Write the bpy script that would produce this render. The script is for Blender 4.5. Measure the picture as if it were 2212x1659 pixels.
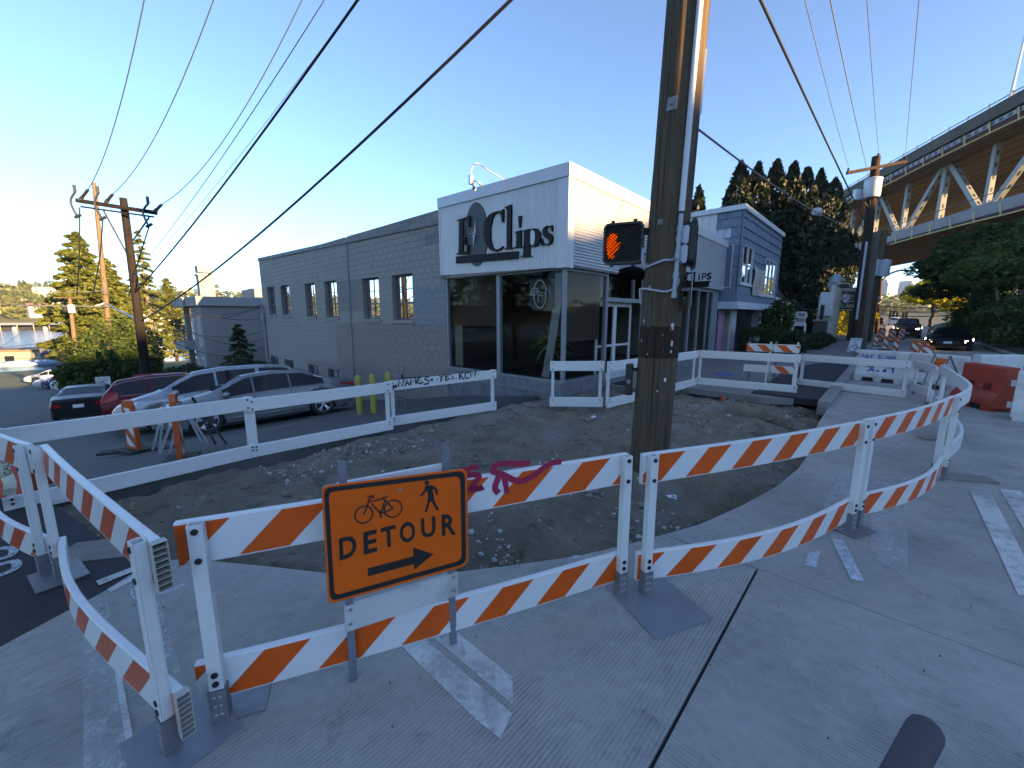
import bpy, bmesh, math, random
import numpy as np
from mathutils import Vector, Matrix, noise
from mathutils.geometry import tessellate_polygon
for o in list(bpy.data.objects):
 bpy.data.objects.remove(o)
SC = bpy.context.scene
COL = SC.collection
RND = random.Random(7)
rad = math.radians
# ------------------------------------------------------------------ camera, sky, sun, exposure
CAM_H, PITCH, FPX, IW, IH = 1.85, rad(9.5), 870.0, 2212.0, 1659.0
cam_data = bpy.data.cameras.new('camera')
cam_data.sensor_width = 36.0
cam_data.lens = 36.0 * FPX / IW
cam_data.clip_start = 0.05
cam_data.clip_end = 9000.0
cam = bpy.data.objects.new('camera', cam_data)
COL.objects.link(cam)
cam.location = (0, 0, CAM_H)
cam.rotation_euler = (rad(90) - PITCH, 0, 0)
SC.camera = cam
SUN_AZ, SUN_EL = rad(126), rad(8.5)
world = bpy.data.worlds.new('World')
SC.world = world
world.use_nodes = True
wn = world.node_tree
wn.nodes.clear()
sky = wn.nodes.new('ShaderNodeTexSky')
sky.sky_type = 'NISHITA'
sky.sun_disc = False
sky.sun_elevation = SUN_EL
sky.sun_rotation = SUN_AZ
sky.altitude = 3500
sky.air_density = 1.0
sky.dust_density = 0.0
sky.ozone_density = 5.0
bg = wn.nodes.new('ShaderNodeBackground')
bg.inputs['Strength'].default_value = 0.15
wo = wn.nodes.new('ShaderNodeOutputWorld')
wn.links.new(sky.outputs[0], bg.inputs[0])
wn.links.new(bg.outputs[0], wo.inputs[0])
sun_data = bpy.data.lights.new('sun', 'SUN')
sun_data.energy = 4.0
sun_data.angle = rad(0.5)
sun_data.color = (1.0, 0.80, 0.56)
sun = bpy.data.objects.new('sun', sun_data)
COL.objects.link(sun)
to_sun = Vector((math.sin(SUN_AZ) * math.cos(SUN_EL), math.cos(SUN_AZ) * math.cos(SUN_EL), math.sin(SUN_EL)))
sun.rotation_euler = to_sun.to_track_quat('Z', 'Y').to_euler()
sun.location = (60, -40, 60)
SC.view_settings.view_transform = 'Standard'
SC.view_settings.look = 'None'
SC.view_settings.exposure = 2.42
SC.view_settings.use_white_balance = True
SC.view_settings.white_balance_temperature = 11200
SC.view_settings.white_balance_tint = 15
SC.view_settings.gamma = 1.0
SC.view_settings.use_curve_mapping = False
SC.render.engine = 'CYCLES'
SC.cycles.use_denoising = True
SC.cycles.max_bounces = 6
SC.cycles.diffuse_bounces = 3
SC.cycles.glossy_bounces = 3
SC.cycles.transmission_bounces = 4
SC.cycles.transparent_max_bounces = 10
SC.cycles.sample_clamp_indirect = 6.0
SC.cycles.caustics_reflective = False
SC.cycles.caustics_refractive = False
# ------------------------------------------------------------------ measuring the photograph (2212 x 1659 px view of it)
_f = Vector((0, math.cos(PITCH), -math.sin(PITCH)))
_u = Vector((0, math.sin(PITCH), math.cos(PITCH)))
_r = Vector((1, 0, 0))
EYE = Vector((0, 0, CAM_H))
def ray(px, py):
 return _r * ((px - IW / 2) / FPX) + _u * ((IH / 2 - py) / FPX) + _f
def gp(px, py, z=0.0):
 d = ray(px, py)
 return EYE + d * ((z - CAM_H) / d.z)
def on_plane(px, py, p0, n):
 d = ray(px, py); n = Vector(n)
 return EYE + d * ((Vector(p0) - EYE).dot(n) / d.dot(n))
def at_y(px, py, y):
 d = ray(px, py)
 return EYE + d * (y / d.y)
GA = rad(47)
P0 = Vector((1.2, 9.36, 0))
Rv = Vector((math.cos(GA), math.sin(GA), 0))
Lv = Vector((-math.sin(GA), math.cos(GA), 0))
def g(r, s, z=0.0):
 return P0 + Rv * r + Lv * s + Vector((0, 0, z))
def rs(p):
 d = Vector(p) - P0
 return d.dot(Rv), d.dot(Lv)
def zpx(ox, oy, sc):
 k = IW / 4000.0
 return lambda x, y: ((ox + x / sc) * k, (oy + y / sc) * k)
_SX = [-900, 0.2, 1.2, 4.3, 7, 11, 17, 26, 52, 80, 105, 120, 160, 900]
_SZ = [0, 0, -0.13, -0.56, -1.08, -1.6, -2.25, -3.0, -5.0, -6.2, -7.4, -9, -13, -14]
def ground_z(s):
 return float(np.interp(s, _SX, _SZ))
def gz(p):
 r, s = rs(p)
 return ground_z(s)
def down(px, py, it=40):                 # where a pixel's ray meets the sloping ground
 z = 0.0
 for _ in range(it):
  z = 0.5 * z + 0.5 * gz(gp(px, py, z))
 return gp(px, py, z)
# ------------------------------------------------------------------ things, parts, mesh builder
WM = {}
def thing(name, label, cat, loc=(0, 0, 0), rotz=0.0, group=None):
 o = bpy.data.objects.new(name, None)
 COL.objects.link(o)
 o.empty_display_size = 0.2
 o.location = loc
 o.rotation_euler = (0, 0, rotz)
 tag(o, label, cat, group)
 WM[o.name] = Matrix.Translation(Vector(loc)) @ Matrix.Rotation(rotz, 4, 'Z')
 return o
def tag(o, label=None, cat=None, group=None, kind=None):
 if label: o['label'] = label
 if cat: o['category'] = cat
 if group: o['group'] = group
 if kind: o['kind'] = kind
 return o
def link_mesh(name, me, parent=None):
 o = bpy.data.objects.new(name, me)
 COL.objects.link(o)
 if parent is not None:
  o.parent = parent
  WM[o.name] = WM[parent.name]
 else:
  WM[o.name] = Matrix.Identity(4)
 return o
def kids(o):
 return [c for c in bpy.data.objects if c.parent == o]
def copy_tree(o, loc, rotz, label=None, group=None):
 r = o.copy(); COL.objects.link(r)
 r.location = loc; r.rotation_euler = (0, 0, rotz)
 WM[r.name] = Matrix.Translation(Vector(loc)) @ Matrix.Rotation(rotz, 4, 'Z')
 if label: r['label'] = label
 if group: r['group'] = group
 for c in kids(o):
  d = c.copy(); COL.objects.link(d); d.parent = r; WM[d.name] = WM[r.name]
  for e in kids(c):
   h = e.copy(); COL.objects.link(h); h.parent = d; WM[h.name] = WM[r.name]
 return r
class MB:
 def __init__(self):
  self.v, self.f, self.m, self.uv = [], [], [], []
 def add(self, vs, fs, mi=0, uvs=None):
  b = len(self.v)
  self.v += [tuple(p) for p in vs]
  for k, f in enumerate(fs):
   self.f.append([b + i for i in f])
   self.m.append(mi)
   self.uv.append(uvs[k] if uvs else None)
  return self
 def box(self, a, b, mi=0, M=None):
  x0, y0, z0 = a; x1, y1, z1 = b
  if x0 > x1: x0, x1 = x1, x0
  if y0 > y1: y0, y1 = y1, y0
  if z0 > z1: z0, z1 = z1, z0
  vs = [Vector(p) for p in ((x0,y0,z0),(x1,y0,z0),(x1,y1,z0),(x0,y1,z0),(x0,y0,z1),(x1,y0,z1),(x1,y1,z1),(x0,y1,z1))]
  if M is not None: vs = [M @ p for p in vs]
  return self.add(vs, [(0,3,2,1),(4,5,6,7),(0,1,5,4),(1,2,6,5),(2,3,7,6),(3,0,4,7)], mi)
 def bar(self, p, q, w, h, mi=0, up=(0, 0, 1)):
  p, q = Vector(p), Vector(q)
  d = (q - p).normalized(); u = Vector(up)
  x = d.cross(u)
  if x.length < 1e-4: x = d.cross(Vector((1, 0, 0)))
  x.normalize(); y = x.cross(d)
  vs = [c + x * (sx * w / 2) + y * (sy * h / 2) for c in (p, q) for sx, sy in ((-1,-1),(1,-1),(1,1),(-1,1))]
  return self.add(vs, [(3,2,1,0),(4,5,6,7),(0,1,5,4),(1,2,6,5),(2,3,7,6),(3,0,4,7)], mi)
 def tube(self, pts, r, n=8, mi=0, cap=True):
  pts = [Vector(p) for p in pts]
  rr = r if isinstance(r, (list, tuple)) else [r] * len(pts)
  vs, fs = [], []
  ref = None
  for i, p in enumerate(pts):
   d = (pts[min(i + 1, len(pts) - 1)] - pts[max(i - 1, 0)])
   if d.length < 1e-9: d = Vector((0, 0, 1))
   d.normalize()
   if ref is None:
    ref = Vector((0, 0, 1)) if abs(d.z) < 0.9 else Vector((1, 0, 0))
   x = d.cross(ref)
   if x.length < 1e-5: x = d.cross(Vector((0, 1, 0)))
   x.normalize(); y = d.cross(x); ref = -y if False else x.cross(d)
   for k in range(n):
    a = 2 * math.pi * k / n
    vs.append(p + x * (rr[i] * math.cos(a)) + y * (rr[i] * math.sin(a)))
  for i in range(len(pts) - 1):
   for k in range(n):
    k2 = (k + 1) % n
    fs.append((i*n + k, i*n + k2, (i+1)*n + k2, (i+1)*n + k))
  if cap:
   fs.append(tuple(range(n))[::-1]); fs.append(tuple((len(pts)-1)*n + k for k in range(n)))
  return self.add(vs, fs, mi)
 def disc(self, c, nrm, r, h, n=14, mi=0):
  nrm = Vector(nrm).normalized(); c = Vector(c)
  return self.tube([c, c + nrm * h], r, n, mi)
 def prism(self, poly, ext, mi=0, mside=None):
  poly = [Vector(p) for p in poly]; ext = Vector(ext); n = len(poly)
  nr = Vector((0, 0, 0))
  for i in range(n):
   a, b = poly[i], poly[(i + 1) % n]
   nr += a.cross(b)
  if nr.dot(ext) > 0: poly = poly[::-1]
  tr = tessellate_polygon([poly])
  vs = poly + [p + ext for p in poly]
  fs = []
  for t in tr:
   a, b, c = (poly[i] for i in t)
   t = tuple(t)
   if (b - a).cross(c - a).dot(ext) > 0: t = t[::-1]
   fs.append(t)
  back = [tuple(i + n for i in t[::-1]) for t in fs]
  self.add(vs, fs + back, mi)
  self.add(vs, [(i, i + n, (i + 1) % n + n, (i + 1) % n) for i in range(n)], mi if mside is None else mside)
  return self
 def lathe(self, prof, o, axis=(0, 0, 1), n=16, mi=0):
  ax = Vector(axis).normalized()
  x = ax.cross(Vector((0, 0, 1)) if abs(ax.z) < 0.9 else Vector((1, 0, 0))).normalized(); y = ax.cross(x)
  o = Vector(o); vs, fs = [], []
  for (r, h) in prof:
   for k in range(n):
    a = 2 * math.pi * k / n
    vs.append(o + ax * h + x * (r * math.cos(a)) + y * (r * math.sin(a)))
  for i in range(len(prof) - 1):
   for k in range(n):
    k2 = (k + 1) % n
    fs.append((i*n + k, i*n + k2, (i+1)*n + k2, (i+1)*n + k))
  return self.add(vs, fs, mi)
 def mesh(self, name, mats, inv=None, smooth=False, recalc=False):
  me = bpy.data.meshes.new(name)
  vs = self.v
  if inv is not None: vs = [tuple(inv @ Vector(p)) for p in vs]
  me.from_pydata(vs, [], self.f)
  if not isinstance(mats, (list, tuple)): mats = [mats]
  for m in mats: me.materials.append(m)
  if any(self.m): me.polygons.foreach_set('material_index', self.m)
  if any(u is not None for u in self.uv):
   ul = me.uv_layers.new(name='UVMap')
   i = 0
   for f, u in zip(self.f, self.uv):
    for k in range(len(f)):
     if u is not None: ul.data[i].uv = u[k]
     i += 1
  if recalc:
   b = bmesh.new(); b.from_mesh(me)
   bmesh.ops.recalc_face_normals(b, faces=b.faces)
   b.to_mesh(me); b.free()
  if smooth:
   me.polygons.foreach_set('use_smooth', [True] * len(me.polygons))
   if smooth is not True:
    try: me.set_sharp_from_angle(angle=rad(smooth))
    except Exception: pass
  me.update()
  return me
 def build(self, name, mats, parent=None, world=False, smooth=False, kind=None, bevel=0.0, recalc=False):
  inv = None
  if world and parent is not None: inv = WM[parent.name].inverted()
  me = self.mesh(name, mats, inv, smooth, recalc)
  o = link_mesh(name, me, parent)
  if kind: o['kind'] = kind
  if bevel:
   md = o.modifiers.new('bevel', 'BEVEL'); md.width = bevel; md.segments = 2; md.limit_method = 'ANGLE'; md.angle_limit = rad(40)
  return o
def fast_mesh(name, verts, faces, mats, midx=None):
 me = bpy.data.meshes.new(name)
 nv, (nf, k) = len(verts), faces.shape
 me.vertices.add(nv); me.vertices.foreach_set('co', np.asarray(verts, np.float32).ravel())
 me.loops.add(nf * k); me.loops.foreach_set('vertex_index', faces.astype(np.int32).ravel())
 me.polygons.add(nf)
 me.polygons.foreach_set('loop_start', np.arange(0, nf * k, k, dtype=np.int32))
 me.polygons.foreach_set('loop_total', np.full(nf, k, np.int32))
 if midx is not None: me.polygons.foreach_set('material_index', np.asarray(midx, np.int32))
 if not isinstance(mats, (list, tuple)): mats = [mats]
 for m in mats: me.materials.append(m)
 me.update(calc_edges=True); me.validate()
 return me
def text_mesh(s, size, offset=0.0, extrude=0.0, spacing=1.0, shear=0.0):
 cu = bpy.data.curves.new('txt', 'FONT')
 cu.body = s; cu.size = size; cu.offset = offset; cu.extrude = extrude; cu.space_character = spacing; cu.shear = shear
 cu.align_x = 'CENTER'; cu.align_y = 'CENTER'; cu.resolution_u = 3
 o = bpy.data.objects.new('txt', cu); COL.objects.link(o)
 dg = bpy.context.evaluated_depsgraph_get(); dg.update()
 me = bpy.data.meshes.new_from_object(o.evaluated_get(dg))
 vs = [Vector(v.co) for v in me.vertices]; fs = [tuple(p.vertices) for p in me.polygons]
 bpy.data.objects.remove(o); bpy.data.curves.remove(cu); bpy.data.meshes.remove(me)
 return vs, fs
def text_on(mb, s, o, x, y, w=None, h=None, mi=0, offset=0.0, extrude=0.004, spacing=1.0, shear=0.0):
 """lettering centred on o, running along x with height along y; w/h = final size"""
 vs, fs = text_mesh(s, 1.0, offset, 0.0, spacing, shear)
 if not vs: return
 xs = [v.x for v in vs]; ys = [v.y for v in vs]
 cx, cy = (min(xs) + max(xs)) / 2, (min(ys) + max(ys)) / 2
 W, H = max(xs) - min(xs), max(ys) - min(ys)
 x = Vector(x).normalized(); y = Vector(y); y = (y - x * y.dot(x)).normalized() if not shear else y.normalized()
 sy = h / H if h else w / W
 sx = w / W if w else sy
 n = x.cross(y).normalized()
 o = Vector(o)
 P = [o + x * ((v.x - cx) * sx) + y * ((v.y - cy) * sy) + n * extrude for v in vs]
 mb.add(P, fs, mi)
def stroke(mb, pts, w, n, mi=0, lift=0.002, closed=False):
 """a flat brush stroke of width w along pts, lying in the plane with normal n"""
 pts = [Vector(p) for p in pts]; n = Vector(n).normalized()
 if closed: pts = pts + [pts[0]]
 vs, fs = [], []
 for i, p in enumerate(pts):
  d = (pts[min(i + 1, len(pts) - 1)] - pts[max(i - 1, 0)]).normalized()
  t = n.cross(d).normalized()
  ww = w[i] if isinstance(w, (list, tuple)) else w
  vs += [p + t * ww / 2 + n * lift, p - t * ww / 2 + n * lift]
 for i in range(len(pts) - 1):
  fs.append((2*i, 2*i+1, 2*i+3, 2*i+2))
 mb.add(vs, fs, mi)
def smooth_path(pts, k=6):
 P = [Vector(p) for p in pts]; out = []
 for i in range(len(P) - 1):
  a, b, c, d = P[max(i-1,0)], P[i], P[i+1], P[min(i+2,len(P)-1)]
  for j in range(k):
   t = j / k
   out.append(0.5 * ((2*b) + (c-a)*t + (2*a-5*b+4*c-d)*t*t + (3*b-a-3*c+d)*t**3))
 out.append(P[-1])
 return out
def arc(c, x, y, r, a0, a1, n=12, ry=None):
 c, x, y = Vector(c), Vector(x), Vector(y); ry = r if ry is None else ry
 return [c + x * (r * math.cos(a0 + (a1-a0)*i/n)) + y * (ry * math.sin(a0 + (a1-a0)*i/n)) for i in range(n + 1)]
# ------------------------------------------------------------------ materials
class NT:
 def __init__(self, name):
  self.m = bpy.data.materials.new(name); self.m.use_nodes = True
  self.t = self.m.node_tree; self.t.nodes.clear()
  self.out = self.n('ShaderNodeOutputMaterial')
 def n(self, typ, **kw):
  nd = self.t.nodes.new(typ)
  for k, v in kw.items(): setattr(nd, k, v)
  return nd
 def l(self, a, b): self.t.links.new(a, b)
 def val(self, sock, v):
  if hasattr(v, 'is_linked') or hasattr(v, 'links'): self.l(v, sock)
  else: sock.default_value = v
 def pos(self):
  if not hasattr(self, '_pos'): self._pos = self.n('ShaderNodeNewGeometry').outputs['Position']
  return self._pos
 def obj(self):
  if not hasattr(self, '_obj'): self._obj = self.n('ShaderNodeTexCoord').outputs['Object']
  return self._obj
 def noise(self, scale, detail=5, rough=0.6, vec=None, dist=0.0):
  nd = self.n('ShaderNodeTexNoise'); nd.inputs['Scale'].default_value = scale
  nd.inputs['Detail'].default_value = detail; nd.inputs['Roughness'].default_value = rough
  nd.inputs['Distortion'].default_value = dist
  self.l(vec if vec is not None else self.pos(), nd.inputs['Vector'])
  return nd.outputs['Fac']
 def mapping(self, vec, scale=(1,1,1), rot=(0,0,0), loc=(0,0,0)):
  nd = self.n('ShaderNodeMapping'); nd.inputs['Scale'].default_value = scale
  nd.inputs['Rotation'].default_value = rot; nd.inputs['Location'].default_value = loc
  self.l(vec, nd.inputs['Vector']); return nd.outputs[0]
 def math(self, op, a, b=0.0, c=0.0, clamp=False):
  nd = self.n('ShaderNodeMath', operation=op, use_clamp=clamp)
  for i, v in enumerate((a, b, c)): self.val(nd.inputs[i], v)
  return nd.outputs[0]
 def ramp(self, fac, a, b):
  nd = self.n('ShaderNodeMapRange', clamp=True)
  self.l(fac, nd.inputs[0]); nd.inputs[1].default_value = a; nd.inputs[2].default_value = b
  nd.inputs[3].default_value = 0; nd.inputs[4].default_value = 1
  return nd.outputs[0]
 def mix(self, fac, a, b, typ='MIX'):
  nd = self.n('ShaderNodeMix', data_type='RGBA', blend_type=typ)
  self.val(nd.inputs[0], fac)
  for i, v in ((6, a), (7, b)):
   if isinstance(v, tuple): nd.inputs[i].default_value = (v[0], v[1], v[2], 1)
   else: self.l(v, nd.inputs[i])
  return nd.outputs[2]
 def vary(self, col, fac, amt):
  a = tuple(c * (1 - amt) for c in col); b = tuple(c * (1 + amt) for c in col)
  return self.mix(self.ramp(fac, 0.25, 0.75), a, b)
 def bsdf(self, col, rough=0.6, metal=0.0, spec=0.5, bump=None, bstr=0.3, bdist=0.01, **kw):
  p = self.n('ShaderNodeBsdfPrincipled')
  if isinstance(col, tuple): p.inputs['Base Color'].default_value = (col[0], col[1], col[2], 1)
  else: self.l(col, p.inputs['Base Color'])
  self.val(p.inputs['Roughness'], rough); p.inputs['Metallic'].default_value = metal
  p.inputs['Specular IOR Level'].default_value = spec
  for k, v in kw.items():
   self.val(p.inputs[k.replace('_', ' ')], v)
  if bump is not None:
   b = self.n('ShaderNodeBump'); b.inputs['Strength'].default_value = bstr; b.inputs['Distance'].default_value = bdist
   self.l(bump, b.inputs['Height']); self.l(b.outputs[0], p.inputs['Normal'])
  self.p = p
  return p.outputs[0]
 def done(self, sh):
  self.l(sh, self.out.inputs[0]); return self.m
MATS = {}
def mat(name, col, rough=0.65, metal=0.0, var=0.12, vs=3.0, bump=0.0, bs=60.0, dirt=None, ds=2.0, dt=(0.55, 0.75), spec=0.5, obj=False, bdist=0.01, stretch=None, damt=0.8):
 if name in MATS: return MATS[name]
 t = NT(name)
 vec = t.obj() if obj else t.pos()
 if stretch: vec = t.mapping(vec, stretch)
 c = t.vary(col, t.noise(vs, 6, 0.65, vec), var)
 if dirt is not None:
  c = t.mix(t.math('MULTIPLY', t.ramp(t.noise(ds, 8, 0.7, vec), *dt), damt), c, dirt)
 b = t.noise(bs, 4, 0.6, vec) if bump else None
 MATS[name] = t.done(t.bsdf(c, rough, metal, spec, b, bump, bdist))
 return MATS[name]
def glow(name, col, strength):
 t = NT(name); e = t.n('ShaderNodeEmission'); e.inputs[0].default_value = (*col, 1); e.inputs[1].default_value = strength
 return t.done(e.outputs[0])
def glass(name, tint=(0.9, 0.95, 0.95), dark=0.0, rough=0.0, boost=1.0):
 """thin pane: mirror-like coat by angle over a see-through sheet"""
 t = NT(name)
 fr = t.n('ShaderNodeFresnel'); fr.inputs[0].default_value = 1.5
 tr = t.n('ShaderNodeBsdfTransparent'); tr.inputs[0].default_value = (*tint, 1)
 gl = t.n('ShaderNodeBsdfGlossy'); gl.inputs['Roughness'].default_value = rough
 mx = t.n('ShaderNodeMixShader')
 t.l(t.math('MULTIPLY', fr.outputs[0], 1.6 * boost, clamp=True), mx.inputs[0]); t.l(tr.outputs[0], mx.inputs[1]); t.l(gl.outputs[0], mx.inputs[2])
 return t.done(mx.outputs[0])
def leaf_mat(name, c1, c2, trans=0.35, scale=0.6, rough=0.55):
 t = NT(name)
 ri = t.n('ShaderNodeNewGeometry').outputs['Random Per Island']
 f = t.math('ADD', t.math('MULTIPLY', t.noise(scale, 4, 0.6), 0.55), t.math('MULTIPLY', ri, 0.5))
 c = t.mix(t.ramp(f, 0.25, 0.85), c1, c2)
 d = t.bsdf(c, rough, 0.0, 0.3)
 tr = t.n('ShaderNodeBsdfTranslucent')
 c2n = t.mix(1.0, c, (1.0, 1.05, 0.45), 'MULTIPLY')
 t.l(c2n, tr.inputs[0])
 mx = t.n('ShaderNodeMixShader'); mx.inputs[0].default_value = trans
 t.l(d, mx.inputs[1]); t.l(tr.outputs[0], mx.inputs[2])
 return t.done(mx.outputs[0])
M_white = mat('white_plastic', (0.66, 0.66, 0.65), 0.45, var=0.05, vs=5, dirt=(0.33, 0.27, 0.2), ds=3.5, dt=(0.62, 0.8), bump=0.05, bs=150, damt=0.55)
M_white_post = mat('white_post_plastic', (0.63, 0.63, 0.62), 0.42, var=0.05, dirt=(0.36, 0.27, 0.2), ds=9, dt=(0.6, 0.85), damt=0.6)
M_bolt = mat('bolt_black', (0.015, 0.015, 0.018), 0.4)
M_boltgrey = mat('bolt_steel', (0.4, 0.4, 0.42), 0.4, 0.8)
M_galv = mat('galvanised_steel', (0.20, 0.205, 0.215), 0.5, 0.35, var=0.2, vs=14, dirt=(0.2, 0.15, 0.11), ds=6, dt=(0.65, 0.85))
M_plate = mat('base_plate_paint', (0.21, 0.225, 0.25), 0.42, 0.1, var=0.08, vs=4, dirt=(0.36, 0.33, 0.3), ds=7, dt=(0.66, 0.8), damt=0.6)
M_darkmetal = mat('dark_metal', (0.06, 0.06, 0.065), 0.5, 0.5)
M_black = mat('black_plastic', (0.012, 0.012, 0.013), 0.5)
M_rubber = mat('rubber', (0.02, 0.02, 0.02), 0.8, bump=0.2, bs=200)
M_greytrim = mat('painted_grey_frame', (0.22, 0.25, 0.28), 0.5, 0.2, var=0.1, vs=8)
M_alu = mat('aluminium', (0.55, 0.57, 0.6), 0.38, 0.7, var=0.08, vs=6)
M_corr = mat('corrugated_steel', (0.52, 0.53, 0.555), 0.42, 0.3, var=0.06, vs=2.5, dirt=(0.4, 0.42, 0.44), ds=1.5, dt=(0.55, 0.8), damt=0.35)
M_trimwhite = mat('white_metal_trim', (0.54, 0.55, 0.57), 0.45, 0.15, var=0.04)
M_letter = mat('letter_face_grey', (0.022, 0.023, 0.025), 0.6, 0.0, var=0.1, spec=.15)
M_letterside = mat('letter_return_black', (0.010, 0.010, 0.010), 0.7, spec=.15)
M_orange_plastic = mat('orange_plastic', (0.62, 0.09, 0.02), 0.5, var=0.1, vs=4, dirt=(0.25, 0.07, 0.03), ds=3, dt=(0.55, 0.8), damt=0.6)
M_red_plastic = mat('red_orange_plastic', (0.52, 0.055, 0.025), 0.55, var=0.14, vs=3, dirt=(0.2, 0.08, 0.05), ds=2.5, dt=(0.52, 0.75), damt=0.7)
M_barrier_white = mat('white_barrier_plastic', (0.62, 0.62, 0.60), 0.55, var=0.08, vs=3, dirt=(0.30, 0.27, 0.23), ds=2.5, dt=(0.52, 0.75), damt=0.75)
M_paint_white = mat('white_paint', (0.66, 0.68, 0.70), 0.6, var=0.06)
M_spray_black = mat('black_spray_paint', (0.02, 0.02, 0.025), 0.6)
M_spray_blue = mat('blue_spray_paint', (0.05, 0.10, 0.45), 0.6)
M_spray_magenta = mat('magenta_spray_paint', (0.42, 0.014, 0.055), 0.6, var=0.2, vs=30)
M_spray_purple = mat('purple_spray_paint', (0.35, 0.10, 0.42), 0.6)
M_cream = mat('cream_siding', (0.50, 0.47, 0.42), 0.6, var=0.07)
M_asphalt = mat('asphalt', (0.068, 0.068, 0.068), 0.85, var=0.22, vs=1.2, bump=0.5, bs=160, dirt=(0.10, 0.098, 0.092), ds=0.7, dt=(0.5, 0.75), damt=0.6, bdist=0.006)
M_asphalt_new = mat('fresh_asphalt', (0.026, 0.027, 0.032), 0.85, var=0.2, vs=3, bump=0.5, bs=170, dirt=(0.06, 0.055, 0.05), ds=2, dt=(0.55, 0.8), bdist=0.006)
M_wood_board = mat('weathered_board', (0.23, 0.21, 0.18), 0.8, var=0.2, vs=6, dirt=(0.16, 0.10, 0.06), ds=4, dt=(0.5, 0.75), bump=0.3, bs=50)
M_curb = mat('kerb_concrete', (0.25, 0.245, 0.23), 0.85, var=0.15, vs=4, bump=0.3, bs=90, dirt=(0.17, 0.16, 0.14), ds=2.5, dt=(0.5, 0.75))
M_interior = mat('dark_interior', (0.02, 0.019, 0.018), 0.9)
M_roof_tar = mat('flat_roof', (0.12, 0.12, 0.125), 0.9)
def concrete(name, axis, base=(0.40, 0.375, 0.34)):
 t = NT(name)
 v = t.mapping(t.pos(), rot=(0, 0, -GA))
 sep = t.n('ShaderNodeSeparateXYZ'); t.l(v, sep.inputs[0])
 u = sep.outputs[axis]
 stretch = (1.0, 9.0, 1.0) if axis == 1 else (9.0, 1.0, 1.0)
 vv = t.mapping(v, stretch)
 wob = t.math('MULTIPLY', t.noise(9, 3, 0.6), 0.004)
 w = t.math('SINE', t.math('MULTIPLY', t.math('ADD', u, wob), 2 * math.pi / 0.021))
 patchy = t.ramp(t.noise(1.1, 7, 0.75), 0.36, 0.60)
 groove = t.math('MULTIPLY', t.ramp(w, 0.1, 0.95), patchy)
 streak = t.noise(5, 8, 0.75, vv)
 groove2 = t.math('MULTIPLY', groove, t.ramp(streak, 0.36, 0.62))
 c = t.vary(base, t.noise(0.9, 8, 0.7), 0.2)
 c = t.mix(t.math('MULTIPLY', t.ramp(t.noise(14, 6, 0.8), 0.35, 0.7), 0.30), c, (0.15, 0.148, 0.145))
 c = t.mix(t.math('MULTIPLY', groove2, 0.78), c, (0.075, 0.073, 0.07))
 c = t.mix(t.math('MULTIPLY', t.ramp(t.noise(0.55, 9, 0.75), 0.50, 0.72), 0.7), c, (0.19, 0.18, 0.165))
 c = t.mix(t.math('MULTIPLY', t.ramp(t.noise(2.1, 9, 0.8, dist=0.6), 0.58, 0.70), 0.6), c, (0.10, 0.098, 0.096))
 h = t.math('SUBTRACT', t.math('MULTIPLY', t.noise(220, 3, 0.6), 0.35), groove)
 return t.done(t.bsdf(c, 0.8, 0, 0.35, h, 0.5, 0.004))
M_conc_r = concrete('road_concrete_cross_tined', 0)
M_conc_s = concrete('road_concrete_long_tined', 1, (0.405, 0.38, 0.345))
M_conc_plain = mat('pavement_concrete', (0.20, 0.195, 0.185), 0.85, var=0.16, vs=1.5, bump=0.25, bs=120, dirt=(0.14, 0.13, 0.12), ds=1.2, dt=(0.52, 0.78))
def worn_paint(name, col, thr=(0.42, 0.50), stretch=(12, 3, 1)):
 t = NT(name)
 v = t.mapping(t.pos(), stretch, (0, 0, -GA))
 c = t.vary(col, t.noise(6), 0.1)
 m = t.math('MULTIPLY', t.ramp(t.noise(14, 9, 0.85), *thr), t.ramp(t.noise(4.0, 9, 0.8, v), thr[0] - .10, thr[1] - .06))
 m = t.math('MULTIPLY', m, t.math('ADD', .35, t.math('MULTIPLY', t.ramp(t.noise(1.7, 6, .7), 0.35, 0.5), .6)))
 tr = t.n('ShaderNodeBsdfTransparent'); mx = t.n('ShaderNodeMixShader')
 t.l(m, mx.inputs[0]); t.l(tr.outputs[0], mx.inputs[1]); t.l(t.bsdf(c, 0.7), mx.inputs[2])
 return t.done(mx.outputs[0])
M_marking = worn_paint('worn_white_marking', (0.60, 0.59, 0.57), (0.30, 0.48))
M_marking_faint = worn_paint('faint_white_marking', (0.58, 0.575, 0.56), (0.40, 0.60))
M_yellow_line = worn_paint('worn_yellow_line', (0.42, 0.30, 0.06), (0.45, 0.58))
M_spray_white = worn_paint('white_marking_spray', (0.60, 0.66, 0.72), (0.34, 0.55), (6, 6, 1))
M_spray_pink = worn_paint('pink_marking_spray', (0.55, 0.08, 0.14), (0.40, 0.62), (6, 6, 1))
M_spray_ltblue = worn_paint('blue_marking_spray', (0.08, 0.22, 0.50), (0.38, 0.55), (6, 6, 1))
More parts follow.
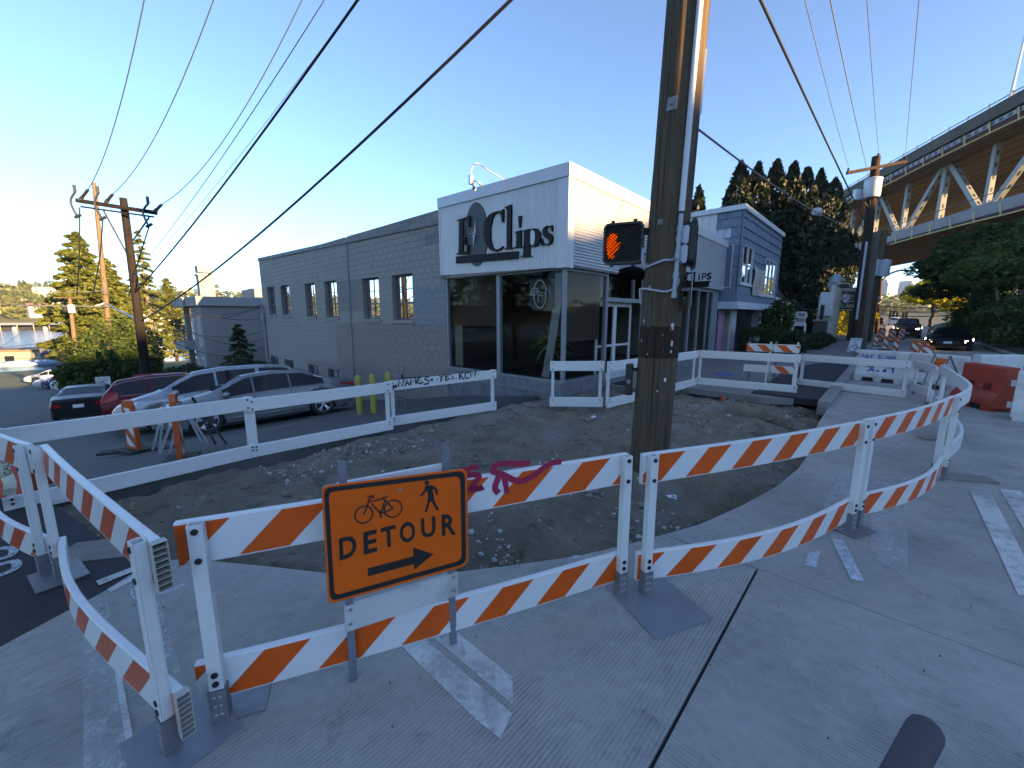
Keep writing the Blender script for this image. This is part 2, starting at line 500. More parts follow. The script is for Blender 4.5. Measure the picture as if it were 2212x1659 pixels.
def dirt_mat():
 t = NT('dug_soil')
 c = t.vary((0.30, 0.245, 0.185), t.noise(1.6, 9, 0.75), 0.42)
 c = t.mix(t.ramp(t.noise(0.9, 6, 0.7, dist=0.4), 0.5, 0.68), c, (0.36, 0.335, 0.30))
 vo = t.n('ShaderNodeTexVoronoi'); vo.inputs['Scale'].default_value = 46; t.l(t.pos(), vo.inputs['Vector'])
 peb = t.ramp(vo.outputs['Distance'], 0.30, 0.18)
 c = t.mix(t.math('MULTIPLY', t.math('MULTIPLY', peb, t.ramp(vo.outputs['Color'], 0.62, 0.7)), t.ramp(t.noise(1.8, 5), 0.42, 0.6)), c, (0.34, 0.33, 0.31))
 c = t.mix(t.math('MULTIPLY', t.ramp(t.noise(2.3, 7, 0.7), 0.56, 0.70), 0.85), c, (0.085, 0.068, 0.052))
 h = t.math('ADD', t.math('MULTIPLY', t.noise(24, 8, 0.75), 1.0), t.math('MULTIPLY', peb, 0.35))
 return t.done(t.bsdf(c, 0.95, 0, 0.2, h, 1.0, 0.07))
M_dirt = dirt_mat()
M_stone = [mat('gravel_stone_%s' % k, c, 0.9, var=0.2, vs=20, bump=0.3, bs=80) for k, c in (('light', (0.40, 0.385, 0.36)), ('mid', (0.22, 0.205, 0.185)), ('brown', (0.19, 0.155, 0.115)))]
def stripe_mat(name, a=(0.84, 0.088, 0.004), wear=0.6, period=0.405, hgt=0.205, slope=1.0, seed=0.0, b=(0.64, 0.645, 0.65)):
 t = NT(name)
 uv = t.n('ShaderNodeTexCoord').outputs['UV']
 sep = t.n('ShaderNodeSeparateXYZ'); t.l(uv, sep.inputs[0])
 u, v = sep.outputs[0], sep.outputs[1]
 ph = t.math('FRACT', t.math('DIVIDE', t.math('ADD', t.math('SUBTRACT', u, t.math('MULTIPLY', v, slope)), 40.0 + seed), period))
 s = t.ramp(t.math('ABSOLUTE', t.math('SUBTRACT', ph, 0.5)), 0.252, 0.248)
 edge = t.math('MULTIPLY', t.ramp(v, 0.009, 0.011), t.ramp(v, hgt - 0.009, hgt - 0.011))
 s = t.math('MULTIPLY', s, edge)
 st = t.mapping(uv, (5, 40, 1), loc=(seed, 0, 0))
 wr = t.ramp(t.noise(1.6, 9, 0.75, st), 0.70 - 0.1 * wear, 0.78 - 0.06 * wear)
 oc = t.vary(a, t.noise(5), 0.12)
 oc = t.mix(t.math('MULTIPLY', wr, 0.8 * wear), oc, (0.6, 0.5, 0.4))
 wc = t.vary(b, t.noise(4), 0.06)
 wc = t.mix(t.math('MULTIPLY', t.ramp(t.noise(2.2, 9, 0.75, st), 0.60, 0.74), 0.55 * wear), wc, (0.34, 0.27, 0.21))
 c = t.mix(s, wc, oc)
 sm = t.math('MULTIPLY', t.ramp(t.noise(3.5, 8, 0.7, t.mapping(uv, (2, 14, 1), loc=(seed * 3, 1, 0))), 0.68, 0.75), wear)
 c = t.mix(t.math('MULTIPLY', sm, 0.75), c, (0.06, 0.05, 0.05))
 return t.done(t.bsdf(c, 0.38, 0, 0.5, t.noise(3, 3, 0.5, t.mapping(uv, (1.0, 120, 1))), 0.08, 0.004))
def pole_mat(name, c1, c2, lean=0.0):
 t = NT(name)
 v = t.mapping(t.obj(), (9, 9, 0.35))
 c = t.vary(c1, t.noise(3, 9, 0.75, v), 0.45)
 crack = t.ramp(t.noise(2.2, 6, 0.6, t.mapping(t.obj(), (14, 14, 0.12))), 0.60, 0.66)
 c = t.mix(t.math('MULTIPLY', crack, 0.8), c, (0.012, 0.010, 0.009))
 c = t.mix(t.math('MULTIPLY', t.ramp(t.noise(2.0, 8, 0.8, t.mapping(t.obj(), (5, 5, 0.6))), 0.55, 0.75), 0.55), c, c2)
 h = t.math('SUBTRACT', t.noise(4, 6, 0.7, v), crack)
 return t.done(t.bsdf(c, 0.9, 0, 0.2, h, 0.9, 0.02))
M_pole = pole_mat('creosoted_pole_wood', (0.105, 0.073, 0.049), (0.165, 0.145, 0.12))
M_pole_red = pole_mat('stained_pole_wood', (0.055, 0.032, 0.022), (0.10, 0.085, 0.075))
M_pole_pale = pole_mat('bare_pole_wood', (0.15, 0.11, 0.07), (0.22, 0.18, 0.14))
M_pole_grey = pole_mat('grey_pole_wood', (0.115, 0.10, 0.085), (0.19, 0.17, 0.15))
M_pole_shaded = pole_mat('shaded_pole_wood', (0.020, 0.016, 0.014), (0.032, 0.028, 0.025))  # pole wood with shade put into its colour, for the left pole
M_wire = mat('black_cable', (0.015, 0.015, 0.017), 0.6)
M_wire_grey = mat('grey_cable', (0.16, 0.16, 0.18), 0.5, 0.4)
M_conduit = mat('grey_conduit', (0.34, 0.37, 0.42), 0.5, var=0.06)
# ------------------------------------------------------------------ ground, roads, pavements, dug corner
def clip_poly(poly, x0, x1, y0, y1):
 def cut(P, ins, inter):
  out = []
  for i in range(len(P)):
   a, b = P[i - 1], P[i]
   ia, ib = ins(a), ins(b)
   if ia and ib: out.append(b)
   elif ia and not ib: out.append(inter(a, b))
   elif ib and not ia: out += [inter(a, b), b]
  return out
 lx = lambda X: (lambda a, b: (X, a[1] + (b[1] - a[1]) * (X - a[0]) / (b[0] - a[0])))
 ly = lambda Y: (lambda a, b: (a[0] + (b[0] - a[0]) * (Y - a[1]) / (b[1] - a[1]), Y))
 P = poly
 for ins, it in ((lambda p: p[0] >= x0, lx(x0)), (lambda p: p[0] <= x1, lx(x1)), (lambda p: p[1] >= y0, ly(y0)), (lambda p: p[1] <= y1, ly(y1))):
  if len(P) < 3: return []
  P = cut(P, ins, it)
 out = []
 for p in P:
  if not out or (abs(p[0] - out[-1][0]) + abs(p[1] - out[-1][1])) > 1e-4: out.append(p)
 if len(out) > 2 and (abs(out[0][0] - out[-1][0]) + abs(out[0][1] - out[-1][1])) < 1e-4: out.pop()
 return out if len(out) > 2 else []
def area2(P):
 return sum(P[i-1][0] * P[i][1] - P[i][0] * P[i-1][1] for i in range(len(P)))
def inside(p, poly):
 c = False; x, y = p
 for i in range(len(poly)):
  (x1, y1), (x2, y2) = poly[i - 1], poly[i]
  if (y1 > y) != (y2 > y) and x < (x2 - x1) * (y - y1) / (y2 - y1) + x1: c = not c
 return c
def prs(px, py, z=0.0): return rs(gp(px, py, z))
EDGE = [prs(*p) for p in ((1787, 884), (1765, 919), (1750, 976), (1725, 1012), (1677, 1051), (1604, 1091), (1515, 1131), (1395, 1166), (1327, 1183), (1243, 1202), (1115, 1220), (995, 1235), (850, 1240), (695, 1237), (582, 1224), (458, 1212), (400, 1206), (318, 1219), (221, 1280), (160, 1312), (0, 1398))]
e1, e2 = EDGE[-2], EDGE[-1]
k_ = (-17 - e2[0]) / (e2[0] - e1[0])
EDGE_OUT = EDGE + [(-17.0, e2[1] + (e2[1] - e1[1]) * k_)]
CONC = [(160.0, -4.75), (2.9, -4.75)] + EDGE_OUT + [(-17.0, -16.0), (8.0, -16.0), (14.0, -9.7), (160.0, -9.7)]
def xs(a, b, st): return list(np.arange(a, b - 1e-6, st))
R_LINES = sorted(set([round(v, 3) for v in [-900, -600, -400, -300, -220, -160, -120, -100] + xs(-80, -14, 4) + xs(-14, -8.6, 1.5) + [-8.6] + xs(-8.0, 3.4, 1.5) + [3.4, 4.0] + xs(6, 60, 3) + xs(60, 180, 8) + [180, 210, 250, 300, 360, 430, 520, 620, 750, 900, 1200, 1600]]))
S_LINES = sorted(set([round(v, 3) for v in [-1500, -900, -500, -300, -200, -150] + xs(-120, -16, 4) + xs(-16, -5.4, 1.5) + [-5.4, -5.0, -4, -3, -2, -1, 0.2, 0.7, 0.74, 1.2] + xs(2, 20, 1) + xs(20, 60, 3) + xs(60, 160, 8) + [160, 220, 300, 400, 455, 470, 520, 526, 532, 545, 565, 600, 640, 690, 740, 800, 900, 1100, 1400]]))
sun_h = Vector((math.sin(SUN_AZ), math.cos(SUN_AZ), 0)); sun_t = Vector((math.cos(SUN_AZ) * -1, math.sin(SUN_AZ), 0))
def smooth(a, b, x):
 t = min(max((x - a) / (b - a), 0), 1); return t * t * (3 - 2 * t)
FAR_S = [400, 520, 528, 540, 570, 650, 790, 950, 1400]
FAR_Z = [-14, -13, -7.6, -5, -2, 9, 29, 37, 40]
def terrain_z(r, s):
 z = ground_z(s)
 if s > 400: z = float(np.interp(s, FAR_S, FAR_Z)) + 5 * noise.noise(Vector((r * 0.006, s * 0.006, 3))) * smooth(550, 670, s)
 if r > 170 and s < 60: z += 2.0 * smooth(170, 420, r) + 26 * smooth(420, 900, r)
 p = P0 + Rv * r + Lv * s
 al, tt = p.dot(sun_h), p.dot(sun_t)
 shade_ridge = smooth(48, 66, al) * (1 - smooth(120, 200, al)) * smooth(-75, -50, tt) * (1 - smooth(46, 58, tt))  # unseen ridge, added and stepped in height to shade the foreground
 z += (14.5 + 2.2 * smooth(8, 19, tt) + 4.5 * smooth(27, 36, tt)) * shade_ridge * (1 + 0.02 * noise.noise(p * 0.08))
 return z
vs, fs, mi = [], [], []
nR, nS = len(R_LINES), len(S_LINES)
for s in S_LINES:
 for r in R_LINES:
  z = terrain_z(r, s) - 0.03
  if -8.61 < r < 3.41 and -5.01 < s < 0.71: z -= 0.9
  vs.append(g(r, s, z))
for j in range(nS - 1):
 for i in range(nR - 1):
  fs.append((j*nR + i, j*nR + i + 1, (j+1)*nR + i + 1, (j+1)*nR + i))
  r, s = (R_LINES[i] + R_LINES[i+1]) / 2, (S_LINES[j] + S_LINES[j+1]) / 2
  al = (P0 + Rv * r + Lv * s).dot(sun_h)
  mi.append(1 if s > 524 or al > 44 or r > 240 or (s > 62 and r > -300) else 0)
M_hill = mat('hillside_grass', (0.12, 0.125, 0.05), 0.95, var=0.35, vs=0.05, dirt=(0.11, 0.10, 0.06), ds=0.02)
m_ = fast_mesh('ground', np.array([tuple(v) for v in vs]), np.array(fs), [M_asphalt, M_hill], mi)
tag(link_mesh('ground', m_), kind='structure')
t_ = NT('lake_water')
wv = t_.noise(0.5, 4, 0.6, t_.mapping(t_.pos(), (1, 1, 1), (0, 0, 0.6)))
wv2 = t_.noise(2.2, 3, 0.6)
M_water = t_.done(t_.bsdf((0.02, 0.03, 0.035), 0.08, 0, 0.5, t_.math('ADD', wv, t_.math('MULTIPLY', wv2, 0.4)), 0.35, 0.5))
b = MB(); b.add([g(-700, 100, -8), g(900, 100, -8), g(900, 545, -8), g(-700, 545, -8)], [(0, 1, 2, 3)])
tag(b.build('lake', M_water), kind='structure')
def slab_obj(poly, z0, z1, name, m, parent, bev=0.0):
 if area2(poly) < 0: poly = poly[::-1]
 mb = MB(); mb.prism([g(p[0], p[1], z1) for p in poly], Vector((0, 0, z0 - z1)))
 o = mb.build(name, m, parent)
 return o
M_bank0 = mat('joint_filler', (0.055, 0.042, 0.032), 0.95, var=0.3, vs=8)
road = tag(bpy.data.objects.new('concrete_road', None), kind='structure'); COL.objects.link(road); WM[road.name] = Matrix.Identity(4)
rl = [-17, -12.9, -8.85, -4.42, 0.1, 4.6, 9.1, 13.6, 18.1, 22.6, 27.1, 31.6, 38, 46, 56, 70, 90, 120, 160]
sl_main = [-16.0, -12.6, -9.2, -4.977]
for i in range(len(rl) - 1):
 for j in range(len(sl_main) - 1):
  P = clip_poly(CONC, rl[i] + 0.004, rl[i+1] - 0.004, sl_main[j] + (0.004 if j else 0), (sl_main[j+1] - 0.004 - (0.008 if j == 2 else 0)) if i < 3 or j < 2 else 3)
  if P: slab_obj(P, -0.13, RND.uniform(-0.002, 0.002), 'road_slab', M_conc_r, road)
for a_, b_ in ((-17, -12.2), (-12.2, -4.43)):
 P = clip_poly(CONC, a_ + 0.004, b_ - 0.004, -4.971, 3)
 if P: slab_obj([(a_, -4.99), (b_, -4.99), (b_, -4.96), (a_, -4.96)], -0.3, -0.022, 'joint_filler', M_bank0 if a_ < -4.2 else M_curb, road)
 if P: slab_obj(P, -0.16, 0.001, 'road_slab', M_conc_s, road)
walk_edge = [prs(*p) for p in ((1470, 838), (1538, 847), (1641, 860), (1714, 864))]
WALK = [(2.05, -1.55), (2.35, -1.9)] + walk_edge + [(walk_edge[-1][0], -3.95), (3.6, -3.95), (60, -3.95), (60, -0.02), (2.05, -0.02)]
WALK = [(1.95, -0.02), (1.95, -1.5)] + walk_edge + [(walk_edge[-1][0] + 0.05, -3.2), (8.9, -3.02), (60, -3.02), (60, -0.02)]
pav = tag(bpy.data.objects.new('pavement', None), kind='structure'); COL.objects.link(pav); WM[pav.name] = Matrix.Identity(4)
for a_, b_ in ((0, 3.6), (3.6, 5.4), (5.4, 7.2), (7.2, 9), (9, 11), (11, 13), (13, 15), (15, 18), (18, 21), (21, 25), (25, 30), (30, 36), (36, 44), (44, 60)):
 P = clip_poly(WALK, a_ + 0.004, b_ - 0.004, -5, 1)
 if P: slab_obj(P, -0.12, 0.03, 'paving_slab', M_conc_plain, pav)
ASPH = [(3.35, -4.55), (3.3, -3.9), (3.35, -3.25), (8.9, -3.03), (11.0, -3.3), (14.2, -4.0), (15.0, -4.55)]
mb = MB(); mb.prism([g(p[0], p[1], 0.036) for p in (ASPH if area2(ASPH) > 0 else ASPH[::-1])], Vector((0, 0, -0.15)))
tag(mb.build('asphalt_patch', M_asphalt_new), kind='structure')
mb = MB(); P = [(15.0, -4.55), (14.2, -4.0), (11.0, -3.3), (8.9, -3.03), (60, -3.03), (60, -4.55)]
mb.prism([g(p[0], p[1], 0.034) for p in (P if area2(P) > 0 else P[::-1])], Vector((0, 0, -0.15)))
tag(mb.build('pavement_strip', M_conc_plain), kind='structure')
kerb = tag(bpy.data.objects.new('kerb', None), kind='structure'); COL.objects.link(kerb); WM[kerb.name] = Matrix.Identity(4)
GM = Matrix.Translation(P0) @ Matrix.Rotation(GA, 4, 'Z')
for a_, b_ in [(2.75, 4.6), (4.6, 7.5), (7.5, 10.5), (10.5, 13.5), (13.5, 17), (17, 21), (21, 26), (26, 32), (32, 40), (40, 60)]:
 mb = MB(); mb.box((a_ + .006, -4.78, -0.2), (b_ - .006, -4.553, 0.115), 0, GM)
 mb.build('kerb_stone', M_curb, kerb, bevel=0.018)
for a_, b_ in [(14, 18), (18, 22), (22, 27), (27, 33), (33, 40), (40, 60), (60, 100)]:
 mb = MB(); mb.box((a_ + .006, -9.98, -0.2), (b_ - .006, -9.72, 0.13), 0, GM)
 mb.build('kerb_stone', M_curb, kerb, bevel=0.018)
mb = MB(); P = [(12, -10.0), (100, -10.0), (100, -40), (12, -40)]
mb.add([g(p[0], p[1], 0.08) for p in P], [(3, 2, 1, 0)])
M_bank = mat('leaf_litter_bank', (0.045, 0.04, 0.03), 0.95, var=0.4, vs=2.5, bump=0.6, bs=20, dirt=(0.03, 0.045, 0.02), ds=0.6)
vs, fs = [], []
for i, r in enumerate(np.arange(13, 101, 4.0)):
 for j, s in enumerate((-10.0, -11, -12.5, -15, -19, -25, -40)):
  vs.append(tuple(g(r, s, 0.1 + [0, .25, .7, 1.2, 1.8, 2.2, 2.4][j] + 0.25 * noise.noise(Vector((r * .3, s * .3, 0))))))
n_ = 7
for i in range(len(vs) // n_ - 1):
 for j in range(n_ - 1): fs.append((i*n_ + j, i*n_ + j + 1, (i+1)*n_ + j + 1, (i+1)*n_ + j))
tag(link_mesh('wooded_bank', fast_mesh('wooded_bank', np.array(vs), np.array(fs)[:, ::-1], [M_bank])), kind='structure')
P = [EDGE_OUT[-1], EDGE_OUT[-2], EDGE[-2], EDGE[-3], EDGE[-4], prs(240, 1180), prs(150, 1110), prs(60, 1060), prs(-200, 1030), (-17, 0.5)]
P = [(p[0], p[1] + (0.006 if i < 5 else 0)) for i, p in enumerate(P)]
mb = MB(); mb.prism([g(p[0], p[1], -0.004) for p in (P if area2(P) > 0 else P[::-1])], Vector((0, 0, -0.2)))
tag(mb.build('asphalt_apron', M_asphalt_new), kind='structure')
hole_c = prs(1612, 908, -0.12); hole_a = prs(1516, 896, -0.1); hole_b = prs(1690, 928, -0.1)
hv = Vector((hole_b[0] - hole_a[0], hole_b[1] - hole_a[1])); hl = hv.length / 2 * 1.02; hd = hv.normalized()
pole_rs = prs(1405, 985, -0.12)
def edge_dist(r, s):
 best = 9
 for i in range(1, len(EDGE)):
  ax, ay = EDGE[i-1]; bx, by = EDGE[i]
  dx, dy = bx - ax, by - ay; t = min(max(((r-ax)*dx + (s-ay)*dy) / (dx*dx + dy*dy + 1e-9), 0), 1)
  best = min(best, math.hypot(r - ax - t*dx, s - ay - t*dy))
 return best
def soil_z(r, s):
 p = Vector((r, s, 0))
 z = -0.10 + ground_z(max(s, 0.2)) * 0.9
 z += 0.07 * noise.noise(p * 0.7) + 0.085 * noise.noise(p * 2.1 + Vector((5, 0, 0))) + 0.060 * noise.noise(p * 5.0) * (.6 + noise.noise(p * .9)) + 0.018 * noise.noise(p * 12)
 ed = edge_dist(r, s)
 dp = 0.24 if r > -6.2 else 0.05
 z -= dp * (1 - smooth(0.15, 1.1, ed)) * (0.7 + 0.5 * noise.noise(p * 1.3 + Vector((0, 9, 0))))
 z += 0.12 * smooth(1.6, 0.35, math.hypot(r - pole_rs[0], s - pole_rs[1])) if False else 0.10 * (1 - smooth(0.3, 1.4, math.hypot(r - pole_rs[0], s - pole_rs[1])))
 d = Vector((r - hole_c[0], s - hole_c[1])); a = d.dot(hd) / hl; b = (d.x * -hd.y + d.y * hd.x) / 0.50
 q = math.sqrt(a*a + b*b) + 0.14 * noise.noise(p * 2.7 + Vector((0, 0, 7))) + 0.06 * noise.noise(p * 8)
 z -= 0.85 * (1 - smooth(0.70, 0.98, q))
 z += 0.16 * smooth(0.85, 1.15, q) * (1 - smooth(1.2, 2.1, q))
 z -= 0.4 * smooth(0.62, 0.85, s)
 if r > 2.2: z -= 0.06 * smooth(2.2, 2.8, r)
 if r < -7.2: z -= 0.03
 return z
r_ = np.arange(-8.7, 3.75, 0.042); s_ = np.arange(-5.1, 1.45, 0.042)
vs = []
for s in s_:
 for r in r_: vs.append(tuple(g(r, s, soil_z(r, s))))
n_ = len(r_)
ii, jj = np.meshgrid(np.arange(n_ - 1), np.arange(len(s_) - 1))
q = (jj * n_ + ii).ravel()
fs = np.stack([q, q + 1, q + n_ + 1, q + n_], 1)
me = fast_mesh('dug_soil', np.array(vs), fs, [M_dirt]); me.polygons.foreach_set('use_smooth', [True] * len(me.polygons))
tag(link_mesh('dug_soil', me), kind='structure')
ico = [Vector(v) for v in ((0,0,-1),(.72,-.53,-.45),(-.28,-.85,-.45),(-.89,0,-.45),(-.28,.85,-.45),(.72,.53,-.45),(.28,-.85,.45),(-.72,-.53,.45),(-.72,.53,.45),(.28,.85,.45),(.89,0,.45),(0,0,1))]
icf = [(0,1,2),(1,0,5),(0,2,3),(0,3,4),(0,4,5),(1,5,10),(2,1,6),(3,2,7),(4,3,8),(5,4,9),(1,10,6),(2,6,7),(3,7,8),(4,8,9),(5,9,10),(6,10,11),(7,6,11),(8,7,11),(9,8,11),(10,9,11)]
def stones(mb, n, box, size, mi=None, zf=soil_z, cl=None):
 k = 0
 while k < n:
  r = RND.uniform(box[0], box[1]); s = RND.uniform(box[2], box[3])
  if cl is not None and noise.noise(Vector((r * 1.4, s * 1.4, 2.2))) < cl: k += 0.25; continue
  if inside((r, s), CONC): k += 0.2; continue
  k += 1
  d = RND.uniform(*size) * (0.5 + RND.random() ** 3)
  M = Matrix.Translation(g(r, s, zf(r, s) + d * 0.25)) @ Matrix.Rotation(RND.uniform(0, 6), 4, 'Z') @ Matrix.Rotation(RND.uniform(-.5, .5), 4, 'X') @ Matrix.Diagonal((d, d * RND.uniform(.6, 1), d * RND.uniform(.45, .8), 1))
  mb.add([M @ (v * RND.uniform(.85, 1.1)) for v in ico], icf, RND.choice((0, 0, 1, 2)) if mi is None else mi)
mb = MB()
stones(mb, 900, (-8.3, 3.3, -4.9, 0.4), (0.010, 0.028))
stones(mb, 900, (-6.6, -3.2, -4.6, -2.2), (0.012, 0.034), cl=0.05)
stones(mb, 700, (-0.8, 3.2, -4.6, -2.0), (0.012, 0.035), cl=-0.05)
stones(mb, 350, (-6.3, -4.0, -0.5, 0.35), (0.012, 0.03))
stones(mb, 520, (-8.2, 3.2, -4.8, 0.3), (0.02, 0.06), 2, cl=-.05)
stones(mb, 60, (-6.6, -3.5, -4.6, -3.0), (0.03, 0.06), 1)
tag(mb.build('gravel', M_stone), kind='stuff')
# ------------------------------------------------------------------ the corner salon (local x = along the avenue, y = down the side street)
def onr(px, py, r=0.0):
 q = on_plane(px, py, P0 + Rv * r, Rv); return (q - P0).dot(Lv), q.z
def ons(px, py, s=0.0):
 q = on_plane(px, py, P0 + Lv * s, Lv); return (q - P0).dot(Rv), q.z
salon = thing('hair_salon', 'low corner shop with corrugated metal fascia, dark shop windows and long grey block side wall', 'building', P0, GA)
# ---- grey block wall, y from 4.36 to 21.65 in plane x = 0
def cmu_paint():
 t = NT('grey_block_paint')
 sep = t.n('ShaderNodeSeparateXYZ'); v = t.mapping(t.pos(), (1, 1, 1), (0, 0, 0))
 off = t.n('ShaderNodeVectorMath', operation='SUBTRACT'); t.l(t.pos(), off.inputs[0]); off.inputs[1].default_value = P0
 dt = t.n('ShaderNodeVectorMath', operation='DOT_PRODUCT'); t.l(off.outputs[0], dt.inputs[0]); dt.inputs[1].default_value = Lv
 t.l(t.pos(), sep.inputs[0]); z = sep.outputs[2]; s = dt.outputs['Value']
 nz = t.math('MULTIPLY', t.math('SUBTRACT', t.noise(1.5, 3), 0.5), 0.10)
 z = t.math('ADD', z, nz); s = t.math('ADD', s, nz)
 def rect(s0, s1, z0, z1):
  f = t.ramp(s, s0 - .01, s0 + .01)
  for a, b in ((s, s1), ): f = t.math('MULTIPLY', f, t.ramp(a, b + .01, b - .01))
  f = t.math('MULTIPLY', f, t.ramp(z, z0 - .01, z0 + .01)); return t.math('MULTIPLY', f, t.ramp(z, z1 + .01, z1 - .01))
 base = t.vary((0.29, 0.272, 0.245), t.noise(0.8, 6, 0.7), 0.10)
 low = (0.20, 0.21, 0.215)
 base = t.mix(rect(12.1, 30, -4, 1.6), base, (0.262, 0.258, 0.25))
 base = t.mix(rect(4.3, 12.1, -1.1, 1.6), base, (0.235, 0.212, 0.19))
 base = t.mix(rect(12.1, 15.5, -1.0, -0.2), base, (0.238, 0.215, 0.192))
 base = t.mix(rect(4.3, 6.1, 1.58, 2.75), base, (0.215, 0.232, 0.26))
 base = t.mix(rect(9.4, 11.75, 2.05, 3.3), base, (0.215, 0.205, 0.192))
 base = t.mix(rect(4.5, 5.3, 4.0, 4.35), base, (0.18, 0.19, 0.20))
 base = t.mix(t.math('MULTIPLY', t.ramp(t.noise(3, 8, 0.75, t.mapping(t.pos(), (1, 1, 0.25))), 0.52, 0.75), 0.35), base, (0.15, 0.155, 0.16))
 st = t.ramp(t.noise(2.0, 8, 0.7), 0.54, 0.72)
 base = t.mix(t.math('MULTIPLY', t.math('MULTIPLY', st, t.ramp(z, 3.2, 3.9)), 0.55), base, (0.09, 0.085, 0.078))
 return t.done(t.bsdf(base, 0.7, 0, 0.4, t.noise(60, 4), 0.25, 0.006))
M_cmu = cmu_paint()
M_joint = mat('block_joint', (0.235, 0.222, 0.20), 0.8, var=0.35, vs=2.2, dirt=(0.05, 0.048, 0.045), ds=1.1, dt=(0.5, 0.66))
WIN = []
for a_ in ((20.67, 3.49, 19.48, 1.95), (18.47, 3.45, 17.25, 1.92), (15.15, 3.37, 13.97, 1.84), (12.92, 3.35, 11.72, 1.81), (9.47, 3.26, 8.26, 1.76), (7.34, 3.24, 6.09, 1.73)):
 WIN.append((a_[2], a_[0], a_[3], a_[1]))
BWIN = [(19.95, 21.25, -1.25, -0.42), (17.6, 18.9, -1.25, -0.46), (14.15, 15.5, -1.15, -0.49), (11.8, 13.2, -1.1, -0.49)]
S0, S1 = 4.37, 21.66
def roof_at(s): return 4.66 + (s - 4.34) * 0.028
cells = [(S0, S1, -3.4, roof_at(S1) - 0.2)]
def cut_rects(rects, hole):
 out = []
 y0, y1, z0, z1 = hole
 for (a, b, c, d) in rects:
  if b <= y0 or a >= y1 or d <= z0 or c >= z1: out.append((a, b, c, d)); continue
  if a < y0: out.append((a, y0, c, d))
  if b > y1: out.append((y1, b, c, d))
  m0, m1 = max(a, y0), min(b, y1)
  if c < z0: out.append((m0, m1, c, z0))
  if d > z1: out.append((m0, m1, z1, d))
 return out
for h in WIN + BWIN: cells = cut_rects(cells, h)
mb = MB()
for (a, b, c, d) in cells: mb.box((0.006, a, c), (0.19, b, d))
mb.build('wall_core', M_joint, salon)
BW, BH, JT = 0.4064, 0.2032, 0.010
blocks = []
row = 0; z = -3.3
while z < roof_at(S1) - 0.12:
 off = 0 if row % 2 else -BW / 2
 y = S0 + off
 while y < S1:
  a, b = max(y + JT / 2, S0), min(y + BW - JT / 2, S1)
  ztop = min(z + BH - JT / 2, roof_at((a + b) / 2) - 0.13)
  if b - a > 0.05 and ztop - z > 0.05:
   rr = [(a, b, z + JT / 2, ztop)]
   for h in WIN + BWIN: rr = cut_rects(rr, (h[0] - .004, h[1] + .004, h[2] - .004, h[3] + .004))
   blocks += [q for q in rr if q[1] - q[0] > 0.03 and q[3] - q[2] > 0.03]
  y += BW
 z += BH; row += 1
def below(q): return q[3] < ground_z((q[0] + q[1]) / 2) - 0.05
blocks = [q for q in blocks if not below(q)]
blocks.sort(key=lambda q: q[0])
shared = {}
def block_mesh(w, h):
 k = (round(w, 3), round(h, 3))
 if k not in shared:
  c = 0.004; m = MB()
  o = [(-0.0, c, c), (-0.0, w - c, c), (-0.0, w - c, h - c), (-0.0, c, h - c)]
  i = [(0.008, 0, 0), (0.008, w, 0), (0.008, w, h), (0.008, 0, h)]
  m.add(o + i, [(3, 2, 1, 0), (0, 1, 5, 4), (1, 2, 6, 5), (2, 3, 7, 6), (3, 0, 4, 7)])
  shared[k] = m.mesh('block', M_cmu)
 return shared[k]
rest = MB()
for n, q in enumerate(blocks):
 dx = -0.004 - abs(RND.gauss(0, 0.0022))
 if n < 296:
  o = link_mesh('block', block_mesh(q[1] - q[0], q[3] - q[2]), salon)
  o.location = (dx, q[0], q[2])
 else:
  c = 0.004; w, h = q[1] - q[0], q[3] - q[2]
  rest.add([(dx, q[0] + c, q[2] + c), (dx, q[1] - c, q[2] + c), (dx, q[1] - c, q[3] - c), (dx, q[0] + c, q[3] - c), (0.008 + dx, q[0], q[2]), (0.008 + dx, q[1], q[2]), (0.008 + dx, q[1], q[3]), (0.008 + dx, q[0], q[3])], [(3, 2, 1, 0), (0, 1, 5, 4), (1, 2, 6, 5), (2, 3, 7, 6), (3, 0, 4, 7)])
rest.build('block', M_cmu, salon, kind='stuff')
mb = MB()
for k in range(8):
 a, b = S0 + (S1 - S0) * k / 8, S0 + (S1 - S0) * (k + 1) / 8 - 0.005
 vs = [(x, y, roof_at(y) + z) for y in (a, b) for x, z in ((-0.06, -0.14), (0.26, -0.14), (0.26, 0.02), (-0.06, 0.02))]
 mb.add(vs, [(0, 1, 2, 3), (7, 6, 5, 4), (0, 4, 5, 1), (1, 5, 6, 2), (2, 6, 7, 3), (3, 7, 4, 0)])
M_cop = mat('grey_coping', (0.20, 0.20, 0.195), 0.7, var=0.2, vs=3, dirt=(0.08, 0.075, 0.07), ds=2.5, dt=(0.5, 0.7))
mb.build('coping', M_cop, salon, recalc=True)
M_winframe = mat('dark_window_frame', (0.10, 0.11, 0.125), 0.6, var=0.2)
M_glass_up = glass('mirror_bright_pane', (0.25, 0.28, 0.3), boost=7.0)
M_blind_in = mat('closed_window_blind', (0.30, 0.31, 0.32), 0.8)
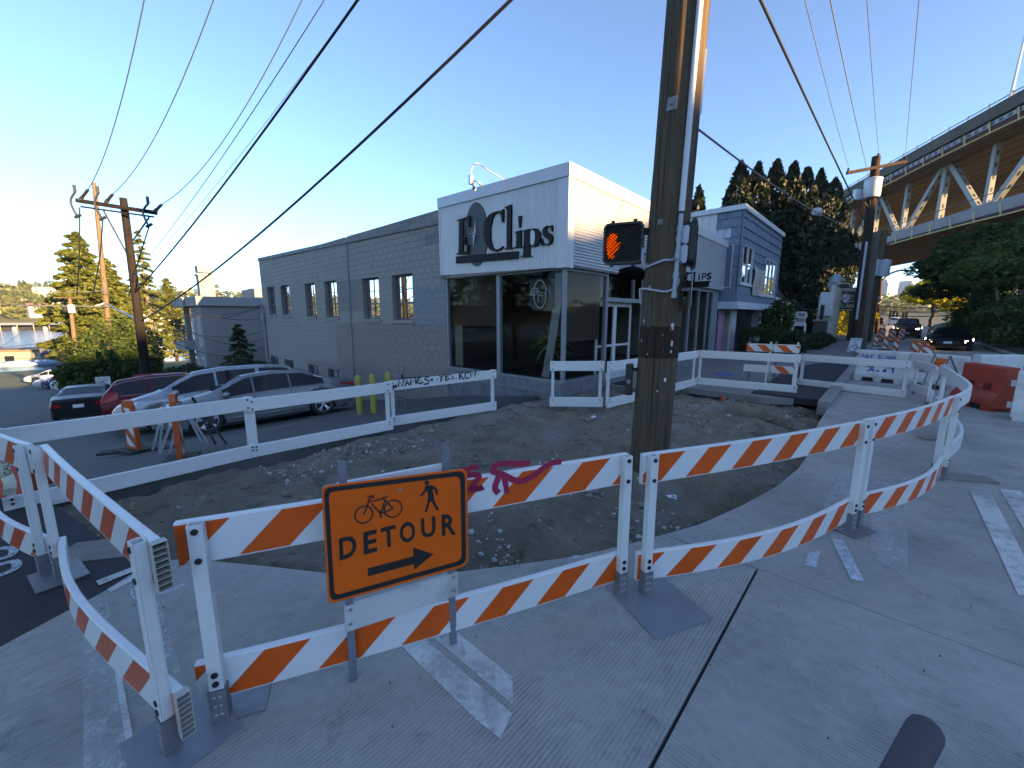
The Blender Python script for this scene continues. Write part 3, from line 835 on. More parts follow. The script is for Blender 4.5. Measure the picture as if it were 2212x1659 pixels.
for k, (y0, y1, z0, z1) in enumerate(WIN):
 f = MB(); X = 0.14
 f.box((X, y0, z0), (X + .04, y0 + .06, z1)); f.box((X, y1 - .06, z0), (X + .04, y1, z1))
 f.box((X, y0 + .06, z1 - .06), (X + .04, y1 - .06, z1)); f.box((X, y0 + .06, z0), (X + .04, y1 - .06, z0 + .06))
 zm = z0 + (z1 - z0) * 0.38
 f.box((X - .005, y0 + .06, zm - .03), (X + .035, y1 - .06, zm + .03))
 fr = f.build('window', M_winframe, salon)
 g_ = MB()
 g_.add([(X + .02, y0 + .06, z0 + .06), (X + .02, y1 - .06, z0 + .06), (X + .02, y1 - .06, z1 - .06), (X + .02, y0 + .06, z1 - .06)], [(3, 2, 1, 0)])
 g_.build('pane', M_glass_up, fr)
 m_ = MB()
 ym = (y0 + y1) / 2
 m_.box((X - .002, ym - .012, z0 + .06), (X + .03, ym + .012, zm - .03)); m_.box((X - .002, ym - .012, zm + .03), (X + .03, ym + .012, z1 - .06))
 m_.box((X - .004, y0 + .06, (zm + z1) / 2 - .012), (X + .028, ym - .012, (zm + z1) / 2 + .012)); m_.box((X - .004, ym + .012, (zm + z1) / 2 - .012), (X + .028, y1 - .06, (zm + z1) / 2 + .012))
 m_.build('glazing_bar', M_winframe, fr)
 s_ = MB()
 s_.box((-0.05, y0 - .04, z0 - .11), (X, y1 + .04, z0 - 0.006)); s_.build('sill', M_cmu, fr, bevel=0.008)
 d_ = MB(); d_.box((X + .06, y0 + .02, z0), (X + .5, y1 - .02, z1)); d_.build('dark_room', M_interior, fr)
for k, (y0, y1, z0, z1) in enumerate(BWIN):
 f = MB(); X = 0.12; ym = (y0 + y1) / 2
 for a, b in ((y0, y0 + .05), (ym - .03, ym + .03), (y1 - .05, y1)): f.box((X, a, z0), (X + .04, b, z1))
 f.box((X - .003, y0, z1 - .05), (X + .037, y1, z1)); f.box((X - .003, y0, z0), (X + .037, y1, z0 + .05))
 fr = f.build('basement_window', M_winframe, salon)
 g_ = MB(); g_.add([(X + .02, y0 + .05, z0 + .05), (X + .02, y1 - .05, z0 + .05), (X + .02, y1 - .05, z1 - .05), (X + .02, y0 + .05, z1 - .05)], [(3, 2, 1, 0)])
 g_.build('pane', M_glass_up, fr)
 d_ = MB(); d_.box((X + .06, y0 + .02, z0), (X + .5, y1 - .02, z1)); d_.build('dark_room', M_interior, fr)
mb = MB(); mb.tube([(-0.035, 10.49, 4.98), (-0.035, 10.5, 4.0), (-0.035, 10.6, -0.62)], 0.022, 8); mb.tube([(0.2, 10.3, 5.02), (-0.035, 10.49, 5.03), (-0.035, 10.49, 4.9)], 0.02, 6)
for zz in (0.95, 2.9): mb.disc((-0.035, 10.52 + (2.9 - zz) * .02, zz), (0, 0, 1), 0.04, 0.06, 10)
mb.build('vent_pipe', M_greytrim, salon)
mb = MB(); mb.tube([(-0.06, 21.55, 2.4), (-0.06, 21.55, -2.6)], 0.05, 8); mb.tube([(-0.08, 21.8, 2.5), (-0.16, 21.72, 2.62), (-0.1, 21.68, 2.3), (-0.08, 21.7, -2.6)], 0.035, 8)
mb.box((-0.16, 21.4, 1.6), (-0.02, 21.62, 2.0)); mb.build('service_conduit', M_greytrim, salon)
mb = MB(); mb.tube([(-0.02, 4.4 + k * 1.0, -0.93 + 0.05 * (k > 9) - (0.02 * math.sin(k)) + (k - 9) * 0.012) for k in range(18)], 0.012, 5); mb.build('wall_cable', M_wire, salon)
# ---- roof and hidden walls
mb = MB(); mb.box((0.2, 4.36, 4.3), (11.0, 21.5, 4.42)); mb.box((0.02, 0.02, 4.55), (11.2, 4.36, 4.62)); mb.build('roof', M_roof_tar, salon)
mb = MB(); mb.box((10.9, 0.3, 0), (11.1, 21.6, 4.5)); mb.box((0.2, 21.4, -3.4), (10.9, 21.6, 4.6)); mb.build('rear_wall', M_joint, salon)
mb = MB(); mb.box((0.19, 0.2, -0.3), (10.9, 4.6, -0.02)); mb.build('shop_floor', mat('brown_floor', (0.05, 0.035, 0.025), 0.6), salon)
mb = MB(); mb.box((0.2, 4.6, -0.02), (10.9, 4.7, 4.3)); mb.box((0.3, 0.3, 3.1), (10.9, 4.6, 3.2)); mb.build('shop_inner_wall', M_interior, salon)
# ---- fascia: box overhanging the shop front by 0.13 m
FZ0, FZ1, OV = 2.93, 5.06, 0.13
def fz(y): return 0.027 * max(y, 0)
def corr(n_per, length, amp=0.017):
 st = 8; out = []
 for i in range(int(length / n_per * st) + 1):
  u = i * n_per / st
  if u > length: break
  out.append((u, amp * (2 * abs(math.sin(math.pi * i / st)) - 1) * -1))
 return out
vs, fs = [], []
for u, d in corr(0.068, 4.25):
 y = 0.12 + u
 vs += [(-OV - 0.012 + d, y, FZ0 + fz(y)), (-OV - 0.012 + d, y, FZ1 - 0.25 + fz(y))]
fs = [(2*i + 1, 2*i + 3, 2*i + 2, 2*i) for i in range(len(vs) // 2 - 1)]
mb = MB(); mb.add(vs, fs); mb.build('corrugated_sheet', M_corr, salon, smooth=True)
def corr_right(x0, x1):
 vs = []
 pr = corr(0.068, FZ1 - 0.25 - FZ0 - 0.05)
 for u, d in pr:
  zz = FZ0 + 0.04 + u
  vs += [(x0, -OV - 0.012 + d, zz - 0.004 * x0), (x1, -OV - 0.012 + d, zz - 0.004 * x1)]
 fs = [(2*i, 2*i + 1, 2*i + 3, 2*i + 2) for i in range(len(vs) // 2 - 1)]
 m = MB(); m.add(vs, fs); m.build('corrugated_sheet', M_corr, salon, smooth=True)
corr_right(0.06, 2.16)
vs = []
pr = corr(0.068, FZ1 - 0.25 - 3.62)
for u, d in pr: vs += [(2.16, -OV - 0.012 + d, 3.62 + u), (4.3, -OV - 0.012 + d, 3.62 + u)]
m = MB(); m.add(vs, [(2*i, 2*i + 1, 2*i + 3, 2*i + 2) for i in range(len(vs) // 2 - 1)]); m.build('corrugated_sheet', M_corr, salon, smooth=True)
corr_right(4.3, 11.2)
mb = MB()
pts = [(2.18, -OV + .02, 3.60), (4.28, -OV + .02, 3.60)] + [(4.28 - 2.1 * i / 10, -OV + .02, 3.05 + 0.18 * math.sin(math.pi * i / 10)) for i in range(11)]
mb.prism(pts[::-1], (0, 0.05, 0)); mb.build('door_canopy', M_greytrim, salon, recalc=True)
mb = MB()
mb.box((-OV + .004, -OV + .004, FZ0 + .012), (0.0, 4.36, 4.9)); mb.box((-OV + .006, -OV + .006, FZ0 + .014), (2.16, 0.02, 4.9)); mb.box((2.16, -OV + .03, 3.66), (4.3, 0.02, 4.9)); mb.box((4.3, -OV + .006, FZ0 + .014), (11.2, 0.02, 4.9))
mb.build('fascia_core', M_joint, salon)
mb = MB()
vs = [(x, y, z + fz(y)) for y in (-0.19, 4.39) for x, z in ((-0.19, FZ1 - 0.27), (0.05, FZ1 - 0.27), (0.05, FZ1), (-0.19, FZ1))]
mb.add(vs, [(0, 1, 2, 3), (7, 6, 5, 4), (0, 4, 5, 1), (1, 5, 6, 2), (2, 6, 7, 3), (3, 7, 4, 0)])
mb.build('parapet_cap', M_trimwhite, salon, recalc=True)
mb = MB(); mb.add([(x, y, z - 0.012 * x * 0.9) for x in (0.052, 11.22) for y, z in ((-0.192, FZ1 - 0.27), (0.05, FZ1 - 0.27), (0.05, FZ1 + .002), (-0.192, FZ1 + .002))], [(3, 2, 1, 0), (4, 5, 6, 7), (1, 5, 4, 0), (2, 6, 5, 1), (3, 7, 6, 2), (0, 4, 7, 3)])
mb.build('parapet_cap', M_trimwhite, salon, recalc=True)
mb = MB(); mb.box((-0.165, -0.165, FZ0 - .01), (-0.135, 0.13, FZ1 - 0.275)); mb.box((-0.134, -0.167, FZ0 - .012), (0.07, -0.138, FZ1 - 0.277)); mb.build('corner_trim', M_trimwhite, salon)
mb = MB(); mb.box((0.0, 4.32, 3.05), (-0.168, 4.375, 4.9)); mb.build('end_trim', M_trimwhite, salon)
mb = MB()
for i in range(34):
 y, zz = RND.uniform(0.3, 4.1), RND.choice((3.35, 4.25, 4.55))
 mb.disc((-OV - .02, y, zz + RND.uniform(-.02, .02)), (-1, 0, 0), 0.011, 0.008, 6)
mb.build('screw', M_darkmetal, salon)
# ---- sign letters traced from the photograph, as thick cut-out letters
zz1 = zpx(1730, 620, 3.77)
def tr1(pts, r=-0.19):
 out = []
 for p in pts:
  y, z = onr(*zz1(*p), r); out.append(Vector((r, y, z)))
 return out
def letter(name, outlines, depth=0.055, r=-0.21):
 m = MB()
 for ol in outlines: m.prism(tr1(ol, r), (depth, 0, 0), 0, 1)
 return m.build(name, [M_letter, M_letterside], salon)
oval = [(490 + 165 * math.cos(a) + 20 * math.sin(a) * 0, 1110 + 470 * math.sin(a)) for a in [2 * math.pi * i / 40 for i in range(40)]]
oval = [(x, y) if y < 1400 else (490 + (x - 490) * (1.0 if y < 1540 else 1.05), y) for x, y in oval]
m = MB(); m.prism(tr1(oval, -0.185), (0.03, 0, 0), 0, 1); m.build('sign_oval', [mat('sign_oval_grey', (0.05, 0.053, 0.058), 0.5, 0.2, var=0.12, vs=4), M_letterside], salon)
letter('letter', [[(200, 905), (392, 838), (385, 1002), (372, 1002), (366, 905), (300, 890), (296, 1170), (330, 1155), (332, 1260), (318, 1260), (316, 1195), (292, 1200), (294, 1372), (345, 1352), (362, 1262), (372, 1262), (362, 1405), (195, 1408), (195, 1395), (228, 1385), (236, 925), (200, 915)]], r=-0.235)
C_out = [(888, 740), (885, 935), (866, 930), (845, 800), (805, 785), (760, 810), (722, 890), (700, 1000), (696, 1100), (702, 1200), (722, 1290), (760, 1335), (810, 1330), (850, 1310), (880, 1282), (886, 1300), (850, 1345), (780, 1368), (700, 1345), (640, 1280), (605, 1190), (594, 1080), (600, 990), (622, 900), (670, 830), (740, 785), (820, 768), (862, 762), (872, 742)]
letter('letter', [C_out])
letter('letter', [[(905, 712), (1002, 672), (1000, 1300), (1028, 1312), (1028, 1325), (905, 1332), (905, 1320), (936, 1308), (942, 735), (906, 725)]])
letter('letter', [[(1104, 848), (1154, 838), (1138, 1008), (1120, 1012)], [(1055, 1080), (1148, 1050), (1146, 1285), (1168, 1292), (1168, 1303), (1045, 1316), (1045, 1304), (1075, 1294), (1080, 1092), (1056, 1092)]])
letter('letter', [[(1172, 1056), (1276, 1030), (1276, 1060), (1330, 1022), (1385, 1028), (1425, 1080), (1432, 1150), (1422, 1230), (1385, 1285), (1330, 1296), (1276, 1272), (1274, 1420), (1304, 1428), (1304, 1440), (1144, 1448), (1144, 1436), (1180, 1428), (1194, 1068), (1172, 1068)]])
m = MB(); m.prism(tr1([(1290, 1075), (1316, 1052), (1340, 1060), (1352, 1100), (1354, 1160), (1346, 1230), (1325, 1275), (1300, 1268), (1288, 1235)], -0.2125), (0.004, 0, 0)); m.build('letter_counter', M_corr, salon)
letter('letter', [[(1612, 976), (1612, 1068), (1600, 1068), (1582, 1015), (1550, 1000), (1522, 1015), (1516, 1050), (1540, 1085), (1595, 1110), (1615, 1150), (1612, 1215), (1585, 1255), (1535, 1272), (1480, 1262), (1445, 1276), (1445, 1172), (1456, 1172), (1472, 1230), (1505, 1258), (1545, 1255), (1565, 1225), (1558, 1190), (1500, 1155), (1468, 1115), (1462, 1060), (1482, 1010), (1530, 985), (1575, 990), (1598, 978)]])
m = MB(); m.prism(tr1([(190, 1440), (1110, 1358), (1105, 1470), (190, 1540)], -0.215), (0.03, 0, 0), 0, 1); pl = m.build('name_board', [M_letter, M_letterside], salon)
m = MB()
for ch, x in zip('HAIRSTUDIO', (235, 323, 396, 470, 620, 697, 780, 870, 950, 1040)):
 c = tr1([(x, 1493 - (x - 235) * 0.0955)], -0.2165)[0]
 text_on(m, ch, c, (0, -1, -0.027 * -1), (0, 0, 1), h=0.098, extrude=0.002)
m.build('lettering', M_letterside, pl)
m = MB()
c = (463, 1110)
for a, L_, w_ in ((-90, 205, 20), (90, 255, 20), (8, 95, 20), (188, 95, 20), (-50, 75, 16), (130, 62, 16), (-135, 65, 16), (45, 75, 16)):
 A_ = rad(a); tip = (c[0] + L_ * math.cos(A_), c[1] + L_ * math.sin(A_) - 0.08 * L_ * math.cos(A_))
 if a == -90: tip = (474, 905)
 if a == 90: tip = (446, 1330)
 q = [(c[0] + w_ * math.cos(A_ + d), c[1] + w_ * math.sin(A_ + d)) for d in (rad(65), rad(-65))]
 P = tr1([tip, q[0], c, q[1]], -0.20); top = tr1([c], -0.232)[0]
 m.add([P[0], P[1], P[3], top], [(0, 1, 3)], 0); m.add([P[0], P[1], P[3], top], [(0, 3, 2)], 1)
m.build('star', [M_alu, mat('star_shadow_side', (0.16, 0.17, 0.18), 0.5)], salon)  # dark half of each ray has its shade put into the colour
# ---- projecting sign seen edge-on behind the pole
m = MB()
c0 = Vector((6.1, -0.15, 3.1))
for k, ch in enumerate('EClips'):
 text_on(m, ch, c0 + Vector((0, -0.25 - 0.15 * k, 0.0)), (0, -1, 0), (0, 0, 1), h=0.34 if k < 3 else 0.22, offset=0.02, extrude=0.03)
m.box((6.06, -1.15, 2.78), (6.14, -0.2, 2.92)); m.box((6.08, -1.2, 2.92), (6.12, -0.14, 2.96))
m.build('projecting_sign', M_letterside, salon)
# ---- gooseneck lamp on the roof edge
m = MB()
zl = lambda x, y: zz1(x, y)
def lampP(x, y, r): yy, zz = onr(*zl(x, y), r); return Vector((r, yy, zz))
pth = [lampP(935, 330, 0.0), lampP(720, 200, -0.35), lampP(560, 95, -0.62), lampP(490, 70, -0.75), lampP(430, 130, -0.85), lampP(412, 270, -0.88)]
m.tube(smooth_path(pth, 5), 0.016, 8); lamp = m.build('lamp_arm', M_alu, salon)
m = MB(); q = lampP(412, 310, -0.88); m.box(q + Vector((-.04, -.04, -.1)), q + Vector((.04, .04, .1))); m.build('lamp_box', M_alu, lamp)
for a, bb in (((445, 370), (460, 450)), ((520, 350), (570, 395))):
 m = MB(); p, q = lampP(*a, -0.86), lampP(*bb, -0.78); d = (q - p)
 m.lathe([(0.0, 0), (0.022, 0), (0.026, 0.04), (0.03, 0.07), (0.062, d.length), (0.058, d.length + .005), (0.0, d.length + .002)], p, d, 12); m.tube([lampP(425, 335, -0.88), lampP(470, 322, -0.87), p], 0.014, 6)
 m.build('floodlight', M_alu, lamp, smooth=40)
# ---- shop front: ledge, frames, glass, doors
def stone_mat():
 return mat('stacked_stone', (0.20, 0.215, 0.235), 0.85, var=0.3, vs=9, bump=0.4, bs=60, dirt=(0.10, 0.105, 0.11), ds=6)
M_stack = stone_mat()
m = MB()
z = 0.0
while z < 0.29:
 h = RND.uniform(0.022, 0.045); y = 0.0
 while y < 4.33:
  w = RND.uniform(0.15, 0.5); d = RND.uniform(0.0, 0.035)
  m.box((-0.02 - d, y + .003, z + .002), (0.1, min(y + w, 4.33), z + h - .002)); y += w
 for (xa, xb) in ((0.0, 1.86), (4.05, 11.0)):
  x = xa - 0.02
  while x < xb:
   w = RND.uniform(0.15, 0.5); d = RND.uniform(0.0, 0.035)
   m.box((x + .003, -0.02 - d, z + .002), (min(x + w, xb), 0.1, z + h - .002)); x += w
 z += h
m.build('stone_strip', M_stack, salon, kind='stuff')
M_found = mat('foundation_paint', (0.16, 0.175, 0.19), 0.75, var=0.15, vs=2, dirt=(0.11, 0.12, 0.13), ds=1.6, dt=(0.48, 0.54), bump=0.2, bs=40)
m = MB(); m.box((0.0, 0.02, -1.2), (0.18, 4.36, -0.002)); m.box((0.02, 0.0, -1.2), (1.86, 0.18, -0.002)); m.box((4.05, 0.0, -1.2), (11.1, 0.18, -0.002)); m.build('foundation', M_found, salon)
m = MB()
m.box((-0.035, -0.02, 0.30), (0.13, 4.36, 0.345)); m.build('window_ledge', M_greytrim, salon)
m = MB(); m.box((0.0, -0.04, 0.302), (1.88, -0.021, 0.347)); m.box((0.131, -0.02, 0.302), (1.88, 0.13, 0.347)); m.box((4.05, -0.04, 0.30), (11.1, 0.13, 0.345)); m.build('window_ledge', M_greytrim, salon)
def vbar(x0, x1, y0, y1, z0=0.347, z1=2.94, m_=M_greytrim, nm='window_post'):
 m = MB(); m.box((x0, y0, z0), (x1, y1, z1)); return m.build(nm, m_, salon)
vbar(0.0, 0.09, 4.27, 4.35, z1=3.05); vbar(-0.01, 0.10, 2.08, 2.19, z0=-0.06, z1=3.0); vbar(-0.01, 0.075, -0.01, 0.075); vbar(1.84, 1.93, -0.005, 0.1, z0=0.0)
vbar(4.02, 4.10, -0.005, 0.1, z0=0.0); vbar(5.9, 5.98, 0.0, 0.09); vbar(7.8, 7.88, 0.0, 0.09); vbar(8.75, 8.83, 0.0, 0.09, z1=2.86); vbar(9.8, 9.88, 0.0, 0.09, z1=2.86); vbar(10.4, 11.1, 0.0, 0.09, z1=2.86)
m = MB(); m.box((0.0, 0.075, 2.90), (0.09, 2.08, 2.96)); m.box((0.0, 2.19, 2.92), (0.09, 4.27, 3.04)); m.box((0.075, 0.0, 2.88), (1.84, 0.09, 2.94)); m.box((4.1, 0.0, 2.82), (11.1, 0.088, 2.94)); m.build('window_head', M_greytrim, salon)
M_shopglass = glass('shop_pane', (0.8, 0.82, 0.8), boost=0.2)
for nm, q in (('shop_pane', [(0.05, 2.19, .347), (0.05, 4.27, .347), (0.05, 4.27, 2.95), (0.05, 2.19, 2.95)]), ('shop_pane', [(0.05, 0.075, .347), (0.05, 2.08, .347), (0.05, 2.08, 2.92), (0.05, 0.075, 2.92)])):
 m = MB(); m.add(q, [(3, 2, 1, 0)]); m.build(nm, M_shopglass, salon)
for xa, xb in ((0.075, 1.84), (4.1, 5.9), (5.98, 7.8), (7.88, 8.75), (8.83, 9.8), (9.88, 10.4)):
 m = MB(); m.add([(xa, .05, .347), (xb, .05, .347), (xb, .05, 2.9), (xa, .05, 2.9)], [(0, 1, 2, 3)]); m.build('shop_pane', M_shopglass, salon)
M_blind = mat('brown_blind', (0.12, 0.072, 0.052), 0.7, var=0.1)
def blind(nm, plane, a, b, z0, z1):
 m = MB(); z = z0
 while z < z1:
  if plane == 'x': m.add([(0.17, a, z), (0.17, b, z), (0.195, b, z + .024), (0.195, a, z + .024)], [(3, 2, 1, 0)])
  else: m.add([(a, 0.17, z), (b, 0.17, z), (b, 0.195, z + .024), (a, 0.195, z + .024)], [(0, 1, 2, 3)])
  z += 0.025
 m.build(nm, M_blind, salon)
blind('window_blind', 'x', 2.2, 4.25, 1.6, 2.93); blind('window_blind', 'y', 0.12, 1.83, 1.25, 2.88); blind('window_blind', 'y', 4.2, 5.8, 1.3, 2.85)
def curtain(nm, p0, p1, z0, z1, top=None, col=(0.33, 0.36, 0.38)):
 m = MB(); p0, p1 = Vector(p0), Vector(p1); n = 40; vs = []
 d = (p1 - p0); nr = Vector((-d.y, d.x, 0)).normalized()
 for i in range(n + 1):
  o = nr * (0.025 * math.sin(i * 1.35))
  for k in range(6):
   t = k / 5; z = z0 + (z1 - z0) * t; sh = Vector((0, 0.38 * (1 - t) ** 1.5 if top else 0, 0))
   vs.append((p0 + d * i / n + o + sh + Vector((0, 0, z))))
 fs = [(i*6 + k, (i+1)*6 + k, (i+1)*6 + k + 1, i*6 + k + 1) for i in range(n) for k in range(5)]
 m.add(vs, fs); m.build(nm, mat(nm + '_cloth', col, 0.85), salon, smooth=True)
curtain('net_curtain', (0.16, 0.16, 0), (0.2, 0.42, 0), 0.36, 2.85, True)
curtain('side_curtain', (0.24, 3.9, 0), (0.24, 4.24, 0), 0.36, 1.62, None, (0.24, 0.23, 0.20))
M_neon = mat('unlit_neon_tube', (0.62, 0.66, 0.68), 0.3); M_neon_y = mat('unlit_neon_star', (0.52, 0.52, 0.16), 0.3)
zz6 = zpx(1700, 1000, 2.212)
def tr6(pts, r=0.12):
 out = []
 for p in pts: y, z = onr(*zz6(*p), r); out.append(Vector((r, y, z)))
 return out
m = MB()
m.tube(tr6([(905 + 53 * math.cos(2*math.pi*i/30) , 328 + 121 * math.sin(2*math.pi*i/30)) for i in range(31)]), 0.011, 6, cap=False)
m.tube(tr6([(855 + 27 * math.cos(2*math.pi*i/20), 307 + 33 * math.sin(2*math.pi*i/20)) for i in range(21)]), 0.008, 6, cap=False)
m.tube(tr6([(855 + 44 * math.cos(2*math.pi*i/20) * .86 + 8*math.sin(2*math.pi*i/20), 308 - 33 * math.cos(2*math.pi*i/20) * .86 + 8 * math.sin(2*math.pi*i/20)) for i in range(21)]), 0.007, 6, cap=False)
m.tube(tr6([(890, 390), (892, 305), (905, 303), (915, 320), (908, 340), (893, 345)]), 0.008, 6); m.tube(tr6([(880, 390), (903, 390)]), 0.008, 6)
m.tube(tr6([(918, 342), (953, 334), (948, 320), (932, 314), (918, 328), (920, 352), (935, 362), (955, 352)]), 0.008, 6)
m.tube(tr6([(958, 340), (962, 268), (988, 330), (996, 265)]), 0.008, 6)
neon = m.build('neon_sign', M_neon, salon)
m = MB(); sp = []
for i in range(6): a = -math.pi/2 + i * 4 * math.pi / 5; sp.append((929 + 19 * math.cos(a), 270 + 21 * math.sin(a)))
m.tube(tr6(sp), 0.008, 6); m.build('neon_star', M_neon_y, neon)
m = MB(); q = tr6([(815, 195), (1030, 195), (1030, 440), (990, 470), (850, 470), (815, 430)], 0.15); m.prism(q, (0.01, 0, 0)); m.build('neon_backing', M_black, neon)
m = MB(); D0, D1, DY = 1.93, 4.02, 0.35
M_doorw = mat('door_frame_white', (0.55, 0.56, 0.57), 0.45, var=0.05)
m.box((D0, .1, 2.25), (D1, DY, 2.36)); m.box((D0, DY - .05, 2.36), (D0 + .06, DY + .05, 2.95)); m.box((D1 - .06, DY - .05, 2.36), (D1, DY + .05, 2.95)); m.build('door_head', M_greytrim, salon)
for a, b in ((D0 + .05, (D0 + D1) / 2 - .004), ((D0 + D1) / 2 + .004, D1 - .05)):
 m = MB(); m.box((a, DY, .05), (a + .085, DY + .045, 2.24)); m.box((b - .085, DY, .05), (b, DY + .045, 2.24)); m.box((a + .085, DY, .05), (b - .085, DY + .045, .25)); m.box((a + .085, DY, 2.13), (b - .085, DY + .045, 2.24)); m.box((a + .085, DY - .004, 1.0), (b - .085, DY + .04, 1.06))
 dr = m.build('door', M_doorw, salon)
 m = MB(); m.add([(a + .08, DY + .02, .25), (b - .08, DY + .02, .25), (b - .08, DY + .02, 2.13), (a + .08, DY + .02, 2.13)], [(0, 1, 2, 3)]); m.build('door_pane', M_shopglass, dr)
m = MB(); m.add([(D0, DY, 2.36), (D1, DY, 2.36), (D1, DY, 2.95), (D0, DY, 2.95)], [(0, 1, 2, 3)]); m.build('transom_pane', M_shopglass, salon)
m = MB(); m.box((D0, -0.02, -0.1), (D1, DY + .1, 0.045)); m.build('threshold', M_conc_plain, salon)
m = MB(); m.box((2.15, -1.0, 0.034), (3.7, -0.1, 0.05)); dm = m.build('door_mat', M_rubber); dm.location = P0; dm.rotation_euler = (0, 0, GA); tag(dm, 'black rubber mat lying in front of the glass double doors', 'mat')
# ------------------------------------------------------------------ barricades round the dig
RAIL_H, RAIL_T, BAR_H = 0.205, 0.038, 0.98
def solve_foot(top, bot, H=BAR_H):
 """ground point under a post whose foot and top are seen at two pixels and that is H tall"""
 lo, hi = -2.5, 1.2
 for _ in range(50):
  z = (lo + hi) / 2
  a = gp(*bot, z); n = Vector((a.x, a.y, 0))
  h = on_plane(top[0], top[1], a, n).z - z
  if h > H: lo = z
  else: hi = z
 return gp(*bot, (lo + hi) / 2)
def solve_h(top, bot):
 """foot on the ground as built, and the height the picture gives the post"""
 z = 0.0
 for _ in range(30):
  a = gp(bot[0], bot[1], z); r, s = rs(a); zz = ground_z(s) - 0.02 if s > -1.2 else 0.0
  z = 0.5 * (z + zz)
 a = gp(bot[0], bot[1], z); return a, on_plane(top[0], top[1], a, Vector((a.x, a.y, 0))).z - z
def sweep_rail(mb, path, z0, h=RAIL_H, t=RAIL_T, side=1, u0=0.0):
 """a hollow plank along path (points with their own ground height); outer face (side) is material 1"""
 P = [Vector(p) for p in path]; c = 0.006
 prof = [(-t/2, c), (-t/2, h - c), (-t/2 + c, h), (t/2 - c, h), (t/2, h - c), (t/2, c), (t/2 - c, 0), (-t/2 + c, 0)]
 rings, us, u = [], [], u0
 for i, p in enumerate(P):
  d = P[min(i+1, len(P)-1)] - P[max(i-1, 0)]; d.z = 0; d.normalize()
  n = Vector((d.y, -d.x, 0)) * side
  rings.append([p + n * a + Vector((0, 0, z0 + b)) for a, b in prof])
  if i: u += (P[i] - P[i-1]).length
  us.append(u)
 b = len(mb.v)
 for i in range(len(P) - 1):
  for k in range(8):
   k2 = (k + 1) % 8
   q = [rings[i][k], rings[i+1][k], rings[i+1][k2], rings[i][k2]]
   uv = [(us[i], prof[k][1]), (us[i+1], prof[k][1]), (us[i+1], prof[k2][1]), (us[i], prof[k2][1])]
   f = (0, 1, 2, 3) if side > 0 else (3, 2, 1, 0)
   mb.add(q, [f[::-1]], 1 if k == 4 else 0, [[uv[j] for j in f[::-1]]])
 mb.add(rings[0], [tuple(range(8))], 0); mb.add(rings[-1], [tuple(range(8))[::-1]], 0)
def bow(a, b, amt, n=14, skew=0.0):
 a, b = Vector(a), Vector(b); d = b - a; nn = Vector((d.y, -d.x, 0)).normalized()
 return [a + d * (i / n) + nn * (amt * (math.sin(math.pi * i / n) + skew * math.sin(2 * math.pi * i / n))) for i in range(n + 1)]
def post_part(root, p, axis, outn, w=0.058, t=0.046, h=BAR_H, z0=0.17, bolts=True, bracket=True, offset=None, pm=None):
 """plastic post with steel bracket; outn = direction in which the post stands proud of the planks"""
 ax, on = Vector(axis).normalized(), Vector(outn).normalized(); up = Vector((0, 0, 1))
 c = Vector(p) + on * (RAIL_T / 2 + t / 2 + 0.002)
 m = MB(); wl = 0.005
 def bx(a0, a1, b0, b1, za, zb):
  vs = [c + ax * a + on * b + up * z for z in (za, zb) for a, b in ((a0, b0), (a1, b0), (a1, b1), (a0, b1))]
  m.add(vs, [(3, 2, 1, 0), (4, 5, 6, 7), (0, 1, 5, 4), (1, 2, 6, 5), (2, 3, 7, 6), (3, 0, 4, 7)])
 bx(-w/2, w/2, t/2 - wl, t/2, z0, h); bx(-w/2, w/2, -t/2, -t/2 + wl, z0, h); bx(-w/2, -w/2 + wl, -t/2 + wl, t/2 - wl, z0, h); bx(w/2 - wl, w/2, -t/2 + wl, t/2 - wl, z0, h)
 bx(-w/2 + wl, w/2 - wl, -t/2 + wl, t/2 - wl, z0, h - 0.05)
 po = m.build('post', pm or M_white_post, root, world=True, recalc=True, bevel=0.004)
 if bolts:
  m = MB()
  for z in (h - 0.03, h - 0.165, z0 + 0.08, z0 + 0.035):
   m.disc(c + on * (t / 2) + up * z, on, 0.014, 0.006, 10)
  m.build('bolt', M_bolt, po, world=True, kind='stuff')
 if bracket:
  m = MB(); wl = 0.004; w2, t2 = w + 0.012, t + 0.012
  bx(-w2/2, w2/2, t2/2 - wl, t2/2, 0.012, z0 - 0.0); bx(-w2/2, -w2/2 + wl, -t2/2, t2/2 - wl, 0.012, z0); bx(w2/2 - wl, w2/2, -t2/2, t2/2 - wl, 0.012, z0)
  m.build('bracket', M_galv, root, world=True)
  m = MB()
  for k in range(3):
   for sx in (-.16, .16):
    m.disc(c + on * (t2/2 - .001) + ax * (sx * w2) + up * (0.05 + 0.045 * k), on, 0.006, 0.0025, 8)
  m.build('bracket_hole', mat('pale_hole', (0.42, 0.44, 0.47), 0.6), root, world=True)
def plate(root, c, ax, w, d, m_, th=0.012, name='base_plate'):
 ax = Vector(ax).normalized(); n = Vector((-ax.y, ax.x, 0)); c = Vector(c)
 m = MB(); vs = [c + ax * a + n * b + Vector((0, 0, z)) for z in (0.002, th) for a, b in ((-w/2, -d/2), (w/2, -d/2), (w/2, d/2), (-w/2, d/2))]
 m.add(vs, [(3, 2, 1, 0), (4, 5, 6, 7), (0, 1, 5, 4), (1, 2, 6, 5), (2, 3, 7, 6), (3, 0, 4, 7)])
 return m.build(name, m_, root, world=True)
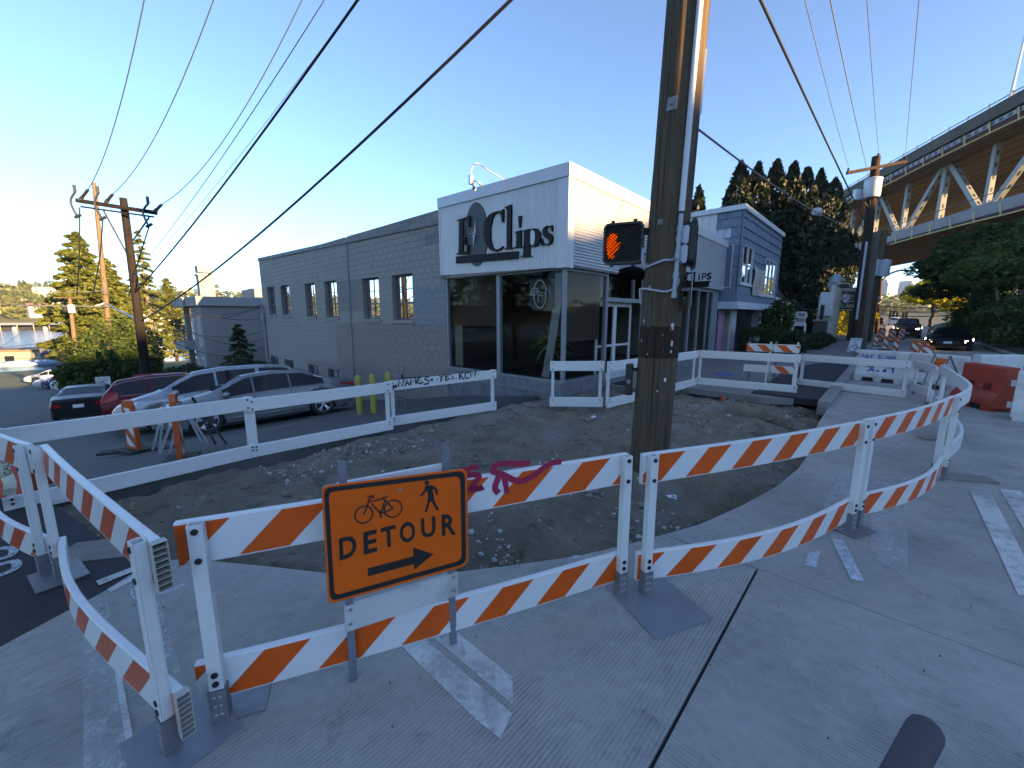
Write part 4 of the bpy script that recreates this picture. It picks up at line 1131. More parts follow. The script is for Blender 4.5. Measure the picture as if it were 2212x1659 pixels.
def barricade(label, a, b, upper, lower, posts, stripe=None, group=None, low_bow=0.0, up_bow=0.0, low_z=0.085, over=0.09, pz=0.28, pw=0.085, post_side=1, plank_name='plank', over_b=None, skew=0.0, face=1):
 """a, b = plan points of the two posts (with ground z); planks overhang them by `over`"""
 a, b = Vector(a), Vector(b); d = (b - a); d.z = 0; d.normalize(); out = Vector((d.y, -d.x, 0))
 if out.dot(Vector((0, 0, CAM_H)) - a) < 0 and False: out = -out
 root = thing('barricade', label, 'barricade', a, 0, group)
 ob = over if over_b is None else over_b
 mats = [M_white, stripe or M_white]
 dz = (b.z - a.z) / max((b - a).length, .1)
 A, B = a - d * over, b + d * ob; A.z = a.z - dz * over; B.z = b.z + dz * ob
 m = MB(); sweep_rail(m, bow(A, B, up_bow, skew=skew), BAR_H - RAIL_H, side=face); m.build(plank_name, mats, root, world=True)
 m = MB(); sweep_rail(m, bow(A, B, low_bow, skew=skew), low_z, side=face, u0=0.13); m.build(plank_name, mats, root, world=True)
 return root, a, b, d, out
GB1 = 'striped barricades facing the road'
GB2 = 'plain white barricades round the dig'
ST = [stripe_mat('stripe_sheeting_worn', wear=1.0, seed=3.1), stripe_mat('stripe_sheeting', wear=0.85, seed=9.3), stripe_mat('stripe_sheeting_red', a=(0.62, 0.085, 0.028), wear=0.7, seed=5.5, period=0.36), stripe_mat('stripe_sheeting_far', wear=1.0, seed=1.7)]
cA = Vector((-3.36, 2.69, 0)); cA0 = Vector((-4.95, 3.62, 0))
r_, a, b, d, out = barricade('striped barricade running off the left edge of the photo beside dark asphalt', cA0, cA, 0, 0, 2, ST[2], GB1, low_bow=0.10, up_bow=0.06, over=0.02, over_b=0.03)
post_part(r_, cA, d, out)
cB0, cB1 = Vector((-3.21, 2.66, 0)), Vector((-1.455, 1.50, 0))
r_, a, b, d, out = barricade('striped barricade with open hollow plank ends, left of the detour sign', cB0, cB1, 0, 0, 2, ST[2], GB1, low_bow=0.09, up_bow=0.01, over=0.03, over_b=0.055, skew=0.12)
post_part(r_, cB0 + d * 0.0, d, out); post_part(r_, cB1, d, out)
def hollow_end(root, end, d, z0, h=RAIL_H, t=0.05):
 n = Vector((d.y, -d.x, 0)); m = MB(); e = Vector(end); L_ = 0.04; up = Vector((0, 0, 1)); w = 0.0028
 def bx(n0, n1, za, zb, l0=0.0):
  vs = [e + d * l + n * q + up * (z0 + z) for z in (za, zb) for l, q in ((l0, n0), (L_, n0), (L_, n1), (l0, n1))]
  m.add(vs, [(3, 2, 1, 0), (4, 5, 6, 7), (0, 1, 5, 4), (1, 2, 6, 5), (2, 3, 7, 6), (3, 0, 4, 7)])
 bx(-t/2, -t/2 + w, 0, h); bx(t/2 - w, t/2, 0, h)
 for k in range(9): bx(-t/2 + w, t/2 - w, k * (h - w) / 8, k * (h - w) / 8 + w)
 m.build('hollow_end', mat('beige_plastic', (.42, .39, .34), .5), root, world=True, recalc=True)
 m = MB(); vs = [e + d * 0.004 + n * q + up * (z0 + z) for q, z in ((-t/2, 0), (t/2, 0), (t/2, h), (-t/2, h))]; m.add(vs, [(0, 1, 2, 3)]); m.build('hollow_shade', M_rubber, root, world=True)  # black sheet stands for the shade inside the open cells
hollow_end(r_, b + d * 0.056, d, BAR_H - RAIL_H); hollow_end(r_, b + d * 0.056, d, 0.085)
plate(r_, cB1 + out * 0.0 - d * 0.02, d, 0.36, 0.34, M_plate, 0.01)
plate(r_, cB0 - d * 0.05 + out * 0.05, d, 0.34, 0.26, M_galv, 0.012)
cC0, cC1 = Vector((-1.37, 1.64, 0)), Vector((0.715, 2.49, 0))
r_, a, b, d, out = barricade('straight striped barricade standing behind the orange detour sign', cC0, cC1, 0, 0, 2, ST[1], GB1, low_bow=0.02, up_bow=0.0, over=0.085, over_b=0.03)
post_part(r_, cC0, d, out); post_part(r_, cC1, d, out)
plate(r_, cC0 + d * 0.04 - out * 0.04, d, 0.28, 0.24, M_galv, 0.008)
def on_rail(p0, d, out, z, u, lift=0.0025): return Vector(p0) + d * u + out * (RAIL_T / 2 + lift) + Vector((0, 0, z))
m = MB()
zC = zpx(1800, 1500, 1.3825)
def trC(pts, off=RAIL_T / 2 + 0.002): return [on_plane(*zC(*p), cC0 + out * off, out) for p in pts]
for k, (w, pts) in enumerate(((0.030, [(-25, 470), (30, 462), (60, 452), (95, 448)]), (0.032, [(-60, 585), (40, 575), (120, 560), (60, 560), (100, 500), (60, 490), (10, 500)]), (0.036, [(205, 590), (185, 560), (205, 490), (175, 470), (185, 440), (240, 430), (330, 430), (375, 425)]), (0.036, [(165, 470), (230, 490), (290, 520), (340, 522), (400, 490), (450, 450), (500, 425), (545, 420)]), (0.032, [(225, 480), (240, 530), (250, 590)]))):
 stroke(m, smooth_path(trC(pts, RAIL_T / 2 + 0.002 + 0.0006 * k), 5), w, out, 0, 0.0)
m.build('paint_scrawl', M_spray_magenta, r_, world=True)
cD0, cD1 = Vector((0.885, 2.50, 0)), Vector((2.93, 3.30, 0))
r_, a, b, d, out = barricade('striped barricade scuffed with black marks, before the foot of the big pole', cD0, cD1, 0, 0, 2, ST[0], GB1, low_bow=0.13, up_bow=0.03, over=0.05, over_b=0.03)
post_part(r_, cD0, d, out); post_part(r_, cD1, d, out)
mc = (cC1 + cD0) / 2
plate(r_, mc + out * 0.17 + d * 0.09, d, 0.44, 0.50, M_plate, 0.012)
plate(r_, cD1 + d * 0.05 + out * 0.03, d, 0.30, 0.24, M_galv, 0.012)
m = MB(); bl = cD1 - d * 0.25 - out * 0.10; m.box((-0.24, -0.09, 0.003), (0.24, 0.09, 0.022), 0, Matrix.Translation(bl) @ Matrix.Rotation(math.atan2(d.y, d.x) + .1, 4, 'Z'))
o_ = m.build('wooden_board', M_wood_board); tag(o_, 'small grey board flat on the concrete behind the double white posts', 'board')
cE0, cE1 = Vector((3.05, 3.37, 0)), Vector((4.90, 4.40, 0))
r_, a, b, d, out = barricade('striped barricade at the right end of the row, ending at the bend', cE0, cE1, 0, 0, 2, ST[3], GB1, low_bow=0.13, up_bow=0.05, over=0.03, over_b=0.03)
post_part(r_, cE0, d, out); post_part(r_, cE1, d, out)
m = MB(); m.box((-0.27, -0.10, 0.003), (0.30, 0.10, 0.024), 0, Matrix.Translation(cE1 + d * 0.18 + Vector((0.14, -0.05, 0))) @ Matrix.Rotation(-0.30, 4, 'Z')); o_ = m.build('wooden_board', M_wood_board); tag(o_, 'weathered plywood board under the end post of the right striped barricade', 'board')
m = MB(); m.box((-0.22, -0.07, 0.003), (0.22, 0.07, 0.03), 0, Matrix.Translation(gp(2020, 948)) @ Matrix.Rotation(0.0, 4, 'Z')); o_ = m.build('wooden_board', M_wood_board); tag(o_, 'short weathered plank on the concrete inside the curved white barricade', 'board')
(pF0, hF0), (pF1, hF1) = solve_h((1968, 779), (1966, 851)), solve_h((2013, 797), (2008, 884))
pF2 = cE1 + Vector((0.06, 0.10, 0))
def curved(label, pts, posts, H):
 root = thing('barricade', label, 'barricade', pts[0], 0, GB2)
 P = smooth_path(pts, 6)
 m = MB(); sweep_rail(m, P, H - RAIL_H * .9, h=RAIL_H * .9, side=1); m.build('plank', M_white, root, world=True)
 m = MB(); sweep_rail(m, P, 0.10, h=RAIL_H * .9, side=1); m.build('plank', M_white, root, world=True)
 for p, ax, on in posts: post_part(root, p, ax, on, bolts=True, h=H, z0=.15)
 return root
f1 = pF0; f2 = pF1
dF = (f2 - f1).normalized()
midF = (f1 + f2) / 2 + Vector((dF.y, -dF.x, 0)) * -0.16
curved('white barricade with curved planks, nearest the folded orange roadwork sign', [f1, midF, f2], [(f1 + dF * .05, dF, Vector((-dF.y, dF.x, 0))), (f2 - dF * .04, dF, Vector((dF.y, -dF.x, 0)))], (hF0 + hF1) / 2)
dG = (pF2 - f2)
m1 = f2 + dG * 0.33 + Vector((0.42, 0.10, 0)) * 0.75; m2 = f2 + dG * 0.72 + Vector((0.45, -0.02, 0)) * 0.8
curved('white barricade bent into a tight curve joining the right striped barricade', [f2 + Vector((0.02, -0.06, 0)), m1, m2, pF2], [(f2 + Vector((0.03, -0.10, 0)), Vector((1, -.2, 0)), Vector((-.2, -1, 0))), (pF2, Vector((.5, -.8, 0)), Vector((.8, .5, 0)))], .92)
def plain(label, tl, bl_, tr, br, flip=1, over=0.06, pw=0.06, lowz=0.16, zs=None, bolt_front=True):
 (pa, ha), (pb, hb) = solve_h(tl, bl_), solve_h(tr, br); H = (ha + hb) / 2; rh = RAIL_H * H / BAR_H
 d = (pb - pa); d.z = 0; d.normalize(); out = Vector((d.y, -d.x, 0))
 root = thing('barricade', label, 'barricade', pa, 0, GB2)
 for z in (H - rh, 0.012):
  m = MB(); P = bow(pa - d * over, pb + d * over, RND.uniform(-.002, .002)); sweep_rail(m, P, z, h=rh, side=1); pk = m.build('plank', M_white, root, world=True)
  m = MB()
  for p in (pa, pb):
   for zz in (0.035, rh - 0.035) if z > .1 else (rh - 0.03, rh - 0.075): m.disc(p + out * (RAIL_T / 2 - .001) + Vector((0, 0, z + zz)), out, 0.013, 0.006, 8)
  m.build('bolt', M_bolt, pk, world=True, kind='stuff')
 for p in (pa, pb):
  post_part(root, p, d, -out, w=pw, t=0.045, h=H, z0=0.05, bolts=False, bracket=False)
 return root, pa, pb, d, out
WB = {}
WB['M'] = plain('longest plain white barricade at far left, its lower end draped with caution tape', (-6, 912), (33, 1112), (541, 868), (547, 990))
WB['L'] = plain('plain white barricade in front of the silver sedan, muddy lower plank', (549, 861), (556, 988), (834, 826), (842, 930))
WB['K'] = plain('white barricade with black graffiti letters in front of the shop corner', (846, 825), (852, 921), (1061, 797), (1066, 887))
WB['J'] = plain('short nearly square white barricade before the shop window', (1191, 782), (1193, 879), (1294, 778), (1295, 880))
WB['I'] = plain('white barricade partly hidden behind the big utility pole', (1314, 783), (1315, 882), (1503, 756), (1499, 835))
WB['H'] = plain('plain white barricade along the pavement end in front of two small striped barricades', (1512, 754), (1508, 832), (1724, 769), (1714, 851))
WB['G'] = plain('plain white barricade crossing from the pavement patch to the kerb', (1737, 762), (1727, 833), (1959, 783), (1948, 860))
root, pa, pb, d, out = WB['K']
zK = zpx(900, 600, 1.58)
def trK(pts): return [on_plane(*zK(*p), pa + out * (RAIL_T / 2 + 0.0045), out) for p in pts]
m = MB()
for w, pts in ((.016, [(1000, 1436), (1028, 1430)]), (.016, [(1002, 1445), (1028, 1440)]), (.018, [(1036, 1440), (1040, 1402), (1062, 1436), (1070, 1396)]), (.018, [(1078, 1436), (1090, 1396), (1104, 1430)]), (.014, [(1080, 1420), (1100, 1417)]), (.018, [(1112, 1428), (1114, 1392), (1126, 1415), (1140, 1386), (1146, 1424)]), (.018, [(1180, 1378), (1156, 1386), (1152, 1412), (1172, 1420), (1190, 1408)]), (.014, [(1154, 1400), (1176, 1396)]), (.018, [(1228, 1378), (1204, 1378), (1200, 1394), (1226, 1400), (1222, 1420), (1192, 1424)]), (.014, [(1236, 1394), (1250, 1390)]), (.014, [(1236, 1402), (1250, 1398)]), (.016, [(1276, 1392), (1282, 1390)]), (.018, [(1290, 1366), (1302, 1384), (1320, 1360)]), (.018, [(1302, 1384), (1300, 1408)]), (.018, [(1328, 1400), (1330, 1360), (1350, 1364), (1332, 1378), (1354, 1388), (1330, 1402)]), (.014, [(1358, 1362), (1360, 1370)]), (.014, [(1376, 1372), (1366, 1378), (1378, 1388), (1364, 1394)]), (.016, [(1390, 1386), (1396, 1385)]), (.018, [(1416, 1396), (1414, 1350), (1436, 1352), (1420, 1370), (1442, 1394)]), (.018, [(1470, 1350), (1448, 1358), (1450, 1386), (1474, 1384)]), (.018, [(1480, 1344), (1486, 1380), (1498, 1352), (1508, 1378), (1516, 1338)]), (.014, [(1528, 1362), (1533, 1360)]), (.012, [(1040, 1388), (1150, 1380)])):
 stroke(m, trK(pts), w * 1.7, out, 0, 0.0)
m.build('graffiti', M_spray_black, root, world=True, kind='stuff')
root, pa, pb, d, out = WB['M']
m = MB()
q0 = pa + Vector((0, 0, 0.55)) - out * 0.03
for k in range(9):
 pass
pts = [pa + d * (0.01 * math.sin(k * 1.3)) + out * (0.02 + 0.012 * math.sin(k * 2.1)) + Vector((0, 0, 0.70 - 0.06 * k)) for k in range(9)]
stroke(m, pts, 0.085, (out + d * 0.25).normalized(), 0, 0.0)
tp = m.build('caution_tape', mat('faded_caution_tape', (0.62, 0.60, 0.46), 0.5, var=0.12, vs=20), root, world=True)
m = MB(); text_on(m, 'CAUTION', pa + out * 0.046 + d * 0.008 + Vector((0, 0, 0.56)), (0, 0, 1), -d, h=0.045, extrude=0.0, offset=0.012); m.build('lettering', M_spray_black, tp, world=True)
# ------------------------------------------------------------------ the detour sign on its stand
leg1, leg2 = gp(764, 1474), gp(981, 1395)
dS = (leg2 - leg1); dS.z = 0; dS.normalize(); oS = Vector((dS.y, -dS.x, 0))
det = thing('detour_sign', 'orange bicycle and pedestrian DETOUR sign on a metal stand in front of striped barricade', 'road sign', leg1)
LEAN = -0.012
upS = (Vector((0, 0, 1)) - oS * LEAN).normalized(); nS = dS.cross(upS).normalized()
if nS.dot(oS) < 0: nS = -nS
def pS(px, py, off=0.0): return on_plane(px, py, leg1 + nS * off, nS)
M_legsteel = mat('painted_steel_leg', (0.20, 0.22, 0.26), 0.5, 0.4, var=0.15, vs=12)
for top, bot in (((739, 997), (764, 1465)), ((964, 965), (981, 1387))):
 a, b = pS(*top, -0.008), pS(*bot, -0.008); b.z = 0.003
 m = MB(); m.bar(a, b, 0.034, 0.006, 0, nS);
 x_ = (b - a).cross(nS).normalized()
 m.bar(a + x_ * 0.017 - nS * 0.016, b + x_ * 0.017 - nS * 0.016, 0.005, 0.034, 0, nS)
 lg = m.build('leg', M_legsteel, det, world=True)
m = MB(); q = [pS(744, 1312, .004), pS(988, 1237, .004), pS(990, 1285, .004), pS(746, 1367, .004)]; m.prism(q, -nS * 0.02)
bd = m.build('cross_board', mat('white_board', (0.52, 0.51, 0.50), 0.5, var=0.06, dirt=(0.25, 0.2, 0.15), ds=4), det, world=True, bevel=0.003)
m = MB()
for p in ((757, 1317), (980, 1246), (757, 1348), (980, 1276)): m.disc(pS(*p, .004), nS, 0.008, 0.005, 8)
m.build('bolt', M_boltgrey, bd, world=True)
m = MB(); q = [pS(728, 1045, -.03), pS(970, 1000, -.03), pS(970, 1034, -.03), pS(728, 1084, -.03)]; m.prism(q, -nS * 0.02); m.build('top_board', M_white, det, world=True)
TL, TR, BR, BL = (694, 1050), (1009, 1011), (1012, 1221), (709, 1306)
cS = [pS(*p, 0.03) for p in (TL, TR, BR, BL)]
sx = (cS[1] - cS[0]).normalized(); sy = (cS[0] - cS[3]); sy = (sy - sx * sy.dot(sx)).normalized();
def sheet(px, py, lift=0.0):
 """sign face at that pixel; the lower right corner is bent forward and up a little"""
 return pS(px, py, 0.03 + lift)
def rrect(c, r, n=5):
 A, B, C_, D_ = (Vector((p[0], p[1], 0)) for p in c)
 out = []
 for P, Q, S in ((D_, A, B), (A, B, C_), (B, C_, D_), (C_, D_, A)):
  u, v = (P - Q).normalized() * r, (S - Q).normalized() * r
  for i in range(n + 1):
   t = i / n; out.append((Q + u * (1-t)**2 + v * t**2)[:2])
 return out
def inset(c, k):
 cx, cy = sum(p[0] for p in c) / 4, sum(p[1] for p in c) / 4
 out = []
 for i in range(4):
  p, a, b = Vector(c[i]), Vector(c[i-1]), Vector(c[(i+1) % 4])
  out.append(tuple(p + (a - p).normalized() * k + (b - p).normalized() * k))
 return out
M_signor = None
def sign_mat():
 t = NT('orange_reflective_sheet')
 c = t.vary((0.95, 0.105, 0.003), t.noise(4, 5), 0.08)
 sp = t.ramp(t.noise(26, 6, 0.8), 0.72, 0.76)
 c = t.mix(t.math('MULTIPLY', sp, t.ramp(t.noise(5, 4), 0.5, 0.62)), c, (0.6, 0.52, 0.45))
 w = t.n('ShaderNodeTexVoronoi'); w.inputs['Scale'].default_value = 160; t.l(t.pos(), w.inputs['Vector'])
 c = t.mix(t.math('MULTIPLY', t.ramp(w.outputs['Distance'], .2, .6), .10), c, (0.9, 0.17, 0.01))
 return t.done(t.bsdf(c, 0.35, 0, 0.5))
M_signor = sign_mat()
M_signblk = mat('sign_black', (0.014, 0.013, 0.013), 0.45, var=0.2)
Q4 = [TL, TR, BR, BL]
m = MB(); o_ = rrect(Q4, 16); P = [sheet(*p) for p in o_]; m.prism(P, -nS * 0.003, 0, 1); m.build('sign_panel', [M_signor, M_alu], det, world=True)
m = MB(); a_ = rrect(inset(Q4, 5), 16); b_ = rrect(inset(Q4, 15), 14)
A_, B_ = [sheet(*p, 0.0012) for p in a_], [sheet(*p, 0.0012) for p in b_]; n_ = len(A_)
m.add(A_ + B_, [(i, (i+1) % n_, (i+1) % n_ + n_, i + n_) for i in range(n_)]); m.build('sign_border', M_signblk, det, world=True)
zD = zpx(700, 1650, 1.276)
def D(x, y, lift=0.0014): return sheet(*zD(x, y), lift)
m = MB()
for ch, x0, y0, x1, y1, x2, y2 in (('D', 795, 580, 882, 555, 800, 690), ('E', 917, 548, 985, 532, 920, 660), ('T', 1004, 528, 1078, 510, 1010, 630), ('O', 1098, 500, 1176, 490, 1100, 605), ('U', 1203, 480, 1276, 466, 1208, 580), ('R', 1307, 460, 1378, 455, 1310, 566)):
 A, B, C_ = D(x0, y0), D(x1, y1), D(x2, y2)
 vs, fs = text_mesh(ch, 1.0, 0.028)
 mnx, mxx = min(v.x for v in vs), max(v.x for v in vs); mny, mxy = min(v.y for v in vs), max(v.y for v in vs)
 m.add([A + (B - A) * ((v.x - mnx) / (mxx - mnx)) + (C_ - A) * ((mxy - v.y) / (mxy - mny)) for v in vs], fs)
m.add([D(*p) for p in ((940, 728), (1168, 668), (1166, 624), (1268, 656), (1172, 734), (1170, 706), (940, 768))], [(0, 6, 5, 1), (2, 1, 5, 4), (2, 4, 3)])
m.build('lettering', M_signblk, det, world=True)
m = MB()
for cx, cy in ((920, 460), (1066, 430)):
 stroke(m, [D(cx + 44 * math.cos(2*math.pi*i/28), cy + 42 * math.sin(2*math.pi*i/28) - 6 * math.cos(2*math.pi*i/28)) for i in range(29)], 0.0075, nS, 0, 0.0)
for pts in ([(920, 460), (950, 380), (972, 372)], [(948, 380), (945, 392)], [(952, 395), (1020, 380)], [(958, 405), (1005, 455)], [(1005, 455), (1028, 380)], [(1005, 455), (1066, 430)], [(1028, 390), (1066, 430)], [(1003, 440), (1003, 470)], [(1010, 378), (1040, 370)], [(940, 372), (952, 368), (972, 366)], [(1000, 470), (1012, 472)]):
 stroke(m, [D(*p, 0.0018) for p in pts], 0.0075, nS, 0, 0.0)
m.build('bicycle_symbol', M_signblk, det, world=True)
m = MB()
m.add([D(1234 + 12 * math.cos(2*math.pi*i/14), 301 + 12 * math.sin(2*math.pi*i/14)) for i in range(14)], [tuple(range(14))[::-1]])
for pts in ([(1225, 318), (1250, 312), (1272, 318), (1288, 334), (1290, 360), (1280, 362), (1276, 338), (1262, 332), (1268, 362), (1240, 368), (1236, 340), (1206, 372), (1199, 366), (1222, 338)], [(1240, 366), (1268, 360), (1272, 390), (1296, 436), (1284, 440), (1258, 396), (1250, 396), (1236, 444), (1223, 448), (1238, 396)]):
 m.prism([D(*p, 0.0016) for p in pts], -nS * 0.0004)
m.build('walking_symbol', M_signblk, det, world=True)
m = MB(); m.disc(D(1100, 338), nS, 0.008, 0.004, 10); m.disc(D(1300, 755), nS, 0.006, 0.003, 8); m.build('bolt', M_boltgrey, det, world=True)
# ------------------------------------------------------------------ the big pole in the dig, with its signals
pb = gp(1403, 1037, -0.16); npl = Vector((pb.x, pb.y, 0))
def pp(px, py): return on_plane(px, py, pb, npl)
axA, axB = pp(1403, 977), pp(1486.5, 0)
axd = (axB - axA).normalized()
def ax_at(z): return axA + axd * ((z - axA.z) / axd.z)
R0 = 79 / 2 / FPX * ((axA - EYE).dot(_f))
def rad_at(z): return R0 * (1 - 0.011 * z)
tocam = Vector((-pb.x, -pb.y, 0)).normalized(); toright = Vector((-tocam.y, tocam.x, 0))
def psurf(z, deg, off=0.0):
 a = rad(deg); return ax_at(z) + (tocam * math.cos(a) + toright * math.sin(a)) * (rad_at(z) + off)
def zat(py): return pp(1430, py).z
pole = thing('utility_pole', 'thick dark wooden utility pole rising out of the dug soil in the middle', 'utility pole', ax_at(-0.3))
m = MB(); N = 40; zs = [-0.35 + 0.3 * k for k in range(44)]; vs, fs = [], []
for z in zs:
 for k in range(N):
  a = 2 * math.pi * k / N
  d = tocam * math.cos(a) + toright * math.sin(a)
  rr = rad_at(z) * (1 + 0.010 * noise.noise(Vector((math.cos(a) * 2.5, math.sin(a) * 2.5, z * 0.35))) - (0.03 if noise.noise(Vector((a * 5, 3, z * 0.12))) > 0.42 else 0))
  vs.append(ax_at(z) + d * rr)
for i in range(len(zs) - 1):
 for k in range(N): fs.append((i*N + k, i*N + (k+1) % N, (i+1)*N + (k+1) % N, (i+1)*N + k))
m.add(vs, fs); m.build('shaft', M_pole, pole, world=True, smooth=True)
def patch_on_pole(z, deg, w, h, mt, nm, off=0.003, n=4):
 m = MB(); vs = []
 for i in range(n + 1):
  dg = deg + math.degrees(w / rad_at(z)) * (i / n - 0.5)
  vs += [psurf(z - h/2, dg, off), psurf(z + h/2, dg, off)]
 m.add(vs, [(2*i, 2*i+2, 2*i+3, 2*i+1) for i in range(n)]); return m.build(nm, mt, pole, world=True)
m = MB(); dg = 27; m.tube([psurf(z, dg, 0.028) for z in (zat(470), 4, 5, 6.5, 9, 12)], 0.030, 10); m.build('conduit', mat('white_conduit', (0.55, 0.57, 0.60), 0.45, var=0.05, stretch=(1, 1, .1)), pole, world=True, smooth=50)
m = MB(); m.tube([psurf(z, dg, 0.028) for z in (zat(640), zat(475))], 0.024, 10)
for py in (505, 525, 560, 600, 640): m.tube([psurf(zat(py + 6), dg, 0.028), psurf(zat(py - 6), dg, 0.028)], 0.031, 10)
m.build('conduit', M_conduit, pole, world=True, smooth=50)
def round_box(m, c, x, y, n, w, h, d, mi=0, r=0.45):
 """capsule-ended box: x across, y up, n outwards"""
 P = []; rr = w / 2
 for i in range(9): a = math.pi * i / 8; P.append((rr * math.cos(a), h/2 - rr + rr * math.sin(a)))
 for i in range(9): a = math.pi + math.pi * i / 8; P.append((rr * math.cos(a), -h/2 + rr + rr * math.sin(a)))
 m.prism([Vector(c) + x * a + y * b + n * d for a, b in P], -n * d, mi)
for py, hh in ((518, .19), (557, .19)):
 m = MB(); a = rad(dg + 8); n = tocam * math.cos(a) + toright * math.sin(a); x = toright * math.cos(a) - tocam * math.sin(a)
 round_box(m, psurf(zat(py), dg + 10, 0.03), x, axd, n, 0.065, hh, 0.055); m.build('junction_box', M_conduit, pole, world=True, bevel=0.006)
def pz(px, py, off=0.02):
 p = pp(px, py); s = (p - ax_at(p.z)).dot(toright) / rad_at(p.z); s = max(-0.98, min(0.98, s))
 return psurf(p.z, math.degrees(math.asin(s)), off)
k2 = zpx(2250, 800, 3.687)
m = MB(); P = [pz(*k2(*p)) for p in ((1440, 835), (1340, 835), (1260, 840), (1150, 880), (1040, 915))] + [pp(*k2(*p)) + tocam * 0.1 for p in ((985, 890), (960, 800), (972, 640))]
m.tube(smooth_path(P, 5), 0.014, 8); m.build('flexible_conduit', M_conduit, pole, world=True, smooth=True)
m = MB(); P = [pz(*k2(*p)) for p in ((1455, 1080), (1440, 1160), (1380, 1230), (1280, 1268), (1180, 1255), (1060, 1228), (960, 1215))] + [pp(*k2(*p)) + tocam * 0.05 for p in ((925, 1240), (938, 1440))]
m.tube(smooth_path(P, 5), 0.013, 8); m.build('flexible_conduit', M_conduit, pole, world=True, smooth=True)
m = MB(); a, b = psurf(zat(835 / 3.687 * .553 + 442), dg, 0.03), pz(*k2(1340, 838), 0.02); m.tube([psurf(zat(567), dg, .04), pz(*k2(1345, 838))], 0.02, 10)
for p in ((1035, 885), (1075, 1205)): q = pz(*k2(*p), 0.012); m.box(q - Vector((.012, .012, .02)), q + Vector((.012, .012, .02)))
m.build('clamp', M_galv, pole, world=True, kind='stuff')
for px, py, w, h in ((1451, 244, .10, .125), (1427, 488, .055, .055)):
 m = MB(); q = pz(px, py, 0.002); sdv = (q - ax_at(q.z)); sdv.z = 0; n = sdv.normalized(); x = Vector((-n.y, n.x, 0))
 m.prism([q + x * a + axd * b + n * 0.008 for a, b in ((-w/2, -h/2), (w/2, -h/2), (w/2, h/2), (-w/2, h/2))], -n * 0.012); m.disc(q + n * 0.008, n, 0.018, 0.018, 6); m.build('washer_plate', M_galv, pole, world=True)
for px, py, w, h, c in ((1451, 705, .035, .075, 0), (1449, 740, .036, .06, 0), (1448, 757, .026, .026, 0), (1392, 693, .02, .03, 0), (1436, 815, .025, .04, 0), (1387, 735, .012, .03, 0), (1432, 722, .012, .012, 0), (1399, 762, .014, .02, 0), (1420, 838, .012, .02, 0)):
 q = pz(px, py, 0); s = (q - ax_at(q.z)); dgp = math.degrees(math.atan2(s.dot(toright), s.dot(tocam)))
 patch_on_pole(q.z, dgp, w, h, mat('paper_scrap', (0.62, 0.62, 0.6), 0.8), 'sticker', n=2)
for k in range(46):
 z = RND.uniform(0.5, 2.2); patch_on_pole(z, RND.uniform(-70, 70), 0.006, RND.uniform(.004, .012), M_galv, 'staple', n=1) if k < 24 else None
for za, zb, col in ((zat(768), zat(716), (0.085, 0.042, 0.030)), (zat(800), zat(785), (0.075, 0.058, 0.05))):
 pass
m = MB(); zt = zat(738); hh = 0.36; vs = []; n_ = 16; k_ = 6
for j in range(k_ + 1):
 for i in range(n_ + 1):
  dgp = -88 + 176 * i / n_; vs.append(psurf(zt - hh/2 + hh * j / k_ + (0.02 * noise.noise(Vector((i * .9, j, 0)))), dgp, 0.0035))
m.add(vs, [(j*(n_+1) + i, j*(n_+1) + i + 1, (j+1)*(n_+1) + i + 1, (j+1)*(n_+1) + i) for j in range(k_) for i in range(n_)])
m.build('paint_band', pole_mat('red_brown_band', (0.050, 0.026, 0.019), (0.06, 0.045, 0.038)), pole, world=True, smooth=True)
def hand_mat():
 t = NT('lit_hand'); e = t.n('ShaderNodeEmission'); e.inputs[0].default_value = (1.0, 0.10, 0.006, 1)
 v = t.mapping(t.obj(), (1, 1, 1))
 sep = t.n('ShaderNodeSeparateXYZ'); t.l(t.obj(), sep.inputs[0])
 a = t.math('FRACT', t.math('MULTIPLY', t.math('ADD', sep.outputs[2], t.math('MULTIPLY', sep.outputs[1], 0.9)), 30.0))
 b_ = t.math('FRACT', t.math('MULTIPLY', t.math('SUBTRACT', sep.outputs[2], t.math('MULTIPLY', sep.outputs[1], 0.9)), 40.0))
 mask = t.math('MULTIPLY', t.ramp(a, 0.52, 0.42), t.math('ADD', 0.15, t.math('MULTIPLY', t.ramp(b_, 0.6, 0.4), 0.65)))
 t.l(t.math('MULTIPLY', mask, 0.62), e.inputs[1]); return t.done(e.outputs[0])
